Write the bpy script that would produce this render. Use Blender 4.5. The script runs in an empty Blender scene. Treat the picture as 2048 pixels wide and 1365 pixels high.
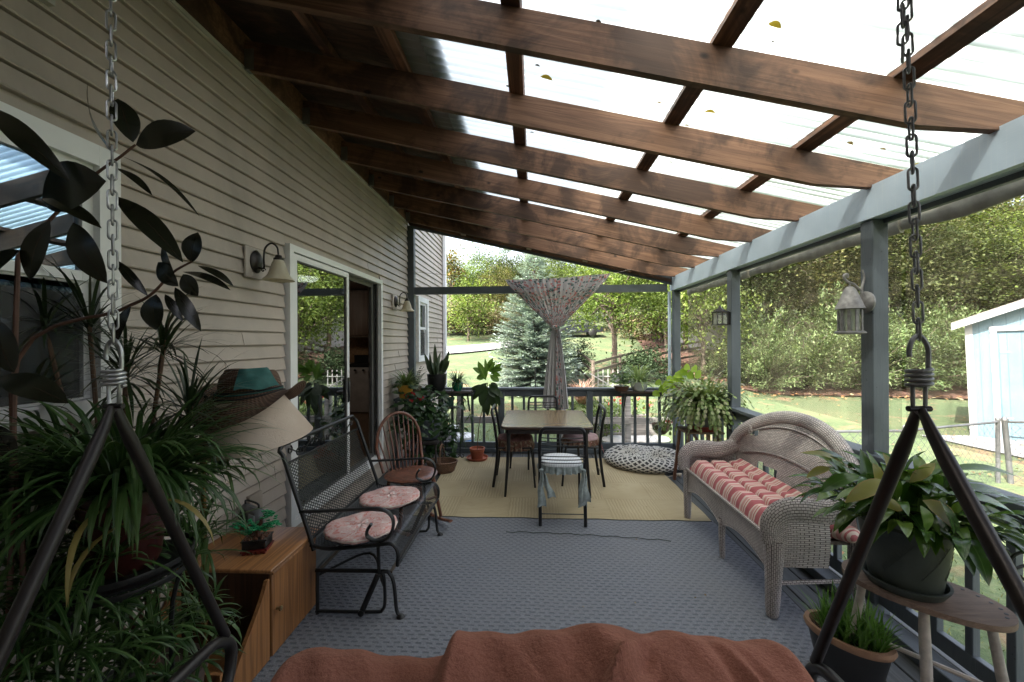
import bpy, math, random
from mathutils import Vector, Matrix
R=math.radians; PI=math.pi
sc=bpy.context.scene
# ---------------------------------------------------------------- camera, sky, sun, exposure
EYE=1.62; YAW=R(3.02)
cam=bpy.data.cameras.new("camera"); co=bpy.data.objects.new("camera",cam); sc.collection.objects.link(co)
cam.lens=14.0; cam.sensor_width=36.0; cam.clip_start=0.02; cam.clip_end=900
co.location=(0,0,EYE)
co.rotation_euler=(Matrix.Rotation(YAW,3,'Z')@Matrix.Rotation(R(90),3,'X')@Matrix.Rotation(R(-0.3),3,'Z')).to_euler()
sc.camera=co
sc.render.resolution_x=1024; sc.render.resolution_y=682
w=bpy.data.worlds.new("World"); sc.world=w; w.use_nodes=True
SUN_EL=R(48); SUN_AZ=R(226)      # azimuth clockwise from +Y of where the sun stands
nt=w.node_tree; bg=nt.nodes["Background"]
sky=nt.nodes.new("ShaderNodeTexSky"); sky.sky_type='NISHITA'; sky.sun_disc=False
sky.sun_elevation=SUN_EL; sky.sun_rotation=SUN_AZ; sky.dust_density=8.0; sky.air_density=1.0; sky.ozone_density=1.0
veil=nt.nodes.new('ShaderNodeMix'); veil.data_type='RGBA'; veil.blend_type='ADD'; veil.inputs[0].default_value=1.0; veil.inputs[7].default_value=(2.4,2.4,2.45,1)   # thin high cloud
nt.links.new(sky.outputs[0],veil.inputs[6]); nt.links.new(veil.outputs[2],bg.inputs[0]); bg.inputs[1].default_value=0.10
sl=bpy.data.lights.new("sun",'SUN'); so=bpy.data.objects.new("sun",sl); sc.collection.objects.link(so)
sl.energy=3.6; sl.angle=R(0.6); sl.color=(1,.95,.87)
sd=Vector((math.sin(SUN_AZ)*math.cos(SUN_EL),math.cos(SUN_AZ)*math.cos(SUN_EL),math.sin(SUN_EL)))
so.rotation_euler=sd.to_track_quat('Z','Y').to_euler()
sc.view_settings.view_transform='Standard'; sc.view_settings.look='None'
sc.view_settings.exposure=2.42; sc.view_settings.gamma=1.0
sc.cycles.use_denoising=True
sc.cycles.max_bounces=8; sc.cycles.diffuse_bounces=4; sc.cycles.glossy_bounces=4; sc.cycles.transmission_bounces=6
sc.cycles.transparent_max_bounces=24; sc.cycles.caustics_reflective=False; sc.cycles.caustics_refractive=False
sc.cycles.sample_clamp_indirect=6.0
random.seed(7)
rnd=random.random
def ru(a,b): return a+(b-a)*random.random()
# ---------------------------------------------------------------- layout: photo direction -> real place
FPX=796.4
def ray(px,py):
    u=(px-1024)/FPX; v=-(py-681.5)/FPX
    c,s=math.cos(R(.3)),math.sin(R(.3)); u,v=u*c+v*s,-u*s+v*c
    c,s=math.cos(YAW),math.sin(YAW)
    return (u*c-s,u*s+c,v)
def onY(px,py,Y):
    d=ray(px,py); t=Y/d[1]; return Vector((d[0]*t,Y,EYE+d[2]*t))
def onZ(px,py,z=0):
    d=ray(px,py); t=(z-EYE)/d[2]; return Vector((d[0]*t,d[1]*t,z))
def onX(px,py,x):
    d=ray(px,py); t=x/d[0]; return Vector((x,d[1]*t,EYE+d[2]*t))
# ---------------------------------------------------------------- mesh builder
def V(*a): return Vector(a)
class MB:
    def __init__(s): s.v=[]; s.f=[]; s.uv=[]; s.mi=[]; s.cur=0
    def face(s,idx,uv=None): s.f.append(idx); s.uv.append(uv); s.mi.append(s.cur)
    def box(s,c,size,rot=None,bev=0):
        cx,cy,cz=c; hx,hy,hz=[k/2 for k in size]; b=len(s.v)
        if bev<=0:
            pts=[(x,y,z) for x in(-hx,hx) for y in(-hy,hy) for z in(-hz,hz)]
            fs=[(0,1,3,2),(4,6,7,5),(0,4,5,1),(2,3,7,6),(0,2,6,4),(1,5,7,3)]
        else:
            e=min(bev,hx*.9,hy*.9,hz*.9); pts=[];fs=[]
            sg=[(x,y,z) for x in(-1,1) for y in(-1,1) for z in(-1,1)]
            for (x,y,z) in sg:
                pts+= [(x*hx,y*(hy-e),z*(hz-e)),(x*(hx-e),y*hy,z*(hz-e)),(x*(hx-e),y*(hy-e),z*hz)]
            q=[(0,1,3,2),(4,6,7,5),(0,4,5,1),(2,3,7,6),(0,2,6,4),(1,5,7,3)]; ax=[0,0,1,1,2,2]
            for t,a in zip(q,ax): fs.append(tuple(3*i+a for i in t))
            def adj(i,k): return i^(4>>k)
            for i in range(8):
                fs.append((3*i,3*i+1,3*i+2) if (bin(i).count('1')%2) else (3*i,3*i+2,3*i+1))
                for k in range(3):
                    j=adj(i,k)
                    if i<j:
                        a1,a2=[t for t in range(3) if t!=k]
                        fs.append((3*i+a1,3*j+a1,3*j+a2,3*i+a2))
        for p in pts:
            p=Vector(p)
            if rot is not None: p=rot@p
            s.v.append((p.x+cx,p.y+cy,p.z+cz))
        for f in fs: s.face(tuple(b+i for i in f))
        return s
    def beam(s,a,b,w,h,up=V(0,0,1),bev=0):
        a=Vector(a);b=Vector(b);d=(b-a);L=d.length;d.normalize()
        sd=d.cross(up); sd.normalize(); u=sd.cross(d)
        m=Matrix((d,sd,u)).transposed()
        return s.box((a+b)/2,(L,w,h),m,bev)
    def sweep(s,path,w,h=None,n=8,up=None,closed=False,cap=True):
        path=[Vector(p) for p in path]; N=len(path)
        ws=w if isinstance(w,(list,tuple)) else [w]*N
        hs=ws if h is None else (h if isinstance(h,(list,tuple)) else [h]*N)
        b=len(s.v); prev=None; Lc=0; us=[]
        for i,p in enumerate(path):
            if closed: t=path[(i+1)%N]-path[i-1]
            else: t=path[min(i+1,N-1)]-path[max(i-1,0)]
            if t.length<1e-9: t=Vector((0,0,1))
            t.normalize()
            if up is not None:
                sd=t.cross(Vector(up)); 
                if sd.length<1e-4: sd=prev if prev else t.orthogonal()
                sd.normalize()
            else:
                if prev is None: sd=t.orthogonal().normalized()
                else:
                    sd=prev-t*prev.dot(t)
                    sd=sd.normalized() if sd.length>1e-6 else t.orthogonal().normalized()
            prev=sd.copy(); nn=t.cross(sd)
            if i: Lc+=(path[i]-path[i-1]).length
            us.append(Lc)
            for k in range(n):
                a=2*PI*k/n; q=p+sd*(ws[i]*math.cos(a))+nn*(hs[i]*math.sin(a)); s.v.append(tuple(q))
        per=PI*(max(ws)+max(hs))
        M_=N if closed else N-1
        for i in range(M_):
            j=(i+1)%N; uj=us[j] if j else us[-1]+(path[0]-path[-1]).length
            for k in range(n):
                l=(k+1)%n
                s.face((b+i*n+k,b+i*n+l,b+j*n+l,b+j*n+k),((us[i],per*k/n),(us[i],per*(k+1)/n),(uj,per*(k+1)/n),(uj,per*k/n)))
        if cap and not closed:
            s.face(tuple(b+k for k in range(n))[::-1]); s.face(tuple(b+(N-1)*n+k for k in range(n)))
        return s
    def lathe(s,prof,c=(0,0,0),n=24,sx=1,sy=1,mat=None,closed=False):
        b=len(s.v); M_=len(prof); Lc=0;ls=[0]
        for i in range(1,M_): Lc+=math.dist(prof[i],prof[i-1]); ls.append(Lc)
        for (r,z) in prof:
            for k in range(n):
                a=2*PI*k/n; p=Vector((r*math.cos(a)*sx,r*math.sin(a)*sy,z))
                if mat is not None: p=mat@p
                s.v.append((p.x+c[0],p.y+c[1],p.z+c[2]))
        rm=max(p[0] for p in prof)
        for i in range(M_-1):
            for k in range(n):
                l=(k+1)%n
                u0,u1=2*PI*rm*k/n,2*PI*rm*(k+1)/n
                s.face((b+i*n+k,b+i*n+l,b+(i+1)*n+l,b+(i+1)*n+k),((u0,ls[i]),(u1,ls[i]),(u1,ls[i+1]),(u0,ls[i+1])))
        if prof[0][0]>1e-6 and not closed: s.face(tuple(b+k for k in range(n))[::-1])
        if prof[-1][0]>1e-6 and not closed: s.face(tuple(b+(M_-1)*n+k for k in range(n)))
        return s
    def grid(s,fn,nu,nv,uvs=(1,1),wrap=False):
        b=len(s.v)
        for i in range(nu+1):
            for j in range(nv+1):
                s.v.append(tuple(fn(i/nu,j/nv)))
        for i in range(nu):
            for j in range(nv):
                a=b+i*(nv+1)+j; c=a+nv+1
                U=lambda ii,jj:(ii/nu*uvs[0],jj/nv*uvs[1])
                s.face((a,c,c+1,a+1),(U(i,j),U(i+1,j),U(i+1,j+1),U(i,j+1)))
        return s
    def prism(s,poly,z0,z1,ax='z'):
        b=len(s.v);n=len(poly)
        def m(p,z): return {'z':(p[0],p[1],z),'x':(z,p[0],p[1]),'y':(p[0],z,p[1])}[ax]
        for z in(z0,z1):
            for p in poly: s.v.append(m(p,z))
        s.face(tuple(b+i for i in range(n))[::-1]); s.face(tuple(b+n+i for i in range(n)))
        for i in range(n):
            j=(i+1)%n; s.face((b+i,b+j,b+n+j,b+n+i))
        return s
    def strap(s,base,az,el,L,w,curl=1.2,n=6,fold=.25,tip=.75,side=0.0):
        """a long arching strap leaf"""
        p=Vector(base); ds=L/n; b=len(s.v); a=el; z=az
        for i in range(n+1):
            t=i/n
            d=V(math.cos(a)*math.cos(z),math.cos(a)*math.sin(z),math.sin(a))
            sdv=V(-math.sin(z),math.cos(z),0); up=d.cross(sdv)*-1
            ww=w*.5*(min(1,.55+t*2.2) if t<.3 else (1 if t<tip-.15 else max(0.04,1-((t-(tip-.15))/(1.15-tip))**1.4)))
            s.v.append(tuple(p-sdv*ww+up*ww*fold)); s.v.append(tuple(p)); s.v.append(tuple(p+sdv*ww+up*ww*fold))
            p=p+d*ds; a-=curl/n*(.4+1.2*t); z+=side/n
        for i in range(n):
            k=b+i*3
            s.face((k,k+1,k+4,k+3),((0,i/n),(.5,i/n),(.5,(i+1)/n),(0,(i+1)/n))); s.face((k+1,k+2,k+5,k+4),((.5,i/n),(1,i/n),(1,(i+1)/n),(.5,(i+1)/n)))
        return p
    def leaf(s,base,tip,wid,nrm=None,bend=.12,n=6,fold=.18,pk=.45):
        """ovate leaf from base to tip; nrm = the way its face looks"""
        a=Vector(base);c=Vector(tip);d=c-a;L=d.length; dn=d.normalized()
        if nrm is None: nrm=V(0,0,1)
        nrm=Vector(nrm); nrm=(nrm-dn*nrm.dot(dn))
        if nrm.length<1e-4: nrm=dn.orthogonal()
        nrm.normalize(); sdv=dn.cross(nrm); b=len(s.v)
        for i in range(n+1):
            t=i/n
            k=math.log(.5)/math.log(pk); x=t**k
            ww=wid*.5*max(0.02,math.sin(PI*min(max(x,0.0),1.0))**.75) 
            q=a+d*t+nrm*(bend*L*(math.sin(PI*t)))
            s.v.append(tuple(q-sdv*ww+nrm*ww*fold)); s.v.append(tuple(q)); s.v.append(tuple(q+sdv*ww+nrm*ww*fold))
        for i in range(n):
            k=b+i*3
            s.face((k,k+1,k+4,k+3),((0,i/n),(.5,i/n),(.5,(i+1)/n),(0,(i+1)/n))); s.face((k+1,k+2,k+5,k+4),((.5,i/n),(1,i/n),(1,(i+1)/n),(.5,(i+1)/n)))
    def rhomb(s,c,d,sdv,L,W):
        b=len(s.v); c=Vector(c)
        s.v+= [tuple(c),tuple(c+d*(L*.5)+sdv*(W*.5)),tuple(c+d*L),tuple(c+d*(L*.5)-sdv*(W*.5))]
        s.face((b,b+1,b+2,b+3))
    def build(s,name,mat=None,parent=None,smooth=True,world=True,ang=45):
        me=bpy.data.meshes.new(name)
        vs=s.v
        if parent is not None and world:
            r=parent
            while r.parent is not None: r=r.parent
            ox,oy,oz=r.location; cz,sz=math.cos(-r.rotation_euler.z),math.sin(-r.rotation_euler.z)
            vs=[((x-ox)*cz-(y-oy)*sz,(x-ox)*sz+(y-oy)*cz,z-oz) for x,y,z in vs]
        me.from_pydata(vs,[],s.f)
        if any(u is not None for u in s.uv):
            l=me.uv_layers.new(name="UVMap"); i=0; flat=[]
            for f,u in zip(s.f,s.uv):
                for k in range(len(f)):
                    flat+= list(u[k]) if u is not None else [0.0,0.0]
            l.data.foreach_set("uv",flat)
        if mat is not None:
            for m in (mat if isinstance(mat,(list,tuple)) else [mat]): me.materials.append(m)
            if isinstance(mat,(list,tuple)): me.polygons.foreach_set("material_index",s.mi)
        if smooth:
            me.polygons.foreach_set("use_smooth",[True]*len(me.polygons))
            try: me.set_sharp_from_angle(angle=R(ang))
            except Exception: pass
        me.update()
        o=bpy.data.objects.new(name,me); sc.collection.objects.link(o)
        if parent is not None: o.parent=parent
        return o
def thing(name,label,cat,loc=(0,0,0),rz=0,group=None):
    o=bpy.data.objects.new(name,None); sc.collection.objects.link(o); o.empty_display_size=.1
    o.location=loc; o.rotation_euler=(0,0,rz); o['label']=label; o['category']=cat
    if group: o['group']=group
    return o
def tag(o,label,cat,group=None):
    o['label']=label; o['category']=cat
    if group: o['group']=group
    return o
def struct(o,kind='structure',label=None,cat=None):
    o['kind']=kind
    if label: o['label']=label
    if cat: o['category']=cat
    return o
def dup(root,loc,rz=None,label=None,scale=None):
    def cp(o,par):
        c=o.copy(); sc.collection.objects.link(c); c.parent=par
        for ch in list(o.children): cp(ch,c)
        return c
    r=cp(root,None); r.location=loc
    if rz is not None: r.rotation_euler=(0,0,rz)
    if scale is not None: r.scale=scale if isinstance(scale,(tuple,list)) else (scale,)*3
    if label: r['label']=label
    return r
def smooth_path(pts,k=6,closed=False):
    pts=[Vector(p) for p in pts]; n=len(pts); out=[]
    seg=n if closed else n-1
    for i in range(seg):
        p0=pts[(i-1)%n] if (closed or i>0) else pts[0]*2-pts[1]
        p1=pts[i]; p2=pts[(i+1)%n]
        p3=pts[(i+2)%n] if (closed or i+2<n) else pts[-1]*2-pts[-2]
        for j in range(k):
            t=j/k
            out.append(.5*((2*p1)+(-p0+p2)*t+(2*p0-5*p1+4*p2-p3)*t*t+(-p0+3*p1-3*p2+p3)*t**3))
    if not closed: out.append(pts[-1].copy())
    return out
def sstep(a,b,x):
    t=min(1,max(0,(x-a)/(b-a))); return t*t*(3-2*t)
# ---------------------------------------------------------------- materials
class NT:
    def __init__(s,name):
        s.m=bpy.data.materials.new(name); s.m.use_nodes=True; s.t=s.m.node_tree; s.b=s.t.nodes["Principled BSDF"]; s.o=s.t.nodes["Material Output"]
    def n(s,ty,**kw):
        x=s.t.nodes.new("ShaderNode"+ty)
        for k,v in kw.items():
            if hasattr(x,k) and k not in x.inputs: setattr(x,k,v)
            else: s.set(x,k,v)
        return x
    def set(s,x,k,v):
        k=k.replace('_',' ') if isinstance(k,str) and k not in x.inputs else k
        if hasattr(v,'is_output') : s.t.links.new(v,x.inputs[k])
        else: x.inputs[k].default_value=v
    def l(s,a,b): s.t.links.new(a,b)
    def math(s,op,a,b=0.0,c=None):
        x=s.t.nodes.new("ShaderNodeMath"); x.operation=op
        for i,v in enumerate((a,b)+((c,) if c is not None else ())):
            if hasattr(v,'is_output'): s.l(v,x.inputs[i])
            else: x.inputs[i].default_value=v
        return x.outputs[0]
    def coord(s,kind='Object',scale=(1,1,1),rot=(0,0,0),loc=(0,0,0)):
        tc=s.t.nodes.new("ShaderNodeTexCoord"); mp=s.t.nodes.new("ShaderNodeMapping")
        s.l(tc.outputs[kind],mp.inputs[0]); mp.inputs['Scale'].default_value=scale; mp.inputs['Rotation'].default_value=rot; mp.inputs['Location'].default_value=loc
        return mp.outputs[0]
    def noise(s,vec,scale,detail=4,dist=0.0,rough=.5):
        x=s.t.nodes.new("ShaderNodeTexNoise"); s.l(vec,x.inputs['Vector']); x.inputs['Scale'].default_value=scale; x.inputs['Detail'].default_value=detail
        x.inputs['Distortion'].default_value=dist; x.inputs['Roughness'].default_value=rough; return x.outputs['Fac']
    def ramp(s,fac,stops,interp='LINEAR'):
        x=s.t.nodes.new("ShaderNodeValToRGB"); s.l(fac,x.inputs[0]); e=x.color_ramp.elements; x.color_ramp.interpolation=interp
        while len(e)<len(stops): e.new(.5)
        for k,(p,c) in zip(e,stops): k.position=p; k.color=(c[0],c[1],c[2],1) if not isinstance(c,(int,float)) else (c,c,c,1)
        return x.outputs[0]
    def mix(s,fac,a,b,mode='MIX'):
        x=s.t.nodes.new("ShaderNodeMix"); x.data_type='RGBA'; x.blend_type=mode
        for sock,v in ((x.inputs[0],fac),(x.inputs[6],a),(x.inputs[7],b)):
            if hasattr(v,'is_output'): s.l(v,sock)
            else: sock.default_value=v if isinstance(v,(int,float)) else (*v,1)
        return x.outputs[2]
    def bump(s,h,strength=.3,dist=.01):
        x=s.t.nodes.new("ShaderNodeBump"); s.l(h,x.inputs['Height']); x.inputs['Strength'].default_value=strength; x.inputs['Distance'].default_value=dist
        s.l(x.outputs[0],s.b.inputs['Normal']); return x
    def col(s,c):
        if hasattr(c,'is_output'): s.l(c,s.b.inputs['Base Color'])
        else: s.b.inputs['Base Color'].default_value=(*c,1)
    def rough(s,v):
        if hasattr(v,'is_output'): s.l(v,s.b.inputs['Roughness'])
        else: s.b.inputs['Roughness'].default_value=v
    def objrand(s):
        return s.t.nodes.new("ShaderNodeObjectInfo").outputs['Random']
    def isl(s): return s.t.nodes.new("ShaderNodeNewGeometry").outputs['Random Per Island']
def mul(c,k): return tuple(min(1,x*k) for x in c)
def m_plain(name,c,rough=.6,metal=0,var=.15,scale=8,bump=.1,bscale=40,bd=.002,spec=.5):
    t=NT(name); v=t.coord(); f=t.noise(v,scale,5)
    t.col(t.ramp(f,[(.3,mul(c,1-var)),(.7,mul(c,1+var))])); t.rough(rough); t.b.inputs['Metallic'].default_value=metal
    t.b.inputs['Specular IOR Level'].default_value=spec
    if bump: t.bump(t.noise(v,bscale,4),bump,bd)
    return t.m
def m_wood(name,c1,c2,axis='x',rough=.55,grain=1.0,dark=None,spec=.4,bump=.25,ring=22,rot=0.0,wv_=.55):
    t=NT(name); s={'x':(.45,13,13),'y':(13,.45,13),'z':(13,13,.45)}[axis]
    tc=t.t.nodes.new("ShaderNodeTexCoord"); add=t.t.nodes.new("ShaderNodeVectorMath"); add.operation='ADD'
    t.l(tc.outputs['Object'],add.inputs[0]); om=t.math('MULTIPLY',t.objrand(),37.0); cb=t.t.nodes.new("ShaderNodeCombineXYZ")
    for i in range(3): t.l(om,cb.inputs[i])
    t.l(cb.outputs[0],add.inputs[1])
    mr_=t.t.nodes.new("ShaderNodeMapping"); t.l(add.outputs[0],mr_.inputs[0]); mr_.inputs['Rotation'].default_value=(0,rot,0); add=mr_
    mp=t.t.nodes.new("ShaderNodeMapping"); t.l(add.outputs[0],mp.inputs[0]); mp.inputs['Scale'].default_value=s
    f=t.noise(mp.outputs[0],1.2*grain,3,.7); g=t.noise(mp.outputs[0],9*grain,6,.4,.7)
    wv=t.math('SINE',t.math('MULTIPLY',f,ring)); wv=t.math('MULTIPLY_ADD',wv,.5,.5)
    h=t.math('ADD',t.math('MULTIPLY',wv,wv_),t.math('MULTIPLY',g,1-wv_))
    c=t.ramp(h,[(.15,c1),(.75,c2)])
    if dark is not None:
        bl=t.noise(add.outputs[0],2.6,5,.6,.62); c=t.mix(t.ramp(bl,[(.46,(0,0,0)),(.58,(1,1,1))]),c,t.mix(.75,c,dark))
        vo=t.t.nodes.new("ShaderNodeTexVoronoi"); mp2=t.t.nodes.new("ShaderNodeMapping"); t.l(add.outputs[0],mp2.inputs[0]); mp2.inputs['Scale'].default_value={'x':(1,1.7,1.7),'y':(1.7,1,1.7),'z':(1.7,1.7,1)}[axis]
        t.l(mp2.outputs[0],vo.inputs['Vector']); vo.inputs['Scale'].default_value=3.2
        c=t.mix(t.ramp(vo.outputs['Distance'],[(.05,(1,1,1)),(.10,(0,0,0))]),c,mul(dark,.35))
    c=t.mix(t.math('MULTIPLY',t.objrand(),.35),c,t.mix(1.0,c,(.62,.60,.58),'MULTIPLY'))
    t.col(c); t.rough(rough); t.b.inputs['Specular IOR Level'].default_value=spec
    t.bump(h,bump,.003); return t.m
def m_leaf(name,cols,rough=.4,trans=.25,spec=.5,vein=None,clump=0):
    t=NT(name); n=len(cols); c=t.ramp(t.isl(),[(i/max(1,n-1),k) for i,k in enumerate(cols)])
    f=t.noise(t.coord(),9,3); c=t.mix(t.ramp(f,[(.35,(0,0,0)),(.7,(.5,.5,.5))]),c,t.mix(1.0,c,(.6,.65,.5),'MULTIPLY'))
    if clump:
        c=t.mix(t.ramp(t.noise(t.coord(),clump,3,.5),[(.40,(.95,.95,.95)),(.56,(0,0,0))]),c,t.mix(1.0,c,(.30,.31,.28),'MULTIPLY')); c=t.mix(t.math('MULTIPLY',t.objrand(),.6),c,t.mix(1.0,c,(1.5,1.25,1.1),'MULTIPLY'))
    if vein is not None:
        tc=t.t.nodes.new("ShaderNodeTexCoord"); sp=t.t.nodes.new("ShaderNodeSeparateXYZ"); t.l(tc.outputs['UV'],sp.inputs[0])
        d=t.math('ABSOLUTE',t.math('SUBTRACT',sp.outputs[0],.5))
        c=t.mix(t.ramp(d,vein[1]),c,vein[0])
    t.col(c); t.rough(rough); t.b.inputs['Specular IOR Level'].default_value=spec
    if trans>0:
        tr=t.t.nodes.new("ShaderNodeBsdfTranslucent"); t.l(t.mix(1.0,c,(1.0,1.0,.55),'MULTIPLY'),tr.inputs[0])
        mx=t.t.nodes.new("ShaderNodeMixShader"); mx.inputs[0].default_value=trans
        t.l(t.b.outputs[0],mx.inputs[1]); t.l(tr.outputs[0],mx.inputs[2]); t.l(mx.outputs[0],t.o.inputs[0])
    return t.m
def alpha(t,fac):
    tr=t.t.nodes.new("ShaderNodeBsdfTransparent"); mx=t.t.nodes.new("ShaderNodeMixShader")
    if hasattr(fac,'is_output'): t.l(fac,mx.inputs[0])
    else: mx.inputs[0].default_value=fac
    t.l(tr.outputs[0],mx.inputs[1]); t.l(t.b.outputs[0],mx.inputs[2]); t.l(mx.outputs[0],t.o.inputs[0])
def diamond(t,su,sv,th):
    tc=t.t.nodes.new("ShaderNodeTexCoord"); sp=t.t.nodes.new("ShaderNodeSeparateXYZ"); t.l(tc.outputs['UV'],sp.inputs[0])
    u=t.math('MULTIPLY',sp.outputs[0],su); v=t.math('MULTIPLY',sp.outputs[1],sv)
    def ln(x):
        f=t.math('FRACT',x); d=t.math('ABSOLUTE',t.math('SUBTRACT',f,.5)); return t.math('LESS_THAN',d,th)
    return t.math('MAXIMUM',ln(t.math('ADD',u,v)),ln(t.math('SUBTRACT',u,v)))
def m_wicker(name,c,gap,su=.022,sv=.0075,rot=0,rough=.6):
    t=NT(name); v=t.coord('UV',rot=(0,0,rot)); br=t.t.nodes.new("ShaderNodeTexBrick"); t.l(v,br.inputs['Vector'])
    br.inputs['Scale'].default_value=1.0; br.inputs['Brick Width'].default_value=su; br.inputs['Row Height'].default_value=sv; br.inputs['Mortar Size'].default_value=.0024; br.inputs['Mortar Smooth'].default_value=.8
    br.inputs['Color1'].default_value=(*c,1); br.inputs['Color2'].default_value=(*mul(c,.8),1); br.inputs['Mortar'].default_value=(*gap,1)
    f=t.noise(t.coord(),25,4); cc=t.mix(t.ramp(f,[(.5,(0,0,0)),(.75,(.7,.7,.7))]),br.outputs[0],mul(c,.45))
    t.col(cc); t.rough(rough); t.bump(t.math('SUBTRACT',1.0,br.outputs['Fac']),1.0,.008); return t.m
def m_paint():
    t=NT('grey_blue_paint'); v=t.coord(); a=t.noise(v,5,5); g_=t.noise(t.coord(scale=(14,14,1.2)),5,5,.6,.6); c=t.ramp(a,[(.3,(.074,.088,.10)),(.7,(.098,.115,.13))])
    c=t.mix(t.ramp(g_,[(.55,(0,0,0)),(.75,(.5,.5,.5))]),c,(.05,.06,.07)); sp=t.noise(v,55,2,0,.5); c=t.mix(t.ramp(sp,[(.70,(0,0,0)),(.74,(.8,.8,.8))]),c,(.03,.033,.035))
    t.col(c); t.rough(.5); t.bump(g_,.5,.003); return t.m
paint=m_paint()
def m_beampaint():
    t=NT('weathered_lit_beam_paint'); v=t.coord(); a=t.noise(v,4,5); b=t.noise(t.coord(scale=(1,30,1.5)),3,4)
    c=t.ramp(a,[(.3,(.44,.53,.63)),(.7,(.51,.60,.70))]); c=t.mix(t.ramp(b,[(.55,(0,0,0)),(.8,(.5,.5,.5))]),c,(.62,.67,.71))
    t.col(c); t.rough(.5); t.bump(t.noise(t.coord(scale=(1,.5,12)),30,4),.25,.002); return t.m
beampaint=m_beampaint()  # post paint lightened, the light on the beam put into colour; streaks are wear
rafter_w=m_wood('stained_rafter_wood',(.095,.045,.026),(.26,.135,.078),'x',.65,dark=(.035,.017,.011),bump=.35,grain=1.3,rot=R(-13.25),wv_=.30)
purlin_w=m_wood('stained_batten_wood',(.09,.04,.022),(.25,.12,.065),'y',.6,dark=(.03,.014,.01))
ply=m_wood('dark_plywood',(.05,.026,.015),(.10,.055,.033),'x',.7,dark=(.02,.011,.007))
black_iron=m_plain('black_iron',(.018,.018,.018),.42,.3,var=.2,bump=.15,bscale=120)
steel=m_plain('galvanised_steel',(.42,.43,.44),.38,.95,var=.25,scale=30,bump=.2,bscale=90)
swing_metal=m_plain('brown_black_tube',(.022,.018,.017),.38,.2,var=.2,bump=.1,bscale=150)
white_vinyl=m_plain('white_vinyl',(.74,.74,.73),.4,var=.03,bump=0)
black_pl=m_plain('black_plastic',(.012,.012,.013),.4,var=.2,bump=.1)
terracotta=m_plain('terracotta',(.33,.09,.045),.75,var=.18,scale=10)
soil=m_plain('potting_soil',(.03,.02,.014),.95,var=.4,scale=60,bump=.8,bscale=90,bd=.01)
stem_g=m_plain('green_stem',(.09,.12,.04),.6)
stem_b=m_plain('brown_stem',(.13,.075,.045),.7,var=.3,scale=30,bump=.4)
# ================================================================= GROUND AND LAND
def g(x,y):
    w_=sstep(.30,.62,x/max(y,1.0)) if y>0 else (1 if x>0 else 0)
    L=max(0,min(y,34)-9)*.10+max(0,y-34)*.16
    Rr=max(0,min(y,40)-17)*.20+max(0,y-40)*.10
    return -.7+(1-w_)*L+w_*Rr+.05*math.sin(x*.35)*math.sin(y*.27)*min(1,max(0,y-6)/8)
def m_ground():
    t=NT('lawn_grass'); v=t.coord()
    a=t.noise(v,.35,4,.3); b=t.noise(v,9,5,.2,.7); d=t.noise(v,1.1,5,.8,.6)
    c=t.ramp(b,[(.25,(.036,.058,.022)),(.5,(.062,.095,.037)),(.75,(.105,.127,.06))])
    c=t.mix(t.ramp(a,[(.5,(0,0,0)),(.75,(.5,.5,.5))]),c,(.14,.145,.07))
    c=t.mix(t.ramp(d,[(.56,(0,0,0)),(.68,(.75,.75,.75))]),c,(.20,.12,.07))
    t.col(c); t.rough(.95); t.bump(b,.8,.05); return t.m
lawn_m=m_ground()
mb=MB()
xs=[-200,-140,-100,-70,-50,-38]+[-30+i*1.5 for i in range(41)]+[34,42,55,75,100,140,200]
ys=[-200,-120,-60,-30,-15,-8]+[-4+i*1.0 for i in range(46)]+[44,48,54,62,75,95,130,200]
nx,ny=len(xs)-1,len(ys)-1
mb.grid(lambda u,v:(xs[round(u*nx)],ys[round(v*ny)],g(xs[round(u*nx)],ys[round(v*ny)])),nx,ny)
struct(mb.build('ground',lawn_m),label='sunlit lawn sloping up behind the porch')
def drape(name,pts_l,pts_r,mat,n=24,dz=.03):
    a=smooth_path(pts_l,n//(len(pts_l)-1)); b_=smooth_path(pts_r,n//(len(pts_r)-1)); N=len(a)-1
    mb=MB(); 
    def fn(u,v):
        p=a[round(u*N)].lerp(b_[round(u*N)],v); return (p.x,p.y,g(p.x,p.y)+dz+.0)
    mb.grid(fn,N,6); return mb.build(name,mat)
asph=m_plain('pale_asphalt',(.22,.22,.225),.9,var=.12,scale=3,bump=.4,bscale=60)
mulch=NT('leaf_mulch'); _v=mulch.coord(); _a=mulch.noise(_v,5,6,.4,.75); mulch.col(mulch.ramp(_a,[(.3,(.035,.02,.014)),(.55,(.10,.05,.033)),(.78,(.22,.12,.08))])); mulch.rough(.95); mulch.bump(_a,1,.08); mulch=mulch.m
struct(drape('road',[(-16,26,0),(-8,27.2,0),(-2.2,31,0),(1,36,0)],[(-15,22,0),(-6,23.5,0),(-.8,28.5,0),(3,35,0)],asph,24,.10),label='pale asphalt drive curving over the slope')
struct(drape('mulch_bed',[(5.5,17.8,0),(11,16.6,0),(20,15.2,0),(34,15,0)],[(9,36,0),(18,36,0),(28,34,0),(40,32,0)],mulch,24,.06),label='leaf strewn mulch bank under the shrubs')
struct(drape('driveway',[(9.6,6.2,0),(13,6.0,0),(20,5.4,0)],[(9.2,10.0,0),(13,10.0,0),(20,10,0)],asph,12,.03),label='grey concrete pad before the shed')
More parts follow.
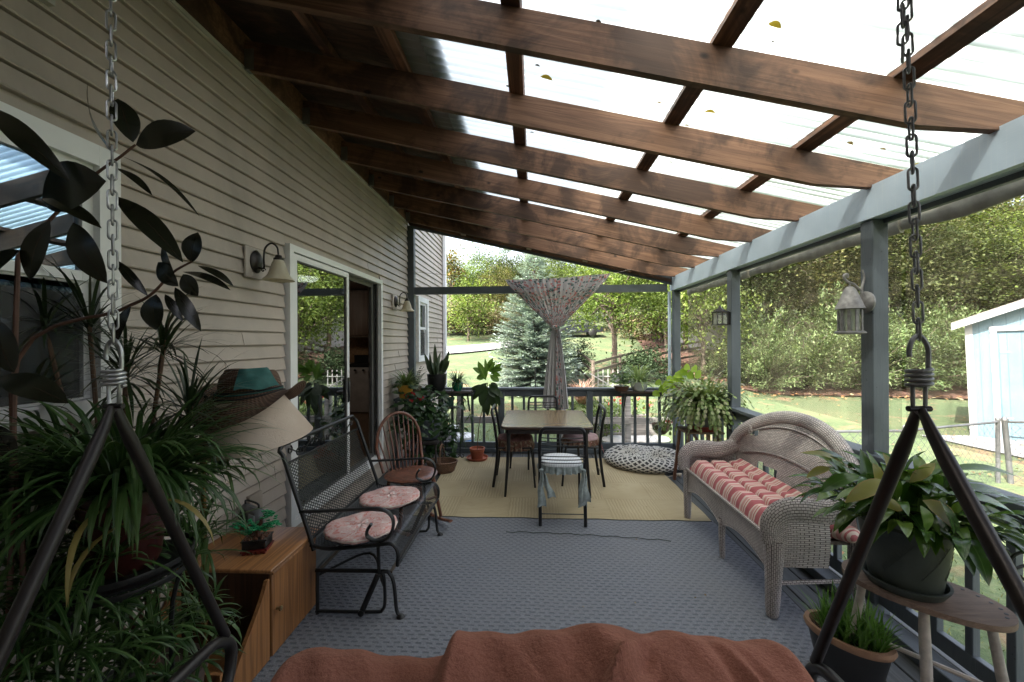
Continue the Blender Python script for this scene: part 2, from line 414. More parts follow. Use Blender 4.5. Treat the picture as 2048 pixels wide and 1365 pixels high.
# grass tufts near the deck
gb=MB()
for i in range(9000):
    y=ru(.3,7.5); x=2.25+ (rnd()**1.3)*4.5
    gb.strap((x,y,g(x,y)-.01),ru(0,6.28),ru(.5,1.3),ru(.035,.09),.008,ru(.4,1.4),2,0,.9)
for i in range(5000):
    x=ru(-1.8,2.3); y=6.3+rnd()*6
    gb.strap((x,y,g(x,y)-.01),ru(0,6.28),ru(.6,1.4),ru(.04,.11),.011,ru(.3,1.2),2,0,.9)
grass_m=m_leaf('grass_blades',[(.06,.10,.02),(.12,.16,.04),(.20,.20,.07),(.09,.13,.03)],.6,.2)
struct(gb.build('grass',grass_m,smooth=False),'stuff','short clover and grass beside the deck')
lv=MB()
for i in range(900):
    y=ru(.3,17); x=2.3+rnd()*min(16,3+y)
    a=ru(0,6.28); L=ru(.04,.08); lv.leaf((x,y,g(x,y)+.035),(x+L*math.cos(a),y+L*math.sin(a),g(x,y)+.05),L*.7,(ru(-.4,.4),ru(-.4,.4),1),.05,3)
for i in range(1500):
    y=ru(15,21); x=ru(5.8,22)
    a=ru(0,6.28); L=ru(.08,.16); lv.leaf((x,y,g(x,y)+.08),(x+L*math.cos(a),y+L*math.sin(a),g(x,y)+.11),L*.7,(ru(-.4,.4),ru(-.4,.4),1),.05,3)
struct(lv.build('leaves',m_leaf('fallen_leaves',[(.22,.10,.04),(.35,.2,.08),(.12,.06,.03),(.3,.26,.15)],.7,.1)),'stuff','fallen brown leaves on the lawn and mulch')
# ================================================================= HOUSE
WX=-1.86
house=thing('house','beige lap sided house wall along the covered porch','house',(WX,3,0))
t=NT('vinyl_siding'); v=t.coord(); a=t.noise(v,2.0,4); t.col(t.mix(t.ramp(t.noise(t.coord(scale=(1,1.3,.5)),1.6,6,.4,.65),[(.42,(0,0,0)),(.72,(.55,.55,.55))]),t.ramp(a,[(.3,(.41,.345,.295)),(.7,(.465,.40,.345))]),(.22,.20,.165))); t.rough(.5); t.bump(t.noise(t.coord(scale=(1,2,60)),25,3),.12,.002); siding=t.m
openings=[(2.87,4.74,.20,2.37),(.33,1.655,1.31,2.44)]
def siding_mesh(y0,y1,z0,z1,opens,co_=.092):
    mb=MB(); z=z0
    k=0
    while z<z1-.005:
        zt=min(z+co_,z1); segs=[(y0,y1)]
        for (a,b_,c,d) in opens:
            if zt>c+.01 and z<d-.01:
                ns=[]
                for (p,q) in segs:
                    if b_<=p or a>=q: ns.append((p,q))
                    else:
                        if a>p: ns.append((p,a))
                        if b_<q: ns.append((b_,q))
                segs=ns
        for (p,q) in segs:
            # butt seams
            cuts=[p]; s=p+((k*1.37)%2.6)+.35
            while s<q-.3: cuts.append(s); s+=3.66
            cuts.append(q)
            for i in range(len(cuts)-1):
                u,w_=cuts[i],cuts[i+1]; e=.0035 if i%2 else 0
                b=len(mb.v); X0=WX+.022+e; X1=WX+.004+e
                if i%2 : u-=.012
                mb.v+=[(X0-.004,u,z),(X0-.004,w_,z),(X0,u,z+.006),(X0,w_,z+.006),(X1,u,zt-.006),(X1,w_,zt-.006),(WX-.004,u,z),(WX-.004,w_,z)]
                mb.face((b+2,b+3,b+5,b+4)); mb.face((b,b+1,b+3,b+2)); mb.face((b+6,b+7,b+1,b)); mb.face((b,b+2,b+4,b+6)); mb.face((b+1,b+7,b+5,b+3))
        z+=co_; k+=1
    return mb
mb=siding_mesh(-2.5,5.80,-.7,3.36,openings)
# backing wall with holes
def backing(mb,y0,y1,z0,z1,opens,x0,x1):
    ysb=sorted({y0,y1,*[o[0] for o in opens],*[o[1] for o in opens]}); zsb=sorted({z0,z1,*[o[2] for o in opens],*[o[3] for o in opens]})
    for i in range(len(ysb)-1):
        for j in range(len(zsb)-1):
            yc=(ysb[i]+ysb[i+1])/2; zc=(zsb[j]+zsb[j+1])/2
            if any(a<yc<b_ and c<zc<d for a,b_,c,d in opens): continue
            mb.box(((x0+x1)/2,yc,zc),(x1-x0,ysb[i+1]-ysb[i],zsb[j+1]-zsb[j]))
backing(mb,-2.5,5.80,-.7,3.36,openings,WX-.14,WX-.006)
mb.build('wall',siding,house,smooth=False)
op2=[(6.22,6.82,1.30,2.34)]
mb=siding_mesh(5.80,8.12,-.7,6.0,op2); backing(mb,5.80,8.12,-.7,6.0,op2,WX-.14,WX-.006)
mb.build('wall',siding,house,smooth=False)
mb=MB(); mb.box((WX+.012,8.16,2.65),(.11,.10,6.7)); mb.build('corner_trim',white_vinyl,house)
mb=MB(); mb.box((WX+.06,8.06,2.6),(.07,.075,6.6),bev=.012); mb.build('downspout',white_vinyl,house)
mb=MB(); mb.box((WX-2.0,8.15,2.65),(4,.06,6.68)); mb.build('end_wall',siding,house)
mb=MB(); mb.box((WX-2.0,2.8,4.72),(4.0,10.6,2.36)); mb.build('upper_storey',siding,house,smooth=False)
mb=MB(); mb.prism([(WX+.45,5.90),(WX-2.1,6.9),(WX-4.6,5.90)],-2.9,8.4,'y'); mb.build('roof',m_plain('dark_shingle',(.08,.075,.07),.9),house,smooth=False)
# top J trim & ledger
mb=MB(); mb.box((WX+.018,1.65,3.372),(.028,8.2,.03)); mb.build('top_trim',m_plain('beige_trim',(.45,.43,.38),.5,bump=0),house)
# glass
def m_glass(name,refl=.28,tint=(.8,.85,.85),gc=(.95,.97,1)):
    t=NT(name); g_=t.t.nodes.new("ShaderNodeBsdfGlossy"); g_.inputs['Roughness'].default_value=.0; g_.inputs['Color'].default_value=(*gc,1)
    tr=t.t.nodes.new("ShaderNodeBsdfTransparent"); tr.inputs[0].default_value=(*tint,1)
    lw=t.t.nodes.new("ShaderNodeLayerWeight"); lw.inputs[0].default_value=.35
    f=t.math('MULTIPLY_ADD',lw.outputs['Fresnel'],.6,refl)
    mx=t.t.nodes.new("ShaderNodeMixShader"); t.l(t.math('MINIMUM',f,.9),mx.inputs[0]); t.l(tr.outputs[0],mx.inputs[1]); t.l(g_.outputs[0],mx.inputs[2]); t.l(mx.outputs[0],t.o.inputs[0]); return t.m
glass=m_glass('window_glass',.30,(.5,.55,.55))
lampglass=m_glass('lantern_glass',.08,(.9,.92,.9))
screen_m=NT('insect_screen'); screen_m.col((.05,.05,.05)); alpha(screen_m,.55); screen_m=screen_m.m
def frame_rect(mb,x,y0,y1,z0,z1,wd,dp):
    mb.box((x,y0+wd/2,(z0+z1)/2),(dp,wd,z1-z0)); mb.box((x,y1-wd/2,(z0+z1)/2),(dp,wd,z1-z0))
    mb.box((x,(y0+y1)/2,z0+wd/2),(dp-.002,y1-y0-2*wd,wd)); mb.box((x,(y0+y1)/2,z1-wd/2),(dp-.002,y1-y0-2*wd,wd))
# sliding door
mb=MB(); frame_rect(mb,WX+.0,2.885,4.725,.215,2.36,.05,.10); sd_=mb.build('sliding_door',white_vinyl,house)
dark_fr=m_plain('bronze_door_track',(.09,.085,.08),.4,.3,bump=0)
mb=MB(); frame_rect(mb,WX+.022,2.945,3.86,.275,2.30,.045,.035)
mb.build('sash',white_vinyl,sd_)
mb=MB(); frame_rect(mb,WX+.024,2.988,3.815,.318,2.257,.014,.022); mb.build('gasket',dark_fr,sd_)
mb=MB(); mb.box((WX+.022,3.40,1.287),(.006,.80,1.90)); mb.build('pane',glass,sd_)
mb=MB(); frame_rect(mb,WX-.03,3.93,4.66,.275,2.30,.045,.03); 
mb.v=[(x,y-.07+.0,z) for x,y,z in mb.v]
for k in range(3): mb.box((WX-.05+k*.028,4.655-k*.0,1.29),(.012,.035,2.03))
mb.build('track',dark_fr,sd_)
mb=MB(); mb.box((WX-.03,4.35,1.287),(.004,.40,1.96)); 
mb.build('handle',black_pl,sd_) if False else None
mb=MB(); mb.box((WX+.05,3.83,1.15),(.02,.02,.16),bev=.006); mb.box((WX+.048,3.83,1.15),(.008,.035,.24)); mb.build('handle',black_pl,sd_)
# big window near camera
def window(y0,y1,z0,z1,glassm,low=None):
    mb=MB(); frame_rect(mb,WX+.03,y0-.055,y1+.055,z0-.055,z1+.055,.085,.055); wn=mb.build('window',white_vinyl,house)
    zm=(z0+z1)/2
    mb=MB(); frame_rect(mb,WX+.012,y0+.03,y1-.03,zm,z1-.03,.04,.03); mb.build('sash',white_vinyl,wn)
    mb=MB(); frame_rect(mb,WX-.005,y0+.03,y1-.03,z0+.03,zm+.03,.04,.03); mb.build('sash',white_vinyl,wn)
    mb=MB(); mb.box((WX+.008,(y0+y1)/2,(zm+z1)/2),(.005,y1-y0-.12,(z1-z0)/2-.08)); mb.build('pane',glassm,wn)
    mb=MB(); mb.box((WX-.006,(y0+y1)/2,(zm+z0)/2),(.005,y1-y0-.12,(z1-z0)/2-.06)); mb.build('pane',glassm,wn)
    mb=MB(); mb.box((WX+.016,(y0+y1)/2,(zm+z0)/2-.005),(.002,y1-y0-.12,(z1-z0)/2-.09)); mb.build('insect_screen',screen_m,wn)
glassb=m_glass('blue_reflection_glass',.34,(.5,.55,.55),(.50,.72,.95))  # reflection tinted blue in place of the bluish roof panels it mirrors
window(.38,1.60,1.36,2.39,glassb)
window(6.27,6.77,1.35,2.29,glass)
# gable vent at the top of the wall
mb=MB(); frame_rect(mb,WX+.03,.9,1.42,2.90,3.25,.05,.05)
vn=mb.build('vent',m_plain('beige_trim_vent',(.40,.38,.34),.5,bump=0),house)
for k in range(7): 
    mb=MB(); mb.box((WX+.028,1.16,2.965+k*.036),(.03,.41,.006),Matrix.Rotation(R(35),3,'Y')); mb.build('slat',dark_fr,vn)
# interior seen through the door and the windows
inter=m_plain('interior_paint',(.36,.30,.26),.8,var=.05,bump=0)
floor_in=m_wood('interior_floor',(.12,.07,.04),(.2,.12,.07),'y')
def room(y0,y1,x0,x1,z0,z1):
    mb=MB(); mb.box(((x0+x1)/2,y1+.02,(z0+z1)/2),(x1-x0,.04,z1-z0)); mb.box(((x0+x1)/2,y0-.02,(z0+z1)/2),(x1-x0,.04,z1-z0)); mb.box((x0-.02,(y0+y1)/2,(z0+z1)/2),(.04,y1-y0,z1-z0))
    mb.build('interior_wall',inter,house)
    mb=MB(); mb.box(((x0+x1)/2,(y0+y1)/2,z1+.02),(x1-x0,y1-y0,.04)); mb.build('interior_ceiling',inter,house)
    mb=MB(); mb.box(((x0+x1)/2,(y0+y1)/2,z0-.02),(x1-x0,y1-y0,.04)); mb.build('interior_floor',floor_in,house)
room(2.2,8.06,-6.2,WX-.15,.25,2.68)
room(-2.4,2.1,-5.6,WX-.15,.25,2.68)
oakd=m_wood('brown_cabinet_wood',(.13,.085,.06),(.2,.135,.095),'z',.5)
cab=thing('kitchen_cabinet','tall brown kitchen cabinets seen through the open sliding door','cabinet',(-3.3,7.8,.25))
for k in range(4):
    mb=MB(); x=-4.75+k*.72
    mb.box((x,7.86,2.17),(.70,.36,.92)); u_=mb.build('upper_cabinet',oakd,cab)
    mb=MB(); mb.box((x,7.668,2.17),(.62,.02,.84),bev=.006); mb.build('door',oakd,u_)
for k in (0,1,3):
    mb=MB(); x=-4.75+k*.72
    mb.box((x,7.76,.70),(.70,.56,.86)); u_=mb.build('base_cabinet',oakd,cab)
    mb=MB(); mb.box((x,7.468,.72),(.62,.02,.7),bev=.006); mb.build('door',oakd,u_)
mb=MB(); mb.box((-4.4,7.76,1.16),(1.4,.6,.04)); mb.build('counter',m_plain('tan_counter',(.3,.22,.16),.3),cab)
mb=MB(); mb.box((-3.6,8.04,1.45),(3,.02,.5)); mb.build('backsplash',m_plain('tan_backsplash',(.36,.21,.11),.5,var=.3,scale=20),cab)
st=thing('stove','black topped kitchen stove between cabinets inside the house','stove',(-3.28,7.75,.25))
mb=MB(); mb.box((-3.31,7.74,.70),(.70,.60,.86),bev=.01); mb.build('body',m_plain('pale_enamel',(.5,.45,.42),.3),st)
mb=MB(); mb.box((-3.31,7.74,1.155),(.70,.60,.05),bev=.008); mb.box((-3.31,8.0,1.26),(.70,.06,.18),bev=.01); mb.build('cooktop',black_pl,st)
for k in range(4):
    mb=MB(); mb.sweep([(-3.55+k*.16,7.43,1.08),(-3.55+k*.16,7.40,1.08)],.02,n=10); mb.build('knob',black_pl,st)
cl=thing('ceiling_lamp','round lit ceiling lamp inside the kitchen','lamp',(-3.7,6.3,2.6))
mb=MB(); mb.lathe([(.0,2.60),(.14,2.61),(.19,2.64),(.2,2.665),(.2,2.678)],(-3.7,6.3,0),24)
t=NT('lit_lamp_glass'); t.b.inputs['Emission Color'].default_value=(1,.9,.75,1); t.b.inputs['Emission Strength'].default_value=1.6; mb.build('shade',t.m,cl)
# ================================================================= DECK
plank=m_wood('painted_deck_board',(.07,.075,.078),(.12,.125,.125),'y',.6,bump=.3)
mb=MB(); x=WX+.02; 
while x<2.2:
    mb.box((x+.069,2.2,-.02),(.134,7.4,.038),bev=.004); x+=.14
mb.box((.15,5.93,-.12),(4.2,.04,.24)); mb.box((2.21,2.2,-.12),(.04,7.4,.24))
for (px_,py_) in ((2.1,5.85),(2.1,3.0),(2.1,0.2),(-1.5,5.85),(0.3,5.85)): mb.box((px_,py_,-.45),(.12,.12,.6))
struct(mb.build('floor',plank,smooth=False),label='grey painted deck boards running away from the camera')
# ================================================================= PORCH ROOF
BX=2.0     # inner face of beam
def rz_(x): return 3.365-(x-WX)*.2355     # bottom of rafters
porch=thing('porch_roof','stained rafter porch roof with clear corrugated panels over the deck','porch roof',(0,3,2.4))
HR=.185
zinc=m_plain('zinc_hanger',(.3,.31,.3),.4,.8)
for k in range(-3,7):
    y=1.815+.636*k
    if k==6: y=5.66
    mb=MB(); xe=BX+.20
    poly=[(WX+.045,rz_(WX+.045)),(BX-.34,rz_(BX-.34)),(BX-.02,rz_(BX-.02)+.045),(xe,rz_(xe)+.06),(xe,rz_(xe)+HR),(WX+.045,rz_(WX+.045)+HR)]
    mb.prism(poly,y-.019,y+.019,'y'); rf=mb.build('rafter',rafter_w,porch,smooth=False)
    mb=MB(); z=rz_(WX+.05)
    for s in(-1,1): mb.box((WX+.075,y+s*.0215,z+.06),(.06,.003,.13))
    mb.box((WX+.075,y,z-.003),(.06,.046,.003)); mb.build('joist_hanger',zinc,rf)
for x,wd,hh in ((-1.26,.07,.038),(-.80,.09,.038),(-.09,.09,.038),(.84,.09,.038),(1.60,.09,.038)):
    mb=MB(); z=rz_(x)+HR+.012
    for k in range(-3,6):
        y0=1.815+.636*k; y1=y0+.636
        if k==5: y1=5.64
        mb.box((x,(y0+y1)/2,z+.006),(wd,y1-y0,hh),Matrix.Rotation(R(13.2),3,'Y'))
    mb.build('batten',purlin_w,porch,smooth=False)
mb=MB(); mb.box((WX+.022,2.0,3.487),(.04,7.7,.214)); mb.build('ledger',rafter_w,porch,smooth=False)
# rake rafter at the far end and blocks
mb=MB(); poly=[(WX+.05,rz_(WX+.05)-.055),(BX+.02,rz_(BX)-.055),(BX+.02,rz_(BX)+HR),(WX+.05,rz_(WX+.05)+HR)]
mb.prism(poly,5.78,5.82,'y'); mb.build('rake_board',paint,porch,smooth=False)
mb=MB(); poly=[(WX+.05,rz_(WX+.05)-.02),(BX-.04,rz_(BX-.04)-.02),(BX-.04,rz_(BX-.04)+.02),(WX+.05,rz_(WX+.05)+.02)]
mb.prism(poly,5.745,5.778,'y'); mb.build('nailer',rafter_w,porch,smooth=False)
for x in (-1.0,-.05,.75,1.35):
    mb=MB(); mb.box((x,5.73,rz_(x)+.01),(.07,.03,.035),Matrix.Rotation(R(13.2),3,'Y')); mb.build('block',m_plain('bare_block',(.45,.36,.27),.7),porch)
# opaque boards near the house
mb=MB(); x0,x1=WX+.04,-.80
mb.prism([(x0,rz_(x0)+HR+.042),(x1,rz_(x1)+HR+.042),(x1,rz_(x1)+HR+.055),(x0,rz_(x0)+HR+.055)],-1.5,5.95,'y'); mb.build('opaque_boards',ply,porch,smooth=False)
def sheet(x0,x1,y0,y1,dz,amp=.009,per=.066):
    mb=MB(); n=int((y1-y0)/(per/6)); mb_n=n
    mb.grid(lambda u,v:(x0+(x1-x0)*v,y0+(y1-y0)*u,rz_(x0+(x1-x0)*v)+HR+dz+amp*math.sin((y0+(y1-y0)*u)*2*PI/per)),n,3); return mb
t=NT('opaque_grey_panel'); t.col((.28,.27,.24)); t.rough(.5); grey_sheet=t.m
sheet(-1.8,-.51,-1.5,6.0,.072).build('metal_sheet',grey_sheet,porch)
t=NT('clear_corrugated_panel'); v=t.coord(scale=(.5,6,1)); f=t.noise(v,3,5); 
tl=t.t.nodes.new("ShaderNodeBsdfTranslucent"); spx=t.t.nodes.new("ShaderNodeSeparateXYZ"); t.l(t.coord(),spx.inputs[0])
rib=t.math('POWER',t.math('MULTIPLY_ADD',t.math('SINE',t.math('MULTIPLY',spx.outputs[1],2*PI/.066)),.5,.5),1.3)
st1=t.noise(t.coord(scale=(.35,9,1)),2.2,5,.3,.65); mr=t.t.nodes.new("ShaderNodeMapRange"); t.l(spx.outputs[0],mr.inputs[0]); mr.inputs[1].default_value=0.0; mr.inputs[2].default_value=1.7; mr.inputs[3].default_value=.5; mr.inputs[4].default_value=1.0
dm=t.math('MULTIPLY',t.math('MULTIPLY',t.math('ADD',t.math('MULTIPLY',rib,.62),.38),t.ramp(st1,[(.25,(.5,.5,.5)),(.55,(1,1,1))])),mr.outputs[0])
t.l(t.mix(dm,t.ramp(f,[(.3,(.74,.80,.76)),(.7,(.85,.88,.86))]),(.07,.09,.068)),tl.inputs[0])
tr=t.t.nodes.new("ShaderNodeBsdfTransparent"); tr.inputs[0].default_value=(.80,.86,.82,1)
gl=t.t.nodes.new("ShaderNodeBsdfGlossy"); gl.inputs['Roughness'].default_value=.15
m1=t.t.nodes.new("ShaderNodeMixShader"); m1.inputs[0].default_value=.90; t.l(tr.outputs[0],m1.inputs[1]); t.l(tl.outputs[0],m1.inputs[2])
m2=t.t.nodes.new("ShaderNodeMixShader"); m2.inputs[0].default_value=.05; t.l(m1.outputs[0],m2.inputs[1]); t.l(gl.outputs[0],m2.inputs[2]); t.l(m2.outputs[0],t.o.inputs[0])
sheet(-.62,2.42,-1.5,6.0,.048).build('clear_panel',t.m,porch)
# beam on the posts
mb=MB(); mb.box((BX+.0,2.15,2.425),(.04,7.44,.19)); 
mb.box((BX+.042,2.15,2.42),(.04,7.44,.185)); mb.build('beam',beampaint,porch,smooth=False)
mb=MB(); mb.box((BX+.078,2.15,2.315),(.03,7.44,.03)); mb.build('shade_rail',paint,porch,smooth=False)
mb=MB(); mb.prism([(-.80,rz_(-.80)+HR+.085),(2.42,rz_(2.42)+HR+.085),(2.42,rz_(2.42)+HR+.10),(-.80,rz_(-.80)+HR+.10)],-1.5,1.2,'y'); mb.build('opaque_boards',ply,porch,smooth=False)  # unseen opaque cover over the camera end, added to darken the porch
mb=MB(); mb.prism([(WX+.02,0.0),(BX,0.0),(BX,rz_(BX)),(WX+.02,rz_(WX))],-1.62,-1.56,'y'); mb.build('back_light_block',siding,house,smooth=False)  # unseen wall behind the camera, added to cut the light inside
mb=MB(); mb.box((BX+.14,-1.0,1.3),(.05,1.15,2.6)); mb.build('side_light_block',siding,house,smooth=False)  # unseen side panel behind the camera, added to keep daylight out
# leaves lying on the clear sheet
def roofz(x): return rz_(x)+HR+.045
def onroof(px,py):
    d=ray(px,py); z0=rz_(0)+HR+.034
    tt=(z0-EYE)/(d[2]+.2355*d[0]); return V(d[0]*tt,d[1]*tt,EYE+d[2]*tt)
roofleaf=[m_leaf('yellow_leaf',[(.30,.20,.03),(.28,.22,.05)],.6,.5),m_leaf('dark_leaf',[(.05,.04,.02)]*2,.7,.1),m_leaf('brown_leaf',[(.28,.2,.12)]*2,.7,.3)]
for i,(px_,py_,L,c) in enumerate([(1093,154,.075,0),(1550,48,.06,0),(1545,83,.02,1),(1420,222,.06,0),(1318,204,.03,2),(1373,250,.03,2),(1075,130,.03,1),(1016,172,.035,1),(1064,264,.03,1),(1700,285,.045,2),(1765,297,.035,2),(1835,328,.06,0),(1443,356,.02,1),(1341,324,.03,2),(1230,322,.025,2),(1197,42,.03,1)]):
    p=onroof(px_,py_); a=ru(-.5,.5); mb=MB()
    mb.leaf((p.x-L/2*math.cos(a),p.y-L/2*math.sin(a),p.z-.0),(p.x+L/2*math.cos(a),p.y+L/2*math.sin(a),p.z-.23*L*math.cos(a)),L*.5,(0,0,1),.1,5)
    o=mb.build('fallen_leaf',roofleaf[c])
    tag(o,['yellow fallen leaf lying on the clear roof panel','small dark leaf scrap on the clear roof panel','small curled brown leaf on the clear roof panel'][c],'leaf',['yellow leaves on the roof','dark leaf scraps on the roof','curled brown leaves on the roof'][c])
# ================================================================= POSTS, FRAME, RAILINGS
def post(x,y,z0,z1,label,s=.09):
    mb=MB(); mb.box((x,y,(z0+z1)/2),(s,s,z1-z0),bev=.004); o=mb.build('porch_post',paint,smooth=False)
    return tag(o,label,'post','grey posts carrying the porch beam')
post(BX+.042,5.80,0,2.325,'grey blue corner post where the two railings meet')
post(BX+.042,4.17,0,2.325,'grey blue post carrying the small black lantern')
post(BX+.042,2.495,0,2.325,'grey blue post carrying the large pale lantern')
post(BX+.042,.66,0,2.325,'grey blue post closest to the oval plant bench and peace lily')
es=thing('screen_opening','dark grey timber frame closing the far end of the porch','frame',(0,5.82,0))
mb=MB(); mb.box((WX+.055,5.84,1.68),(.105,.09,3.30),bev=.004); mb.build('post',paint,es,smooth=False)
mb=MB(); mb.box((.06,5.84,2.37),(3.72,.075,.105)); mb.build('crossbeam',paint,es,smooth=False)
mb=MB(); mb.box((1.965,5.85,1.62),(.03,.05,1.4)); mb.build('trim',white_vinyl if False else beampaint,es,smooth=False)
mb=MB(); poly=[(WX+.11,2.42),(BX-.06,2.42),(BX-.06,2.43),(WX+.11,3.30)]
def railing(name,label,pts,ax):
    r=thing(name,label,'railing',(pts[0][0],pts[0][1],0))
    (x0,y0),(x1,y1)=pts; L=math.hypot(x1-x0,y1-y0); d=V((x1-x0)/L,(y1-y0)/L,0)
    def bm(a,b_,z,w_,h,nm,e=0):
        mb=MB(); mb.beam(V(x0,y0,z)+d*a,V(x0,y0,z)+d*b_,w_,h,bev=.003); mb.build(nm,paint,r,smooth=False)
    bm(0,L,.925,.13,.032,'top_rail'); bm(0,L,.858,.035,.085,'upper_rail'); bm(0,L,.105,.035,.085,'lower_rail')
    return r,d,L
fr,fd,fL=railing('end_railing','dark grey baluster railing across the far end of the porch',((WX+.12,5.80),(BX-.0,5.80)),'x')
def bal(r,x,y,nm='baluster',s=.036):
    mb=MB(); mb.box((x,y,.48),(s,s,.672),bev=.003); mb.build(nm,paint,r,smooth=False)
for px_ in (925,945,968,1025,1048,1071,1096,1120,1145,1201,1223,1246,1270,1295,1319): 
    p=onY(px_,840,5.80); bal(fr,p.x,5.80)
for px_ in (885,905): bal(fr,onY(px_,840,5.8).x,5.8)
for x in (-1.55,-1.38): bal(fr,x,5.8)
for px_ in (1003,1179):
    p=onY(px_,840,5.80); mb=MB(); mb.box((p.x,5.785,.455),(.09,.07,.905),bev=.004); mb.build('post',paint,fr,smooth=False)
mb=MB(); mb.box((.06,5.78,.035),(3.7,.10,.06),bev=.004); mb.build('curb',paint,fr,smooth=False)
sr,s_d,sL=railing('side_railing','dark grey baluster railing along the open garden side',((BX+.042,5.75),(BX+.042,-1.4)),'y')
y=5.6
while y>-1.3:
    if min(abs(y-4.17),abs(y-2.495),abs(y-.66))>.08: bal(sr,BX+.042,y)
    y-=.165
mb=MB(); mb.box((BX-.06,2.2,.035),(.10,7.1,.06),bev=.004); mb.build('curb',paint,sr,smooth=False)
# window frame-like screens between the posts (brown mesh sun shade, rolled top)
t=NT('brown_shade_mesh'); v=t.coord(); f=t.noise(t.coord(scale=(1,5,.6)),2.2,4,.5); t.col((.42,.36,.26)); t.rough(.8)
alpha(t,t.ramp(f,[(.3,.20),(.7,.42)])); shade_m=t.m
for i,(y0,y1) in enumerate(((.72,2.44),(2.55,4.11),(4.23,5.74))):
    sh=thing('sun_shade',['brown mesh sun shade hanging beyond the right hand chain','brown mesh sun shade between the two lantern posts','brown mesh sun shade between small lantern post and corner post'][i],'sun shade',(BX+.15,(y0+y1)/2,2.2),0,'mesh sun shades under the beam')
    mb=MB(); mb.grid(lambda u,v:(BX+.205+.006*math.sin(u*9+i),y0-.04+(y1-y0+.08)*u,1.05+(2.24-1.05)*v),20,10); mb.build('mesh',shade_m,sh)
    mb=MB(); pth=[(BX+.205+.006*math.sin(q*.9),y0-.05+(y1-y0+.10)*q/16,2.315+.006*math.sin(q*1.3+i)) for q in range(17)]
    mb.sweep(pth,[.022+.003*math.sin(q*1.7+i) for q in range(17)],[.062+.008*math.sin(q*1.1+i) for q in range(17)],n=10,up=(0,0,1)); mb.build('roll',m_plain('backlit_shade_cloth',(.36,.32,.26),.9,var=.25,scale=12,bump=.6,bscale=30),sh)  # roll cloth colour lightened to stand for the sun behind it
# ================================================================= TREES AND GARDEN
bark=m_plain('tree_bark',(.11,.085,.065),.9,var=.35,scale=12,bump=.8,bscale=20,bd=.03)
def crown_mesh(seed,h,r,zc,n_cl,n_lf,L,cl_r,mat,trunk=True,th=.16,squash=.8,droop=0.0):
    """returns crown MB and trunk MB about the origin"""
    random.seed(seed); cr=MB(); tk=MB()
    pts=[]
    for i in range(n_cl):
        a=ru(0,6.28); u=ru(-1,1); q=rnd()**.42
        s=math.sqrt(1-u*u); k=1+.22*math.sin(3*a+seed)+.15*math.sin(5*a*1.3+seed*2)+.12*math.sin(7*u+seed)
        pts.append(V(r*q*k*s*math.cos(a),r*q*k*s*math.sin(a),zc+(h-zc)*q*k*u*squash))
    for p in pts:
        m=int(n_lf*ru(.5,1.5)); rr=cl_r*ru(.6,1.4)
        for j in range(m):
            d=V(random.gauss(0,1),random.gauss(0,1),random.gauss(0,.7)); q=p+d*rr*.5
            dr=V(ru(-1,1),ru(-1,1),ru(-.9,.5)-droop).normalized(); sd=dr.cross(V(ru(-.5,.5),ru(-.5,.5),1)).normalized()
            k=L*ru(.6,1.4); cr.rhomb(q,dr,sd,k,k*.62)
    if trunk:
        tp=[(0,0,-.3),(0.03*r,0,zc*.4),(-.02*r,.02*r,zc*.8),(0,0,zc+(h-zc)*.5)]
        tk.sweep(smooth_path(tp,4),[th*(1-.75*i/12) for i in range(13)],n=8)
        for p in random.sample(pts,min(14,len(pts))):
            b_=V(0,0,zc*ru(.35,.95)); m_=b_.lerp(p,.5)+V(0,0,.1*h*ru(-.3,.6))
            tk.sweep(smooth_path([b_,m_,p],3),[th*.42*(1-.8*i/6) for i in range(7)],n=5)
    return cr,tk
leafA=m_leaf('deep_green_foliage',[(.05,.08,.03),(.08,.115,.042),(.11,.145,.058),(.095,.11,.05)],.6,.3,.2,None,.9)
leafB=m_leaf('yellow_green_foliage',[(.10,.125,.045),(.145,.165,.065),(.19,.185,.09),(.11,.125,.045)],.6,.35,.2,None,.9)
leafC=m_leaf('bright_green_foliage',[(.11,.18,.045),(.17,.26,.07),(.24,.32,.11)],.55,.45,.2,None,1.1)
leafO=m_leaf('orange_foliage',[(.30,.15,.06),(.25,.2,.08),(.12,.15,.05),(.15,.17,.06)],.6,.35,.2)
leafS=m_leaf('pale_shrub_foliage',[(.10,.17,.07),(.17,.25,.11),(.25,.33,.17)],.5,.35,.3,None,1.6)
protos=[]
kinds=[('dense',leafA,11,10.5,3.6,6.0,170,160,.145,1.15),('dense',leafA,12,9.5,3.2,5.4,150,160,.145,1.1),('pale',leafB,13,9.8,3.2,5.6,150,150,.145,1.1),('bright',leafC,14,8.5,3.0,4.8,140,140,.14,1.05)]
def make_tree(name,label,x,y,seed,h,r,zc,ncl,nlf,L,clr,mat,cat='tree',group=None,th=.16,droop=0,sink=.1):
    z=g(x,y)-sink; rt=thing(name,label,cat,(x,y,z),0,group)
    c,tk=crown_mesh(seed,h,r,zc,ncl,nlf,L,clr,mat,True,th,droop=droop)
    if len(tk.v): tk.build('trunk',bark,rt,world=False)
    c.build('crown',mat,rt,smooth=False,world=False); return rt
lab=['dense dark green tree in the wooded bank','dark leafy tree in the wooded bank','yellowish tree turning colour in the wooded bank','bright green tree in the wooded bank']
def tlab(k,px_,Y):
    z=('behind the small lantern post' if px_<1500 else 'behind the big lantern post' if px_<1720 else 'between big lantern post and chain' if px_<1850 else 'beyond the shed roof' if px_<2060 else 'far past the shed') if px_>=1330 else ('over the drive near the house corner' if px_<985 else 'behind the spruce' if px_<1100 else 'behind the maple')
    row='front row' if Y<27 else 'middle row' if Y<36 else 'back row'
    return ['dense dark green','dark leafy','yellowish turning','bright green'][k]+' tree, '+row+' '+z
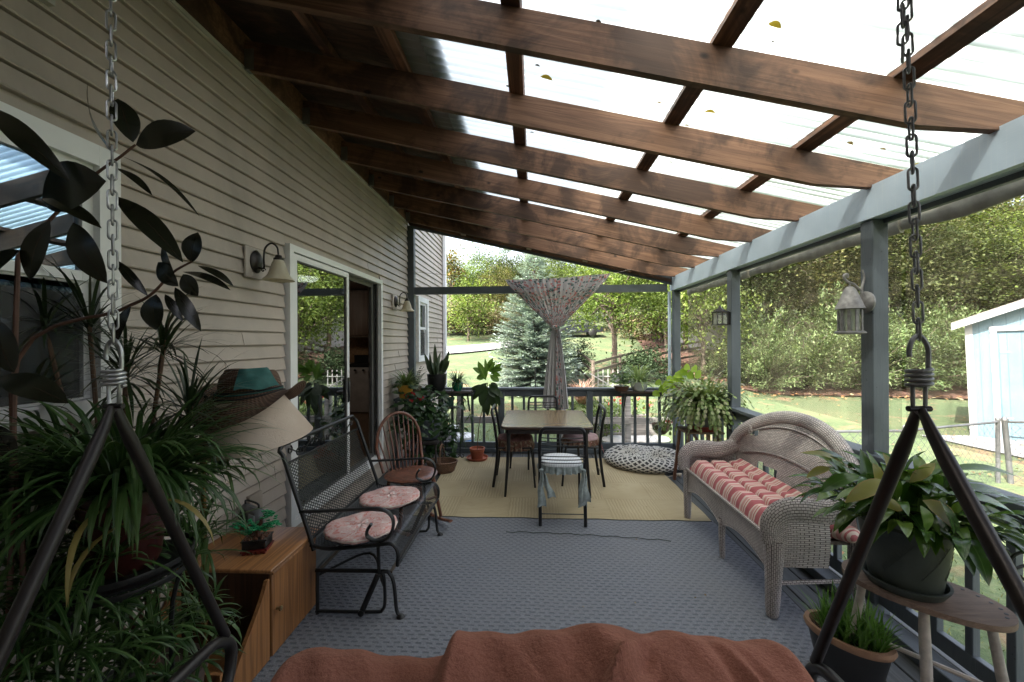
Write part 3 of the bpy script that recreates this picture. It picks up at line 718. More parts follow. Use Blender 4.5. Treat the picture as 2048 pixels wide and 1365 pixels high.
for i,(k,m,s,h,r,zc,ncl,nlf,L,clr) in enumerate(kinds):
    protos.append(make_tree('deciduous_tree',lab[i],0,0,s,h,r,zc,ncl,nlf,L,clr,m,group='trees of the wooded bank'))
random.seed(5)
spots=[]
# wooded bank beyond the shrubs (right) and behind the slope (centre and left)
for px_ in range(1330,2230,62): spots.append((px_+ru(-20,20),ru(23,26),ru(.85,1.05),random.choice([0,1,1,2,3])))
for px_ in range(1300,2300,75): spots.append((px_+ru(-25,25),ru(29,33),ru(1.05,1.3),random.choice([0,1,2,1])))
for px_ in range(1360,2280,110): spots.append((px_+ru(-25,25),ru(37,42),ru(1.3,1.5),random.choice([0,1,2])))
for px_ in range(925,1330,42): spots.append((px_+ru(-12,12),ru(43,48),ru(.92,1.12),random.choice([1,2,3,3])))
for px_ in range(945,1330,60): spots.append((px_+ru(-12,12),ru(38,41),ru(.55,.75),random.choice([0,1,2,3,3])))
used=set()
for (px_,Y,s,k) in spots:
    d=ray(px_,681); x=d[0]/d[1]*Y; loc=(x,Y,g(x,Y)-.25)
    if k in used: dup(protos[k],loc,ru(0,6.28),tlab(k,px_,Y),(s*ru(.95,1.1),s*ru(.95,1.1),s))
    else:
        used.add(k); protos[k]['label']=tlab(k,px_,Y); protos[k].location=loc; protos[k].scale=(s,s,s); protos[k].rotation_euler=(0,0,ru(0,6))
# reflected side: trees behind and beside, seen in the window and door glass
x=onY(903,600,40).x; make_tree('maple_tree','orange topped autumn tree beside the white corner board',x,40,31,8.8,1.5,6.6,34,40,.26,.9,leafO,th=.12)
x=onY(925,600,30).x; make_tree('maple_tree','round yellow green tree standing over the drive at the house corner',x,32.5,32,5.2,2.1,3.0,60,50,.2,1.0,leafC,th=.12)
# low brushy thicket along the drive
br=m_leaf('thicket_foliage',[(.09,.10,.035),(.14,.13,.06),(.20,.14,.10),(.10,.12,.03)],.7,.2,.2)
for i,(px_,Y,s) in enumerate(((915,37,1.0),(945,36.5,1.15),(975,37,1.0),(1000,36,.9),(1025,37,1.1),(890,36,1.1),(1120,37,.9),(1260,33,1.0),(1310,31,1.1))):
    x=onY(px_,681,Y).x; tl_='tangled brown green bush of the thicket edge, '+('beside the white corner board' if px_<930 else 'over the drive bend' if px_<980 else 'just short of the spruce' if px_<1060 else 'behind the curtain' if px_<1200 else 'behind the maple trunk')
    if i==0: th0=make_tree('bush',tl_,x,Y,41,2.9,1.5,1.3,50,46,.17,.8,br,'bush','bushes of the thicket edge',.05)
    else: dup(th0,(x,Y,g(x,Y)-.1),ru(0,6),tl_,s)
# maple in front of the fence
mt=make_tree('maple_tree','spreading bright green maple with a forked trunk behind the fence',onY(1226,745,17.6).x,17.6,51,5.9,2.55,3.75,150,46,.15,.75,leafC,th=.15)
mt2=make_tree('maple_tree','pale green drooping tree behind the corner post',onY(1405,700,18.5).x,18.5,52,6.2,1.9,3.6,90,46,.16,.75,leafC,th=.13,droop=.5)
# dark yew-like conifer
dk=m_leaf('dark_needles',[(.018,.035,.014),(.035,.06,.025),(.05,.075,.035)],.6,.1,.2)
make_tree('yew_tree','low dark spreading yew beside the maple trunk',onY(1297,740,16.2).x,16.2,53,1.75,1.15,.85,60,60,.10,.45,dk,th=.07)
make_tree('yew_tree','small dark bush under the blue spruce branches',onY(1150,760,16.5).x,16.5,54,1.9,.9,1.0,40,50,.10,.4,dk,th=.05)
# blue spruce
def spruce(x,y,h,rb):
    z0=g(x,y)-.05; rt=thing('spruce_tree','tall silvery blue spruce behind the knotted curtain','tree',(x,y,z0))
    random.seed(61); c=MB(); tk=MB(); tk.sweep([(0,0,-.2),(0,0,h*.5),(0,0,h)],[.12,.08,.015],n=8)
    z=.12
    while z<h*.985:
        t=z/h; rr=rb*(1-t**1.7)*(1.0)+.10; nb=max(8,int(rr*19))
        for k in range(nb):
            a=2*PI*k/nb+ru(-.25,.25); L=rr*ru(.78,1.12); el=-.10+.45*t
            bz=z+ru(-.07,.07); steps=max(4,int(L/.10)); 
            tk.sweep([(0,0,bz),(L*.5*math.cos(a),L*.5*math.sin(a),bz+L*.5*el-.02),(L*math.cos(a),L*math.sin(a),bz+L*el+.04)],[.014,.008,.003],n=4)
            for s_ in range(2,steps+1):
                q=s_/steps; p=V(L*q*math.cos(a),L*q*math.sin(a),bz+L*q*el-.05*math.sin(q*3)+.07*q*q)
                for side in(-1,0,1):
                    aa=a+side*ru(.5,.95); ll=(.16+.12*(1-q))*ru(.8,1.2)
                    d=V(math.cos(aa),math.sin(aa),ru(-.15,.25))
                    for m_ in range(7):
                        w_=V(ru(-1,1),ru(-1,1),ru(-.4,1)).normalized()*.35
                        dd=(d*.75+w_).normalized(); sd=dd.cross(V(0,0,1)).normalized()
                        c.rhomb(p+d*ll*ru(0,.8),dd,sd,.10,.032)
                    c.rhomb(p,d,d.cross(V(0,0,1)).normalized(),ll,.045)
        z+=.13+.05*rnd()
    tk.build('trunk',bark,rt,world=False)
    c.build('crown',m_leaf('blue_needles',[(.24,.31,.29),(.38,.46,.43),(.48,.56,.54),(.28,.35,.3)],.55,.12,.3),rt,smooth=False,world=False)
spruce(onY(1070,775,14.8).x,14.8,4.95,1.55)
# large pale shrubs on the mulch bank
sx=[(9.9,17.6,.92),(11.8,17.9,1.05),(13.9,17.7,1.1),(16.0,17.8,1.12),(18.2,18.1,1.1),(20.6,18.2,1.05),(10.9,19.6,1.12),(15.0,20,1.2),(19.3,20.2,1.2),(8.6,18.6,.8)]
def shrub():
    rt=thing('viburnum_shrub','broad pale green shrub of the front row midway between the two lantern posts','shrub',(0,0,0),0,'shrubs on the mulch bank')
    random.seed(71); c=MB(); tk=MB()
    for i in range(210):
        a=ru(0,6.28); u=rnd(); el=.15+1.35*rnd()**.8; L=1.75*ru(.72,1.1)
        p=V(0,0,.1); d=V(math.cos(a)*math.cos(el),math.sin(a)*math.cos(el),math.sin(el)); path=[p.copy()]
        for s_ in range(8):
            p=p+d*(L/8)*1.05; d=(d+V(math.cos(a),math.sin(a),-.15)*.07).normalized(); path.append(p.copy())
            if s_>=2:
                for m_ in range(6+int(s_*1.6)):
                    off=V(ru(-1,1),ru(-1,1),ru(-1,1))*.14; dd=(d*.6+V(ru(-1,1),ru(-1,1),ru(-.6,.3))).normalized(); sd=dd.cross(V(ru(-.3,.3),ru(-.3,.3),1)).normalized()
                    c.rhomb(p+off,dd,sd,ru(.09,.15),ru(.035,.06))
        if i%4==0: tk.sweep(path,.012,n=4)
    tk.build('trunk',bark,rt,world=False); c.build('crown',leafS,rt,smooth=False,world=False); return rt
sh0=shrub()
for i,(x,y,s) in enumerate(sx):
    if i==0: sh0.location=(x,y,g(x,y)-.05); sh0.scale=(s*1.0,s,s*1.25)
    else: dup(sh0,(x,y,g(x,y)-.05),ru(0,6),['','broad pale shrub of the front row just past the big lantern','broad pale shrub of the front row close before the big lantern post','broad pale shrub of the front row between big lantern post and chain','pale shrub of the front row behind the chain hook','pale shrub of the front row ending at the shed','pale shrub of the back row behind the small lantern','tall pale shrub of the back row behind the big lantern post','tall pale shrub of the back row behind the shed corner','smaller pale shrub starting the row by the small lantern post'][i],(s*1.08,s*1.08,s*[1,1.18,1.42,1.22,1.5,1.3,1.45,1.75,1.5,.95][i]))
# ranch fence
wood_g=m_wood('weathered_fence_wood',(.07,.055,.04),(.13,.105,.08),'x',.8)
rfc=thing('post_and_rail_fence','dark weathered rail fence running behind the maple','fence',(3,15,0))
fp=[onY(p,740,Y) for p,Y in ((1186,14.0),(1240,16.0),(1300,18.2),(1352,20),(1410,22))]
fp=[V(p.x,p.y,g(p.x,p.y)) for p in fp]
for i,p in enumerate(fp):
    mb=MB(); mb.box((p.x,p.y,p.z+.5),(.11,.11,1.3),bev=.01); mb.build('post',wood_g,rfc)
    if i:
        for z in(.35,.75,1.05):
            mb=MB(); mb.beam(fp[i-1]+V(0,-.07,z),p+V(0,-.07,z),.03,.10); mb.build('rail',wood_g,rfc)
q0=fp[0]; 
for z in (.35,.75,1.05):
    mb=MB(); mb.beam(q0+V(.02,0,z),V(q0.x-.15,q0.y+3.2,g(q0.x-.15,q0.y+3.2)+z),.03,.10); mb.build('rail',wood_g,rfc)
mb=MB(); mb.box((q0.x-.15,q0.y+3.2,g(q0.x,q0.y+3.2)+.5),(.11,.11,1.3)); mb.build('post',wood_g,rfc)
# lower garden fence just beyond the porch end
gf=thing('garden_fence','low grey board garden fence beyond the end railing','fence',(0.5,8.0,-.7))
wood_l=m_wood('grey_garden_wood',(.16,.15,.14),(.30,.28,.26),'x',.8)
for a,b_ in ((-1.5,.6),(.6,1.88),(1.88,3.6)):
    mb=MB(); mb.beam((a,8.0,.03),(b_,8.0,.03),.035,.13); mb.build('rail',wood_l,gf)
for x in (-1.5,.6,1.88,3.6):
    mb=MB(); mb.box((x,8.08,-.1),(.11,.11,1.25),bev=.01); mb.build('post',wood_l,gf)
# raised beds, stones, flowers beyond the end railing
bd=thing('raised_bed','weathered timber raised garden bed with red flowers','raised bed',(1.9,10.2,-.7))
mb=MB()
for (c,s) in (((1.9,9.6,-.5),(2.2,.05,.3)),((1.9,10.8,-.5),(2.2,.05,.3)),((.82,10.2,-.5),(.05,1.15,.3)),((2.98,10.2,-.5),(.05,1.15,.3))): mb.box(c,s)
mb.build('frame',wood_l,bd)
mb=MB(); mb.box((1.9,10.2,-.5),(2.08,1.12,.2)); mb.build('soil',soil,bd)
random.seed(9); mb=MB(); fl=MB()
for i in range(500):
    x,y=ru(.9,2.9),ru(9.7,10.7); z=-.4; p=(x,y,z+ru(0,.45))
    mb.rhomb(p,V(ru(-1,1),ru(-1,1),ru(0,1)).normalized(),V(ru(-1,1),ru(-1,1),0).normalized(),.12,.06)
    if i%9==0 and x>1.9: fl.rhomb((x,y,z+ru(.25,.6)),V(ru(-1,1),ru(-1,1),.3).normalized(),V(ru(-1,1),0,1).normalized(),.09,.09)
mb.build('foliage',leafC,bd,smooth=False); fl.build('flowers',m_plain('red_petals',(.5,.07,.05),.6),bd,smooth=False)
mp=onY(1165,775,12.5)
pk=thing('ornamental_grass','pinkish fountain grass mound beside the curtain tail','grass clump',(mp.x,12.5,g(mp.x,12.5)))
mb=MB()
for i in range(420): mb.strap((mp.x+ru(-.1,.1),12.5+ru(-.1,.1),g(mp.x,12.5)),ru(0,6.28),ru(.6,1.5),ru(.5,.95),.018,ru(.8,1.9),4,0,.9)
mb.build('foliage',m_leaf('pink_grass',[(.40,.22,.19),(.5,.32,.27),(.3,.2,.13)],.7,.3),pk,smooth=False)
# green bush by the garden
make_tree('bush','leafy green garden bush just beyond the right railing panel',onY(1215,820,9).x,9.2,81,1.0,.4,.55,26,40,.07,.25,leafC,'bush',None,.02)
# white trellis
tr_=thing('trellis','white lattice trellis and arch piece in the garden','trellis',tuple(onY(1216,770,11.5)))
trel_m=m_plain('weathered_white_wood',(.32,.32,.30),.7)
c0=onY(1216,770,11.5); zg=g(c0.x,11.5)
for dx in (-.28,-.14,0,.14,.28):
    mb=MB(); mb.box((c0.x+dx,11.5,zg+.62),(.02,.02,1.24)); mb.build('upright',trel_m,tr_)
for dz in (.3,.55,.8,1.05): 
    mb=MB(); mb.box((c0.x,11.478,zg+dz),(.60,.02,.02)); mb.build('crossbar',trel_m,tr_)
mb=MB(); mb.beam((c0.x-.55,11.3,zg+1.15),(c0.x+.35,11.2,zg+.62),.02,.03); mb.build('brace',trel_m,tr_)
# metal stakes in the lawn beside the curtain
for i,px_ in enumerate((1071,1131)):
    p=onY(px_,790,11); o=MB().sweep([(p.x,11,g(p.x,11)-.1),(p.x,11,1.62-55/796*11 if i==0 else 1.62-60/796*11)],.018,n=6).build('garden_stake',black_iron)
    tag(o,['thin dark garden stake near the spruce','thin dark garden stake just beside the curtain'][i],'stake')
# bucket and white pipe beyond the end rail
bp=onY(924,880,7.0); zb=-.7
bk=thing('bucket','blue plastic tub with white lid beyond the corner plants','bucket',(bp.x,7.0,zb))
for (z0_,z1_) in ():pass
mb=MB(); mb.lathe([(.0,.0),(.17,.0),(.20,.55),(.215,.55),(.215,.60),(.205,.62)],(bp.x,7.0,-.7+.0),28); mb.build('body',m_plain('blue_plastic',(.05,.22,.55),.4),bk)
mb=MB(); mb.lathe([(.22,.61),(.225,.65),(.2,.665),(0,.67)],(bp.x,7.0,-.7),28); mb.build('lid',white_vinyl,bk)
mb=MB(); mb.sweep([(bp.x-.213*math.cos(a),7.0-.06-.19*math.sin(a),-.16-.12*math.sin(a)) for a in [PI*i/10 for i in range(11)]],.004,n=5); mb.build('handle',steel,bk)
bp=onY(895,880,6.7); bp2=thing('storage_tub','pale lilac plastic tub standing behind the iron plant stand','tub',(bp.x,6.7,-.7))
mb=MB(); mb.box((bp.x,6.7,-.28),(.30,.3,.80),bev=.03); mb.build('body',m_plain('lilac_plastic',(.55,.5,.62),.4),bp2); mb=MB(); mb.box((bp.x,6.7,.145),(.34,.34,.05),bev=.012); mb.build('lid',white_vinyl,bp2)
# stones
for i,(px_,w_) in enumerate(((1232,.35),(1262,.3),(1290,.34),(1316,.28))):
    p=onZ(px_,880,-.65); mb=MB()
    mb.lathe([(0,.0),(w_*.9,.0),(w_,.05),(w_*.8,.11),(w_*.3,.13),(0,.135)],(p.x,p.y,-.69),11,1,.7); o=mb.build('paving_stone',m_plain('white_stone',(.36,.36,.34),.8,var=.2,bump=.6)); tag(o,'flat whitish stone in the path beyond the dog bed','stone','white stones beyond the dog bed')
# hanging basket outside the corner
hb=onY(1322,850,6.15); hk=thing('hanging_basket','brown coco hanging basket with red flower outside the end railing','hanging basket',(hb.x,6.15,hb.z))
mb=MB(); mb.lathe([(0,-.14),(.06,-.13),(.12,-.06),(.14,.02),(.13,.02),(.11,-.04),(0,-.08)],(hb.x,6.15,hb.z),20); mb.build('basket',m_plain('coco_fibre',(.12,.075,.045),.95,var=.4,scale=40,bump=.9,bscale=80,bd=.01),hk)
for k in range(3):
    a=k*2.1; mb=MB(); mb.sweep([(hb.x+.135*math.cos(a),6.15+.135*math.sin(a),hb.z+.02),(hb.x,6.15,hb.z+.55)],.002,n=4); mb.build('wire',black_iron,hk)
mb=MB()
for i in range(60): mb.strap((hb.x,6.15,hb.z),ru(0,6.28),ru(.2,1.4),ru(.12,.3),.008,ru(1,2.8),5,.1)
mb.build('foliage',m_leaf('pale_spider_leaf',[(.16,.24,.08),(.3,.36,.18)],.5,.3),hk)
mb=MB()
for i in range(12): mb.rhomb((hb.x+.09+ru(-.02,.02),6.1,hb.z+.07+ru(-.02,.02)),V(ru(-1,1),ru(-1,.2),ru(-1,1)).normalized(),V(ru(-1,1),0,ru(-1,1)).normalized(),.05,.04)
mb.build('flower',m_plain('red_petal',(.6,.03,.03),.5),hk,smooth=False)
# ================================================================= SHED, CHAIN LINK, CAR, FAR HOUSE
blue=NT('pale_blue_shed_paint'); _sp=blue.t.nodes.new("ShaderNodeSeparateXYZ"); blue.l(blue.coord(),_sp.inputs[0]); _fr=blue.math('FRACT',blue.math('DIVIDE',_sp.outputs[0],.203)); _ln=blue.math('LESS_THAN',_fr,.06)
blue.col(blue.mix(blue.math('MULTIPLY',_ln,.45),blue.ramp(blue.noise(blue.coord(),2.5,5,.4),[(.3,(.125,.21,.265)),(.7,(.15,.245,.30))]),(.05,.09,.12))); blue.rough(.6); blue.bump(blue.math('SUBTRACT',1.0,_ln),.6,.01); blue=blue.m
SX,SY,SZ=10.35,10.0,-.7
shtrim=m_plain('shed_white_trim',(.33,.34,.35),.5)
sd0=thing('shed','pale blue shed with white trim and double doors','shed',(SX,SY,SZ))
def shb(nm,c,s,m,par=sd0,rot=None,bev=0):
    mb=MB(); mb.box((SX+c[0],SY+c[1],SZ+c[2]),s,rot,bev); return mb.build(nm,m,par,smooth=False)
mb=MB(); W_=3.6; hw=2.72; rd=1.45*.5+.0
mb.prism([(SX+0,SZ),(SX+W_,SZ),(SX+W_,SZ+hw),(SX+W_/2,SZ+hw+.42*W_/2),(SX,SZ+hw)],SY,SY+3.2,'y'); mb.build('wall',blue,sd0,smooth=False)
for s in(-1,1):
    a=V(SX+W_/2+s*(W_/2+.22),0,SZ+hw-.42*.22+.03); b_=V(SX+W_/2,0,SZ+hw+.42*W_/2+.03)
    mb=MB(); e=.05
    mb.prism([(a.x,a.z),(b_.x,b_.z),(b_.x,b_.z+e),(a.x,a.z+e)],SY-.22,SY+3.4,'y'); mb.build('roof',m_plain('grey_shingle',(.22,.21,.2),.9,var=.3,scale=20,bump=.6),sd0,smooth=False)
    mb=MB(); mb.prism([(a.x,a.z-.13),(b_.x,b_.z-.13),(b_.x,b_.z+.01),(a.x,a.z+.01)],SY-.245,SY-.222,'y'); mb.build('fascia',shtrim,sd0,smooth=False)
shb('corner_board',(.05,-.015,hw/2-.02),(.12,.03,hw-.05),shtrim); shb('corner_board',(W_-.05,-.015,hw/2-.02),(.12,.03,hw-.05),shtrim)
for x0 in (.48,1.85):
    dr=shb('door',(x0+.62,-.02,1.25),(1.20,.03,2.3),blue)
    shb('hinge',(x0+.10,-.042,.5),(.14,.012,.03),shtrim,dr); shb('hinge',(x0+.10,-.042,2.0),(.14,.012,.03),shtrim,dr)
for x0 in (.42,1.79,3.12): shb('door_trim',(x0,-.028,1.24),(.10,.045,2.46),shtrim)
shb('door_trim',(1.77,-.028,2.53),(2.82,.045,.11),shtrim)
sd0.rotation_euler=(0,-.03,R(-46))
galv=m_plain('galvanised_pipe',(.16,.165,.17),.5,.6,var=.15)
cf=thing('chain_link_fence','galvanised chain link fence and gate posts before the shed','fence',(7.4,6.8,-.7))
fpts=[V(2.9,5.9,-.7),V(5.4,6.1,-.7),V(7.45,6.8,-.7)]; fp2=[V(7.62,6.8,-.7),V(10.5,6.55,-.7)]
t=NT('chain_link_mesh'); t.col((.15,.155,.16)); t.rough(.5); t.b.inputs['Metallic'].default_value=.5; alpha(t,diamond(t,7.5,7.5,.032)); clm=t.m
for pts in (fpts,fp2):
    for a,b_ in zip(pts[:-1],pts[1:]):
        mb=MB(); mb.sweep([a+V(0,0,.98),b_+V(0,0,.98)],.02,n=8); mb.build('top_rail',galv,cf)
        L=(b_-a).length; mb=MB(); mb.grid(lambda u,v:a.lerp(b_,u)+V(0,-.02,.02+.95*v),1,1,(L,.95)); mb.build('mesh',clm,cf,smooth=False)
for p,r_,ln in ((fpts[0],.02,0),(fpts[1],.02,0),(fpts[2],.028,.0),(V(7.62,6.78,-.7),.036,.09),(fp2[1],.028,0)):
    mb=MB(); mb.sweep([p,p+V(-ln,0,1.0)],r_,n=10); mb.lathe([(r_*1.15,0),(r_*1.15,.03),(r_*.6,.06),(0,.07)],tuple(p+V(-ln,0,1.0)),12); mb.build('post',galv,cf)
# dark parked car on the drive above
cy=35.0; cx=onY(1150,660,cy).x; cz=g(cx,cy)
car=thing('parked_car','dark car parked on the slope behind the curtain','car',(cx,cy,cz))
cb=m_plain('dark_car_paint',(.02,.022,.03),.25,.3,bump=0)
mb=MB(); prof=[(-2.2,.35),(-2.15,.8),(-1.3,.9),(-.6,1.4),(.9,1.42),(1.6,.95),(2.2,.85),(2.25,.4)]
mb.prism([(cx+a,cz+b_) for a,b_ in prof],cy-.85,cy+.85,'y'); mb.build('body',cb,car,ang=20)
mb=MB(); mb.prism([(cx+a,cz+b_) for a,b_ in [(-1.1,.93),(-.55,1.33),(.85,1.35),(1.35,.97)]],cy-.87,cy-.852,'y'); mb.build('window',glass,car)
for a in (-1.4,1.4):
    for s in (-.8,.8):
        mb=MB(); mb.lathe([(0,-.1),(.3,-.1),(.34,-.07),(.34,.07),(.3,.1),(0,.1)],(cx+a,cy+s,cz+.34),18,mat=Matrix.Rotation(R(90),3,'X')); mb.build('wheel',black_pl,car)
fh=onY(1385,650,27); hx,hy=fh.x+1.5,27.5; hz=g(hx,hy)-.3
fhs=thing('white_house','white neighbouring house glimpsed between the trees','house',(hx,hy,hz))
mb=MB(); mb.box((hx,hy,hz+1.6),(3.6,4,3.6)); mb.build('wall',m_plain('white_siding',(.42,.42,.43),.6,bump=0),fhs,smooth=False)
for s in(-1,1):
    mb=MB(); mb.prism([(hx+s*2.1,hz+3.3),(hx,hz+4.5),(hx,hz+4.62),(hx+s*2.1,hz+3.42)],hy-2.2,hy+2.2,'y'); mb.build('roof',m_plain('grey_roof',(.2,.2,.21),.8),fhs,smooth=False)
mb=MB(); mb.prism([(hx-1.8,hz+3.4),(hx+1.8,hz+3.4),(hx,hz+4.5)],hy-2,hy-1.95,'y'); mb.build('gable',white_vinyl,fhs,smooth=False)
for dx in(-1.0,.9):
    mb=MB(); mb.box((hx+dx,hy-2.01,hz+2.4),(.8,.03,1.1)); mb.build('window',m_plain('dark_pane',(.03,.035,.04),.1,bump=0),fhs,smooth=False)
# ================================================================= RUGS
t=NT('blue_grey_carpet'); v=t.coord(); sp=t.t.nodes.new("ShaderNodeSeparateXYZ"); nzv=t.noise(v,22,3)
t.l(v,sp.inputs[0]); X_=t.math('ADD',sp.outputs[0],t.math('MULTIPLY',nzv,.012)); Y_=t.math('ADD',sp.outputs[1],t.math('MULTIPLY',nzv,.010))
row=t.math('DIVIDE',Y_,.030); uu=t.math('ADD',t.math('DIVIDE',X_,.058),t.math('MULTIPLY',t.math('FLOOR',row),.5)); fu=t.math('ABSOLUTE',t.math('SUBTRACT',t.math('FRACT',uu),.5)); fv=t.math('ABSOLUTE',t.math('SUBTRACT',t.math('FRACT',row),.5))
def soft(x,a,b_):
    mr=t.t.nodes.new("ShaderNodeMapRange"); t.l(x,mr.inputs[0]); mr.inputs[1].default_value=a; mr.inputs[2].default_value=b_; mr.inputs[3].default_value=1; mr.inputs[4].default_value=0; return mr.outputs[0]
dash=t.math('MULTIPLY',soft(fu,.20,.36),soft(fv,.12,.26))
f=t.noise(v,140,3,0,.8); f2=t.noise(v,2.0,5,.4); c=t.ramp(f,[(.25,(.11,.115,.13)),(.75,(.28,.295,.33))]); c=t.mix(t.math('MULTIPLY',dash,t.ramp(t.noise(v,1.3,4,.6),[(.35,.28),(.7,.6)])),c,(.055,.06,.075))
c=t.mix(t.ramp(f2,[(.4,(0,0,0)),(.75,(.4,.4,.4))]),c,(.21,.21,.22))
t.col(c); t.rough(.95); t.b.inputs['Specular IOR Level'].default_value=.1
t.bump(t.math('SUBTRACT',t.math('MULTIPLY',f,.6),dash),.8,.006); carp=t.m
def rug(name,x0,x1,y0,y1,z,th,mat,label,wav=.006):
    r=thing(name,label,'rug',((x0+x1)/2,(y0+y1)/2,z))
    mb=MB(); nu,nv=60,30
    mb.grid(lambda u,v:(x0+(x1-x0)*u+wav*math.sin(v*17),y0+(y1-y0)*v+wav*math.sin(u*23)+wav*.7*math.sin(u*51+1),z+th+(.0025*math.sin(u*31+v*9)*math.sin(v*13) if 0<u<1 else 0)),nu,nv)
    mb.build('pile',mat,r)
    mb=MB(); ed=[(x0,y0,z+th*.6),(x1,y0,z+th*.6),(x1,y1,z+th*.6),(x0,y1,z+th*.6)]
    P_=[]
    for i in range(4):
        a,b_=Vector(ed[i]),Vector(ed[(i+1)%4])
        for k in range(40):
            p=a.lerp(b_,k/40); u=(p.x-x0)/(x1-x0); vv=(p.y-y0)/(y1-y0)
            P_.append((p.x+wav*math.sin(vv*17),p.y+wav*math.sin(u*23)+wav*.7*math.sin(u*51+1),p.z))
    mb.sweep(P_,th*.7,th*.55,n=6,up=(0,0,1),closed=True); mb.build('binding',m_plain('dark_binding',(.05,.05,.045),.9),r)
    return r
rug('carpet',-1.50,1.60,.15,3.66,.0,.008,carp,'blue grey textured outdoor carpet covering the front half of the deck')
t=NT('straw_yellow_rug'); v=t.coord(); sp=t.t.nodes.new("ShaderNodeSeparateXYZ"); t.l(v,sp.inputs[0]); S=.48
cx_=t.math('FLOOR',t.math('DIVIDE',sp.outputs[0],S)); cy_=t.math('FLOOR',t.math('DIVIDE',sp.outputs[1],S))
par=t.math('ABSOLUTE',t.math('MODULO',t.math('ADD',cx_,cy_),2.0))
nz=t.noise(v,14,3)
def lines(o_): return t.math('SINE',t.math('ADD',t.math('MULTIPLY',o_,210.0),t.math('MULTIPLY',nz,5.0)))
ln_=t.math('ADD',t.math('MULTIPLY',lines(sp.outputs[0]),par),t.math('MULTIPLY',lines(sp.outputs[1]),t.math('SUBTRACT',1.0,par)))
f=t.noise(v,1.8,5,.4); 
c=t.ramp(f,[(.3,(.37,.30,.185)),(.7,(.47,.395,.26))]); c=t.mix(t.ramp(t.math('MULTIPLY_ADD',ln_,.5,.5),[(.0,(.22,.22,.22)),(.5,(0,0,0))]),c,(.2,.16,.08))
fx=t.math('FRACT',t.math('DIVIDE',sp.outputs[0],S)); fy=t.math('FRACT',t.math('DIVIDE',sp.outputs[1],S))
sm=t.math('MAXIMUM',t.math('LESS_THAN',fx,.012),t.math('LESS_THAN',fy,.012)); c=t.mix(t.math('MULTIPLY',sm,.25),c,(.16,.12,.06))
st_=t.noise(v,4,5,.5,.7); c=t.mix(t.ramp(st_,[(.62,(0,0,0)),(.75,(.35,.35,.35))]),c,(.22,.16,.08))
t.col(c); t.rough(.95); t.b.inputs['Specular IOR Level'].default_value=.1; t.bump(t.math('ADD',ln_,t.noise(v,160,2)),.35,.003); 
rug('rug',-1.12,1.575,3.62,5.50,.006,.007,t.m,'straw yellow woven rug under the dining table')
mb=MB(); pth=[onZ(1012+ (i/24)*330,1063+18*(i/24)**1.5+1.2*math.sin(i*1.9),.017) for i in range(25)]
mb.sweep(pth,.0028,n=5); tag(mb.build('loose_cord',m_plain('dark_green_cord',(.02,.03,.022),.8)),'thin dark loose cord lying across the grey carpet','cord')
# ================================================================= DINING SET
tt=NT('table_laminate'); v=tt.coord(); a=tt.noise(tt.coord(scale=(1,8,1)),2,2,.3); tt.col(tt.ramp(a,[(.2,(.19,.135,.07)),(.8,(.225,.16,.085))])); tt.rough(.22); tt.b.inputs['Specular IOR Level'].default_value=.6; tt=tt.m
def rrect(x0,x1,y0,y1,r,n=6):
    o=[]
    for (cx,cy,a0) in ((x1-r,y1-r,0),(x0+r,y1-r,90),(x0+r,y0+r,180),(x1-r,y0+r,270)):
        for k in range(n+1): a=R(a0+90*k/n); o.append((cx+r*math.cos(a),cy+r*math.sin(a)))
    return o
TB=thing('dining_table','square folding dining table with brown yellow top on dark tapered legs','table',(.14,4.58,0.013))
x0,x1,y0,y1=-.335,.615,4.06,5.06
mb=MB(); mb.prism(rrect(x0+.004,x1-.004,y0+.004,y1-.004,.075),.727,.741); mb.build('tabletop',tt,TB)
mb=MB(); mb.sweep([(p[0],p[1],.727) for p in rrect(x0,x1,y0,y1,.08)],.006,.014,n=8,up=(0,0,1),closed=True); mb.build('edge_band',m_plain('brown_edge',(.05,.028,.018),.4),TB)
mb=MB()
for (c,s) in ((((x0+x1)/2,y0+.05,.69),(.80,.018,.055)),(((x0+x1)/2,y1-.05,.69),(.80,.018,.055)),((x0+.05,(y0+y1)/2,.69),(.018,.86,.055)),((x1-.05,(y0+y1)/2,.69),(.018,.86,.055))): mb.box(c,s)
mb.build('apron',m_plain('dark_table_metal',(.03,.022,.02),.5),TB)
for sx in(0,1):
    for sy in(0,1):
        X=(x0+.075,x1-.075)[sx]; Y_=(y0+.075,y1-.075)[sy]; ox=(-1,1)[sx]*.035; oy=(-1,1)[sy]*.035
        mb=MB(); mb.sweep([(X,Y_,.70),(X,Y_,.50),(X+ox,Y_+oy,.015)],[.021,.019,.012],n=10); mb.build('leg',black_iron,TB)
chair_m=m_plain('black_chair_tube',(.012,.012,.013),.3,.2,bump=0)
vinyl_br=m_plain('brown_vinyl_seat',(.11,.04,.03),.45)
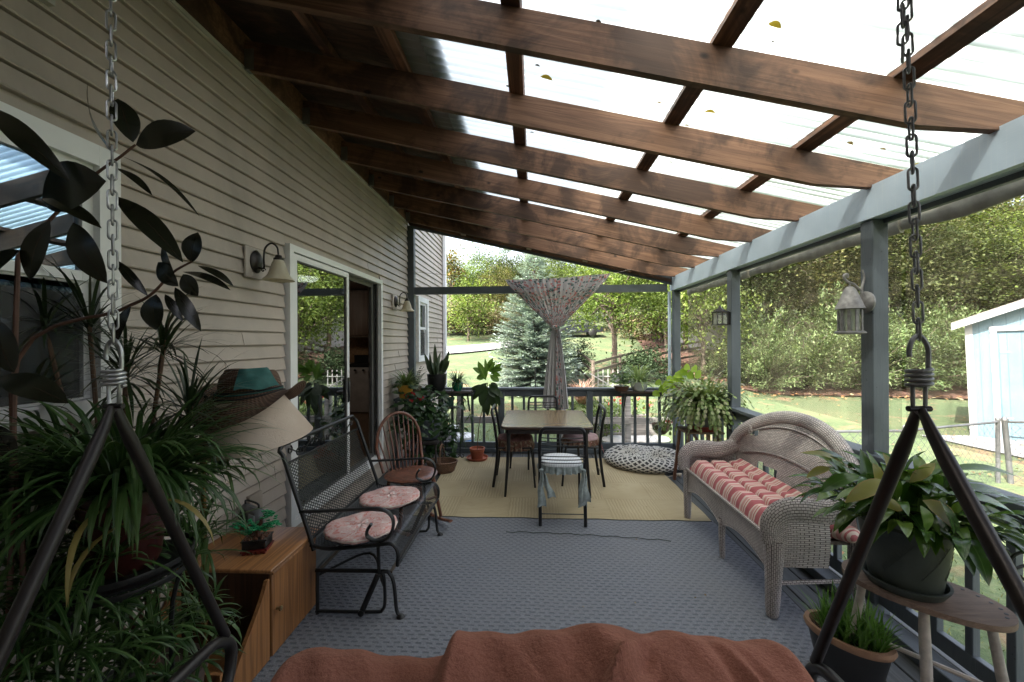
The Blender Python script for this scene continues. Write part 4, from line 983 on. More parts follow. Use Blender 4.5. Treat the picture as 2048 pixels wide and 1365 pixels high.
def dchair(name,label):
    c=thing(name,label,'chair',(0,0,0),0,'black wire back chairs round the table')
    W=.195
    hp=[(-W,-.235,.0),(-W,-.20,.25),(-W,-.19,.45),(-W,-.225,.72),(-W*.97,-.245,.80)]
    path=smooth_path(hp,4)
    for k in range(1,6): a=R(180-90*k/5); path.append(V(-W*.97+.05+.05*math.cos(a),-.247,.80+.05*math.sin(a)))
    path+= [V(-p.x,p.y,p.z) for p in path[::-1]]
    mb=MB(); mb.sweep(path,.0155,n=10); fr_=mb.build('back_frame',chair_m,c,world=False)
    for s in(-1,1):
        mb=MB(); mb.sweep(smooth_path([(s*W*.93,.18,.44),(s*W*.98,.20,.30),(s*W,.225,0)],4),.0115,n=10); mb.build('leg',chair_m,c,world=False)
        mb=MB(); mb.sweep([(s*W,-.19,.43),(s*W*.95,.17,.43)],.01,n=8); mb.build('seat_rail',chair_m,c,world=False)
    for z in (.545,.575,.605,.70,.735,.768):
        y=-.20-.04*(z-.45)/.3
        mb=MB(); mb.sweep(smooth_path([(-W,y,z),(-W*.5,y-.012,z-.004),(W*.5,y-.012,z-.004),(W,y,z)],3),.0052,n=6); mb.build('back_wire',chair_m,c,world=False)
    mb=MB(); mb.sweep([(-W,-.225,.10),(W,-.225,.10)],.005,n=6); mb.build('stretcher',chair_m,c,world=False)
    mb=MB(); mb.lathe([(0,.43),(.16,.432),(.19,.44),(.195,.455),(.17,.468),(0,.472)],(0,0,0),28,1,1.0); mb.build('seat',vinyl_br,c,world=False)
    return c
ch0=dchair('dining_chair','black wire back chair in front of the table wearing a white grey cushion')
chairs=[(.25,3.70,0,None),(-.21,4.56,-PI/2,'black wire back chair on the plant corner side of the table'),(.54,4.62,PI/2,'black wire back chair on the dog bed side of the table'),(.13,5.19,PI,'black wire back chair on the curtain side of the table')]
chs=[]
for i,(x,y,rz,l) in enumerate(chairs):
    if i==0: ch0.location=(x,y,.015); chs.append(ch0)
    else: chs.append(dup(ch0,(x,y,.014),rz,l))
def pad_mesh(r,h,z,tuft=0,ruf=.0,seed=0,n=40,sq=.0):
    random.seed(seed); mb=MB()
    def rr(a): return r*(1+sq*abs(math.sin(2*a))**2*.18)
    prof=[(0,.25),(.75,.05),(.97,0),(1.0,.35),(.93,.85),(.6,1.0),(.25,.93),(.0,.88)]
    nz_=len(prof); P_=smooth_path([(p[0],0,p[1]) for p in prof],4)
    def fn(u,v):
        p=P_[round(v*(len(P_)-1))]; a=2*PI*u; rad=rr(a)*max(0,p.x); hh=p.z*h
        if tuft and p.z>.6: hh-=tuft*h*max(0,math.cos(a*4)*math.cos((p.x-.5)*9))*.5
        if ruf: hh+=.006*math.sin(a*17+seed)*p.x; rad*=1+.012*math.sin(a*13)
        return (rad*math.cos(a),rad*math.sin(a),z+hh)
    mb.grid(fn,n,len(P_)-1,(6,1)); return mb
def ruffle(r,z0,z1,n=150,amp=.012,sq=0):
    mb=MB()
    def fn(u,v):
        a=2*PI*u; rad=r*(1+sq*abs(math.sin(2*a))**2*.18)+amp*v*(1+math.sin(a*24)+.5*math.sin(a*41)); return (rad*math.cos(a),rad*math.sin(a),z0+(z1-z0)*v)
    mb.grid(fn,n,3,(8,.3)); return mb
t=NT('white_ticking_cloth'); v=t.coord(); sp=t.t.nodes.new("ShaderNodeSeparateXYZ"); t.l(v,sp.inputs[0]); s_=t.math('SINE',t.math('MULTIPLY',sp.outputs[0],420.0)); t.col(t.ramp(t.math('MULTIPLY_ADD',s_,.5,.5),[(.3,(.50,.52,.55)),(.7,(.72,.73,.75))])); t.rough(.85); white_cl=t.m
grey_cl=m_plain('grey_green_cloth',(.27,.31,.30),.85,var=.25,scale=30,bump=.3,bscale=200)
pc=thing('seat_cushion','white cushion with grey ruffle and hanging ties on the nearest dining chair','cushion',(.25,3.70,.485))
pad_mesh(.19,.055,0.0,sq=.5).build('pad',white_cl,pc,world=False)
ruffle(.192,.025,-.035,amp=.014,sq=.5).build('ruffle',grey_cl,pc,world=False)
for s in(-1,1):
    for k,(dx,dy,L,wd,tl) in enumerate(((.0,-.02,.30,.028,.0),(.03,-.02,.22,.026,.35)) if s<0 else ((.0,-.01,.26,.03,.05),(-.03,-.01,.30,.028,-.02))):
        mb=MB(); bx=s*.185+dx*.4
        def fn(u,v,bx=bx,dy=dy,L=L,wd=wd,tl=tl,s=s):
            ww=wd*(.35+1.1*v); return (bx+tl*L*v+(u-.5)*2*ww+.006*math.sin(v*9),-.20+dy-.03*math.sin(v*2.2)+.014*math.sin(u*5+v*4),.005-L*v-.02*abs(u-.5)*(v>.9))
        mb.grid(fn,6,12); o=mb.build('tie',grey_cl,pc,world=False)
    mb=MB(); mb.lathe([(0,-.02),(.018,-.01),(.02,.01),(0,.022)],(s*.185,-.205,.0),10); mb.build('knot',grey_cl,pc,world=False)
brown_cl=m_plain('rose_brown_cloth',(.20,.095,.085),.9,var=.4,scale=25,bump=.4,bscale=90); mauve=m_plain('mauve_pink_cloth',(.40,.27,.27),.85,var=.2,scale=20,bump=.3,bscale=90)
t=NT('floral_brown_cloth'); vo=t.t.nodes.new("ShaderNodeTexVoronoi"); t.l(t.coord(),vo.inputs['Vector']); vo.inputs['Scale'].default_value=34; t.col(t.ramp(vo.outputs['Distance'],[(.2,(.24,.10,.07)),(.5,(.13,.07,.045)),(.75,(.3,.22,.15))])); t.rough(.9); flor=t.m
for i,(lab_,pm,rm_) in enumerate((('brown floral cushion with a gathered skirt on the plant corner side chair',brown_cl,flor),('mauve pink button cushion with pink ties on the dog bed side chair',mauve,flor),('mauve cushion on the far dining chair under the table edge',mauve,flor))):
    x,y,rz,_=chairs[i+1]; pc=thing('seat_cushion',lab_,'cushion',(x,y,.486),rz)
    pad_mesh(.20,.06,0,tuft=.4,seed=i,sq=.5).build('pad',pm,pc,world=False); ruffle(.20,.03,-.075 if i==0 else -.03,amp=.012,sq=.5).build('ruffle',rm_,pc,world=False)
    if i==1:
        for k in range(2):
            mb=MB(); mb.grid(lambda u,v:(-.18+(u-.5)*.03+.05*v*(1 if k else -1),-.205-.02*v,.0-.09*v+.01*math.sin(u*6)),3,6); mb.build('tie',m_plain('pink_tie',(.6,.22,.22),.8),pc,world=False)
# ================================================================= DOG BED
t=NT('quatrefoil_canvas'); v=t.coord(); sp=t.t.nodes.new("ShaderNodeSeparateXYZ"); t.l(v,sp.inputs[0])
tc=t.t.nodes.new("ShaderNodeTexCoord"); su=t.t.nodes.new("ShaderNodeSeparateXYZ"); t.l(tc.outputs['UV'],su.inputs[0])
def quat(U_,V_,off):
    fx=t.math('SUBTRACT',t.math('FRACT',t.math('ADD',U_,off)),.5); fy=t.math('SUBTRACT',t.math('FRACT',t.math('ADD',V_,off)),.5)
    ax_=t.math('ABSOLUTE',fx); ay=t.math('ABSOLUTE',fy)
    def circ(px_,py_,r_):
        dx=t.math('SUBTRACT',ax_,px_); dy=t.math('SUBTRACT',ay,py_); return t.math('LESS_THAN',t.math('ADD',t.math('MULTIPLY',dx,dx),t.math('MULTIPLY',dy,dy)),r_*r_)
    return t.math('MAXIMUM',t.math('MAXIMUM',circ(.17,0,.13),circ(0,.17,.13)),circ(0,0,.12))
U_=t.math('MULTIPLY',su.outputs[0],34.0); V_=t.math('MULTIPLY',su.outputs[1],8.0)
q_=t.math('MAXIMUM',quat(U_,V_,0.0),quat(U_,V_,.5))
vo=t.t.nodes.new("ShaderNodeTexVoronoi"); t.l(t.coord(scale=(1,1,1)),vo.inputs['Vector']); vo.inputs['Scale'].default_value=38
topm=t.math('GREATER_THAN',su.outputs[1],.62)
vv=t.math('LESS_THAN',vo.outputs['Distance'],.40)
q2=t.math('ADD',t.math('MULTIPLY',q_,t.math('SUBTRACT',1.0,topm)),t.math('MULTIPLY',vv,topm))
t.col(t.mix(q2,(.52,.50,.46),(.035,.033,.035))); t.rough(.9); t.bump(t.noise(t.coord(),20,4),.5,.01); quatm=t.m
db=thing('dog_bed','round black and white quatrefoil floor cushion in the far corner','dog bed',(1.45,5.33,.012))
random.seed(3); mb=MB()
prof=smooth_path([(.53,0,0),(.57,0,.02),(.585,0,.06),(.56,0,.10),(.48,0,.13),(.34,0,.135),(.2,0,.12),(.08,0,.10),(.0,0,.095)],4)
def fn(u,v):
    p=prof[round(v*(len(prof)-1))]; a=2*PI*u; k=max(0,min(1,(p.z-.09)/.03)); 
    z=p.z+k*.010*math.sin(a*22+p.x*14)*math.sin(p.x*6)*1.2+k*.012*math.sin(a*3+1)+k*.008*math.sin(a*9+p.x*25)
    return (p.x*math.cos(a),p.x*math.sin(a)*.98,z)
mb.grid(fn,150,len(prof)-1,(1,1)); mb.build('cushion',quatm,db,world=False)
mb=MB(); mb.sweep([(.575*math.cos(2*PI*k/60),.563*math.sin(2*PI*k/60),.035) for k in range(60)],.006,n=6,up=(0,0,1),closed=True); mb.build('piping',black_pl,db,world=False)
mb=MB(); mb.lathe([(0,.094),(.02,.098),(.024,.104),(.0,.110)],(0.0,0,0),12); mb.build('button',black_pl,db,world=False); db.scale=(.88,.88,1)
# chew bone / rope toy
p=onZ(1356,950,.03); bn=thing('rope_toy','small white knotted toy on the deck beside the dog bed','toy',(p.x,p.y,.0))
mb=MB()
mb.sweep(smooth_path([(-.03,0,.03),(0,.012,.035),(.035,-.01,.03)],5),[.026,.022,.018,.016,.015,.016,.018,.021,.024,.027,.028],n=10); mb.build('knot',m_plain('off_white_rope',(.55,.48,.4),.9,var=.2,bump=.8,bscale=120),bn,world=False)
mb=MB(); mb.sweep(smooth_path([(-.02,0,.03),(-.07,.02,.015),(-.11,.01,.008),(-.15,.03,.006)],5),.004,n=5); mb.build('string',m_plain('off_white_string',(.4,.33,.26),.9),bn,world=False)
# ================================================================= WICKER SOFA
wk=(.68,.61,.58); wg=(.06,.04,.032)
wick=m_wicker('wicker_weave',wk,wg,.032,.0125); wickv=m_wicker('wicker_weave_upright',wk,wg,.030,.011,PI/2); wickr=m_wicker('wicker_roll_weave',wk,wg,.024,.0125)
SFA=thing('wicker_sofa','weathered white wicker sofa with arched back along the railing','sofa',(1.62,3.04,0))
YN,YF_=2.38,3.70; XF=1.37; XB=1.86
# apron at the front, scalloped
def apr(u,v):
    y=YN+.03+(YF_-YN-.06)*u; zt=.455; s_=abs(math.sin(PI*((u*2)%1.0))) if True else 0
    zb=.235+.095*s_**.7
    return (XF+.012-.02*(1-v)*s_*.5,y,zb+(zt-zb)*v)
mb=MB(); mb.grid(apr,60,8,(1.3,.2)); mb.grid(lambda u,v:(apr(u,v)[0]+.02,apr(u,v)[1],apr(u,v)[2]),60,8,(1.3,.2))
mb.build('apron',wickv,SFA)
mb=MB(); pth=[V(*apr(i/60,0))+V(.008,0,0) for i in range(61)]; mb.sweep(pth,.011,n=7); mb.sweep([(XF+.012,YN+.03,.458),(XF+.012,YF_-.03,.458)],.014,n=8); mb.build('apron_braid',wickr,SFA)
# seat deck
mb=MB(); mb.box(((XF+XB)/2+.02,(YN+YF_)/2,.44),(XB-XF,YF_-YN-.04,.02)); mb.build('seat',wick,SFA)
# back
def ztop(u):   # u 0 near .. 1 far
    s_=math.sin(PI*min(max(u,0),1)); return .70+.325*(s_**.55)
def bk_(u,v):
    y=YN-.02+(YF_-YN+.04)*u; zb=.42; z=zb+(ztop(u)-zb)*v; x=XB+.11*max(0,(z-.45))/.6+.05*math.cos(PI*u*2)*-.5*0
    return (x-.10*abs(2*u-1)**3*(v),y,z)
hole=lambda u,v:(.70<u<.80 and .1<v<.28)
mb=MB(); mb.grid(bk_,70,26,(1.4,.62))
keep=[i for i,f in enumerate(mb.f) if not ( (lambda c:(3.20<c[1]<3.44 and .49<c[2]<.60 and (c[1]-3.20)/.24>((c[2]-.49)/.11)*.0))( [sum(mb.v[k][a] for k in f)/4 for a in range(3)] ) or (lambda c:(3.49<c[1]<3.61 and .80<c[2]<.88 and (c[2]-.80)<(3.63-c[1])*.9))([sum(mb.v[k][a] for k in f)/4 for a in range(3)]))]
mb.f=[mb.f[i] for i in keep]; mb.uv=[mb.uv[i] for i in keep]; mb.mi=[0]*len(mb.f)
mb.build('backrest',wick,SFA)
# decorative ridges on the back
for lv_,r_ in ((.50,.008),(.87,.007)):
    mb=MB(); mb.sweep([V(*bk_(u/50,(lv_ if lv_<.6 else lv_+.0)))+V(-.008,0,0) for u in range(3,48)],r_,n=6); mb.build('braid',wickr,SFA)
# open scroll panel at the far shoulder
cc=V(bk_(.90,.8)[0]-.012,3.545,.84)
for s_ in (1,):
    sp_=[cc+V(0,.045*(1-k/30)*math.cos(k*.42),.045*(1-k/30)*math.sin(k*.42)) for k in range(28)]
    mb=MB(); mb.sweep(sp_,.004,n=5); mb.build('scroll',wickr,SFA)
# top roll
rollp=[V(*bk_(u/44,1))+V(.012,0,0) for u in range(0,45)]
mb=MB(); mb.sweep(rollp,[.052+.0*k for k in range(45)],[.040]*45,n=14,up=(1,0,0)); mb.build('top_roll',wickr,SFA)
# arms
for y,s in ((YN,-1),(YF_,1)):
    ap=smooth_path([(XB+.03,y,.70),(XB-.06,y,.665),(XB-.18,y,.625),(XF+.16,y,.635),(XF+.07,y,.625),(XF+.01,y,.58),(XF-.008,y,.52),(XF+.0,y,.45)],5)
    n_=len(ap); mb=MB(); mb.sweep(ap,[.050+.028*math.sin(PI*min(1,i/(n_*.85))) for i in range(n_)],[.030]*n_,n=14,up=(0,-1,0)); 
    mb.v=[(a,b_,c) for a,b_,c in mb.v]; mb.build('arm_roll',wickr,SFA)
    def arp(u,v,y=y,s=s):
        p=ap[min(n_-1,int(.30*n_+u*(.70*n_-4)))] if y==YN else ap[min(n_-1,int(u*(n_-4)))]; zb=.31+.0*u; return (p.x if v>.99 else p.x+ (.012 if p.x<XF+.05 else 0),y+s*(.012+.02*math.sin(PI*v)),zb+(p.z-zb)*v)
    mb=MB(); mb.grid(arp,30,10,(.5,.35)); mb.build('arm_panel',wick,SFA)
# legs
def wleg(x,y,lean,r0=.036,r1=.02,z1=.46,nm='leg'):
    mb=MB(); mb.sweep(smooth_path([(x,y,z1),(x-.004,y,z1*.6),(x+lean,y,.05),(x+lean,y,.012)],5),[r0+(r1-r0)*i/15 for i in range(16)],n=12); l_=mb.build(nm,wickr,SFA)
wleg(XF+.025,YN+.015,-.012,.056,.026); wleg(XF+.025,YF_-.015,-.005,.040,.024); wleg(XF+.02,(YN+YF_)/2-.02,.0,.026,.017,.30); wleg(XB,YN+.03,.03); wleg(XB,YF_-.03,.03)
mb=MB(); mb.sweep([(XF+.03,YN+.02,.2),(XB,YN+.03,.22)],.012,n=7); mb.build('stretcher',wickr,SFA)
# striped cushion
t=NT('red_cream_stripe'); v=t.coord(); sp=t.t.nodes.new("ShaderNodeSeparateXYZ"); t.l(v,sp.inputs[0]); 
yy=t.math('FRACT',t.math('MULTIPLY',t.math('ADD',sp.outputs[1],t.math('MULTIPLY',sp.outputs[0],-.12)),8.6))
c=t.ramp(yy,[(0,(.40,.11,.12)),(.36,(.40,.11,.12)),(.38,(.62,.50,.42)),(.47,(.62,.50,.42)),(.49,(.45,.13,.13)),(.55,(.45,.13,.13)),(.57,(.62,.50,.42)),(.64,(.62,.50,.42)),(.66,(.52,.25,.23)),(.82,(.52,.25,.23)),(.84,(.62,.50,.42)),(.97,(.62,.50,.42))],'CONSTANT')
t.col(c); t.rough(.85); t.bump(t.noise(v,60,4),.25,.004); stripe=t.m
def cushion(name,label,x0,x1,y0,y1,z0,h,nx_,ny_,mat,parent=None,rise=0):
    c=thing(name,label,'cushion',((x0+x1)/2,(y0+y1)/2,z0))
    mb=MB(); NU,NV=44,88
    def top(u,v):
        x=x0+(x1-x0)*u; y=y0+(y1-y0)*v; e=min(u,1-u)*(x1-x0); f_=min(v,1-v)*(y1-y0); ed=min(1,(e/.05))**.5*min(1,(f_/.05))**.5
        k=1.0
        for a in range(1,nx_):
            for b_ in range(1,ny_):
                dx=(u-a/nx_)*(x1-x0); dy=(v-b_/ny_)*(y1-y0); d2=math.hypot(dx,dy); k-=.50*math.exp(-(d2/.035)**2)
                k-=.16*math.exp(-(dx/.012)**2)+ .0
        for b_ in range(1,ny_): k-=.20*math.exp(-(((v-b_/ny_)*(y1-y0)+.02*math.sin(u*9))/.014)**2)
        return (x,y,z0+h*ed*max(.1,k)+rise*max(0,u-.8)*1.0)
    mb.grid(top,NU,NV); mb.grid(lambda u,v:(x0+(x1-x0)*u,y0+(y1-y0)*v,z0-h*.18*min(1,min(u,1-u)*20)*min(1,min(v,1-v)*30)+rise*max(0,u-.8)),20,20)
    mb.build('cover',mat,c,ang=80)
    for a in range(1,nx_):
        for b_ in range(1,ny_):
            mb=MB(); mb.lathe([(0,-.003),(.009,0),(.007,.005),(0,.007)],(x0+(x1-x0)*a/nx_,y0+(y1-y0)*b_/ny_,z0+h*.30),8); mb.build('button',mat,c)
    return c
cushion('sofa_cushion','long red and cream striped tufted cushion on the wicker sofa',XF+.015,XB-.005,YN+.06,YF_-.06,.462,.10,3,5,stripe,rise=.25)
pl=thing('striped_pillow','folded red striped pillow poking out past the near sofa arm','pillow',(1.80,2.4,.5))
mb=MB(); mb.sweep(smooth_path([(1.66,2.56,.50),(1.74,2.46,.50),(1.80,2.38,.505),(1.83,2.34,.505)],4),[.05,.055,.06,.062,.064,.065,.066,.066,.066,.064,.06,.05,.02],[.028,.035,.04,.042,.044,.045,.046,.046,.046,.044,.04,.03,.01],n=14,up=(0,0,1)); mb.build('cover',stripe,pl)
# ================================================================= GLIDER BENCH (black metal mesh)
GX0,GX1=-1.31,-.80; GY0,GY1=2.27,3.26
GL=thing('glider_bench','black metal mesh glider bench with scrolled back rail along the wall','bench',(-1.04,2.84,.01))
t=NT('expanded_metal_mesh'); t.col((.02,.02,.021)); t.rough(.4); t.b.inputs['Metallic'].default_value=.3; alpha(t,diamond(t,30,48,.19)); meshm=t.m
sp_=smooth_path([(GX0,0,.435),(GX0+.12,0,.415),(GX0+.38,0,.44),(GX1-.04,0,.452),(GX1-.005,0,.435),(GX1+.012,0,.39),(GX1+.008,0,.325)],6); ns=len(sp_)-1
mb=MB(); mb.grid(lambda u,v:(sp_[round(v*ns)].x,GY0+.01+(GY1-GY0-.02)*u,sp_[round(v*ns)].z),12,ns,(GY1-GY0,.72)); mb.build('seat',meshm,GL)
mb=MB(); mb.grid(lambda u,v:(GX0-.16*v-.01*math.sin(v*PI),GY0+.03+(GY1-GY0-.06)*u,.455+.435*v),10,10,(GY1-GY0,.43)); mb.build('back_mesh',meshm,GL)
for y in (GY0,GY1):
    mb=MB(); mb.sweep([V(p.x,y,p.z-.004) for p in sp_],.011,n=8); mb.build('seat_frame',black_iron,GL)
mb=MB(); mb.sweep([(GX1+.008,GY0,.322),(GX1+.008,GY1,.322)],.009,n=8); mb.build('front_rod',black_iron,GL)
bp_=[V(GX0+.02,GY0,.40),V(GX0,GY0,.47),V(GX0-.165,GY0,.955)]
for k in range(1,7): a=R(180-90*k/6); bp_.append(V(GX0-.185-.005*k/6,GY0+.05+.05*math.cos(a),.965+.04*math.sin(a)))
bp_+= [V(p.x,GY0+GY1-p.y,p.z) for p in bp_[::-1]]
mb=MB(); mb.sweep(bp_,.0125,n=9); mb.build('back_frame',black_iron,GL)
mb=MB(); mb.sweep([(GX0-.160,GY0+.01,.895),(GX0-.160,GY1-.01,.895)],.008,n=7); mb.sweep([(GX0-.008,GY0,.455),(GX0-.008,GY1,.455)],.009,n=7)
mb.build('back_rod',black_iron,GL)
def scroll(mb,c,s,fl,r=.045,th_=.005,ax=0):
    pts=[]
    for k in range(22):
        a=k*.42; q=r*(1-k/26); pts.append(c+V(0,s*(q*math.cos(a)),fl*(q*math.sin(a))))
    mb.sweep(pts,th_,n=5)
nsc=6
for k in range(nsc):
    yc=GY0+.13+(GY1-GY0-.26)*k/(nsc-1); mb=MB(); xx=GX0-.175
    s=1 if k%2 else -1
    pts=[V(xx,yc-s*.075,.905)]
    S_=[]
    for i_ in range(14): a=PI*.5-i_*.45; q=.012+.020*i_/13; S_.insert(0,V(xx,yc+s*(.045)+s*q*math.cos(a)*.8,.962+q*math.sin(a)*.85))
    S2=[]
    for i_ in range(14): a=-PI*.5-i_*.45; q=.012+.018*i_/13; S2.append(V(xx,yc-s*(.045)+s*q*math.cos(a)*.8,.932+q*math.sin(a)*.8))
    mb.sweep(smooth_path(S_[::2]+S2[::-1][::2][::-1],3),.0048,n=5); mb.build('scroll',black_iron,GL)
for y in (GY0,GY1):
    a=smooth_path([(GX0-.06,y,.625),(GX0+.1,y,.632),(GX1-.17,y,.648),(GX1-.08,y,.645),(GX1-.025,y,.61),(GX1-.015,y,.55),(GX1-.045,y,.485),(GX1-.105,y,.462),(GX1-.165,y,.485),(GX1-.17,y,.52),(GX1-.145,y,.56)],4)
    mb=MB(); mb.sweep(a,[.009]*len(a),[.016]*len(a),n=8,up=(0,1,0)); mb.build('armrest',black_iron,GL)
    # base
    mb=MB(); mb.sweep(smooth_path([(GX0+.02,y+.02,.27),(GX1-.10,y+.02,.275),(GX1-.045,y+.02,.26),(GX1-.02,y+.02,.20),(GX1-.005,y+.02,.05),(GX1+.02,y+.02,.02)],4),.011,n=8); b_=mb.build('leg',black_iron,GL)
    mb=MB(); mb.lathe([(0,.010),(.026,.012),(.02,.02),(.008,.03)],(GX1+.02,y+.02,0),12); mb.build('foot',black_iron,b_)
    mb=MB(); mb.sweep(smooth_path([(GX1-.13,y+.02,.275),(GX1-.085,y+.02,.26),(GX1-.075,y+.02,.18),(GX1-.075,y+.02,.09),(GX1-.09,y+.02,.05),(GX1-.14,y+.02,.035),(GX0+.02,y+.02,.03)],4),.010,n=8); mb.build('runner',black_iron,GL)
    mb=MB(); mb.sweep([(GX1-.105,y-.005,.27),(GX1-.205,y-.005,.045)],[.016,.016],[.008,.008],n=8,up=(0,1,0)); mb.lathe([(.0,-.012),(.018,-.01),(.018,.01),(0,.012)],(GX1-.205,y-.005,.045),12,mat=Matrix.Rotation(R(90),3,'X')); mb.build('swing_link',black_iron,GL)
    mb=MB(); mb.sweep([(GX1-.105,y+.0,.43),(GX1-.105,y+.01,.27)],.010,n=7); mb.build('hanger',black_iron,GL)
    mb=MB(); mb.sweep([(GX0+.03,y+.02,.27),(GX0+.03,y+.02,.015)],.011,n=8); mb.build('leg',black_iron,GL)
mb=MB(); mb.sweep([(GX1-.04,GY0+.02,.27),(GX1-.04,GY1-.02+.04,.27)],.010,n=7); mb.sweep([(GX0+.03,GY0+.02,.26),(GX0+.03,GY1+.02,.26)],.010,n=7); mb.build('crossbar',m_plain('worn_brown_metal',(.10,.075,.05),.5,.4),GL)
mb=MB(); mb.sweep(smooth_path([(GX0+.03,GY0+.02,.24),(GX0+.25,GY0+.25,.255),(GX1-.08,GY0+.02,.19)],6),.008,n=6); mb.build('brace',black_iron,GL)
t=NT('pink_paisley_cloth'); v=t.coord(); a=t.noise(v,16,4,2.2,.6); b_=t.noise(v,44,3,1.0)
t.col(t.mix(t.ramp(a,[(.43,(0,0,0)),(.56,(1,1,1))]),t.ramp(b_,[(.35,(.66,.60,.57)),(.62,(.58,.36,.33))]),t.ramp(b_,[(.4,(.55,.20,.17)),(.6,(.64,.44,.41))]))); t.rough(.9); t.bump(a,.2,.004); pais=t.m
for i,(px_,py_,lab_) in enumerate(((723,1052,'pink paisley round seat pad near the oak cabinet end of the bench'),(780,993,'pink paisley round seat pad towards the wooden rocker'))):
    p=onZ(px_,py_,.465); c=thing('seat_pad',lab_,'seat pad',(p.x,p.y,.455),R(12+8*i))
    prof=smooth_path([(.98,0,0),(1.0,0,.4),(.96,0,.9),(.7,0,1.1),(.3,0,1.0),(0,0,.95)],3)
    def fn(u,v,prof=prof):
        q=prof[round(v*(len(prof)-1))]; a=2*PI*u; r=.205*(1-.10*max(0,math.cos(a-1.9))**4+.012*math.sin(a*19)*(q.x>.9)); return (r*q.x*math.cos(a)*1.05,r*q.x*math.sin(a)*.98,.028*q.z+.004*math.sin(a*5+q.x*6))
    mb=MB(); mb.grid(fn,90,len(prof)-1); mb.build('cover',pais,c,world=False,ang=80)
    mb=MB(); mb.sweep([(p_[0],p_[1],.012) for p_ in [(fn(k/60,0)[0]*1.01,fn(k/60,0)[1]*1.01) for k in range(60)]],.0045,n=5,up=(0,0,1),closed=True); mb.build('piping',m_plain('cream_piping',(.6,.52,.45),.9),c,world=False)
    mb=MB(); mb.sweep(smooth_path([(-.19,.05,.0),(-.25,.08,.02),(-.28,.05,-.01),(-.3,.09,-.02)],4),.003,n=4); mb.build('tie',m_plain('dark_tie',(.1,.08,.07),.9),c,world=False)
# ================================================================= WINDSOR ROCKER
rw=m_wood('red_brown_chair_wood',(.10,.035,.02),(.20,.075,.042),'z',.35,spec=.5,bump=.1)
RK=thing('rocking_chair','red brown spindle back wooden rocking chair beyond the metal bench','chair',(-1.09,3.50,.014),R(42))
# local: chair faces -y
mb=MB(); prof=[(0,.395),(.17,.395),(.22,.41),(.235,.425),(.215,.437),(.12,.425),(0,.418)]
mb.lathe(prof,(0,0,0),32,1.0,.95); mb.build('seat',rw,RK,world=False)
hoop=[V(-.19+0,.16,.43)]
for k in range(25):
    a=PI-PI*k/24; hoop.append(V(.215*math.cos(a),.16+.10+.04*math.sin(a),.62+.31*math.sin(a)**.85))
hoop.append(V(.19,.16,.43)); hoop=smooth_path(hoop,2)
mb=MB(); mb.sweep(hoop,.0145,n=9); mb.build('hoop',rw,RK,world=False)
for k in range(9):
    u=(k-4)/4; xb=.135*u; xt=.20*u; zt=.62+.31*math.sqrt(max(.05,1-min(1,abs(xt)/.215)**2))**.85; zt=min(zt,.925)
    mb=MB(); mb.sweep([(xb,.175,.43),(xb+(xt-xb)*.5,.225,.43+(zt-.43)*.5),(xt,.16+.135,zt)],[.0065,.0085,.005],n=7); mb.build('spindle',rw,RK,world=False)
for s in(-1,1):
    mb=MB(); mb.sweep([(s*.14,-.13,.41),(s*.19,-.19,.06)],[.018,.014],n=9); mb.build('leg',rw,RK,world=False)
    mb=MB(); mb.sweep([(s*.14,.13,.41),(s*.19,.20,.06)],[.018,.014],n=9); mb.build('leg',rw,RK,world=False)
    mb=MB(); mb.sweep(smooth_path([(s*.19,-.36,.075),(s*.19,-.19,.035),(s*.19,0,.018),(s*.19,.2,.035),(s*.19,.40,.10)],5),[.012]*21,[.02]*21,n=8,up=(1,0,0)); mb.build('rocker',rw,RK,world=False)
mb=MB(); mb.sweep([(-.165,-.16,.23),(.165,-.16,.23)],.011,n=8); mb.build('stretcher',rw,RK,world=False)
mb=MB(); mb.sweep([(-.165,.165,.23),(.165,.165,.23)],.011,n=8); mb.build('stretcher',rw,RK,world=False)
# ================================================================= OAK CABINET
oak=m_wood('golden_oak',(.19,.082,.03),(.33,.15,.055),'z',.38,grain=1.2,ring=30,spec=.5,bump=.12)
oakx=m_wood('golden_oak_top',(.19,.082,.03),(.33,.15,.055),'y',.35,grain=1.2,ring=30,spec=.5,bump=.1)
CB=thing('oak_cabinet','golden oak side cabinet with arched magazine rack and door','cabinet',(-1.58,2.2,0))
cx0,cx1,cy0,cy1=-1.84,-1.335,1.955,2.39
mb=MB(); mb.box(((cx0+cx1)/2,(cy0+cy1)/2-.005,.4625),(cx1-cx0+.03,cy1-cy0+.035,.022),bev=.006); mb.build('top',oakx,CB)
mb=MB(); mb.box((cx0+.01,(cy0+cy1)/2,.23),(.018,cy1-cy0-.01,.44)); mb.build('side_panel',oak,CB)
mb=MB(); mb.box(((cx0+cx1)/2,cy1-.012,.23),(cx1-cx0-.03,.018,.44)); mb.build('side_panel',oak,CB)
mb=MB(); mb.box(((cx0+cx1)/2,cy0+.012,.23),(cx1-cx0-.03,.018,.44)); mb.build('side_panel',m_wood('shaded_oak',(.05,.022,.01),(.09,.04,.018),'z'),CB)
mb=MB(); mb.box((cx1-.012,(cy0+cy1)/2,.232),(.02,cy1-cy0-.02,.436),bev=.003); dr=mb.build('door',oak,CB)
mb=MB(); mb.box((cx1+.0,(cy0+cy1)/2,.438),(.012,cy1-cy0-.02,.018),bev=.004); mb.build('molding',oak,CB)
mb=MB(); mb.lathe([(0,0),(.008,0),(.006,.012),(.013,.02),(.012,.028),(0,.032)],(cx1-.002,cy0+.045,.24),14,mat=Matrix.Rotation(R(90),3,'Y')); mb.build('knob',m_plain('antique_brass',(.35,.27,.15),.35,.9),dr)
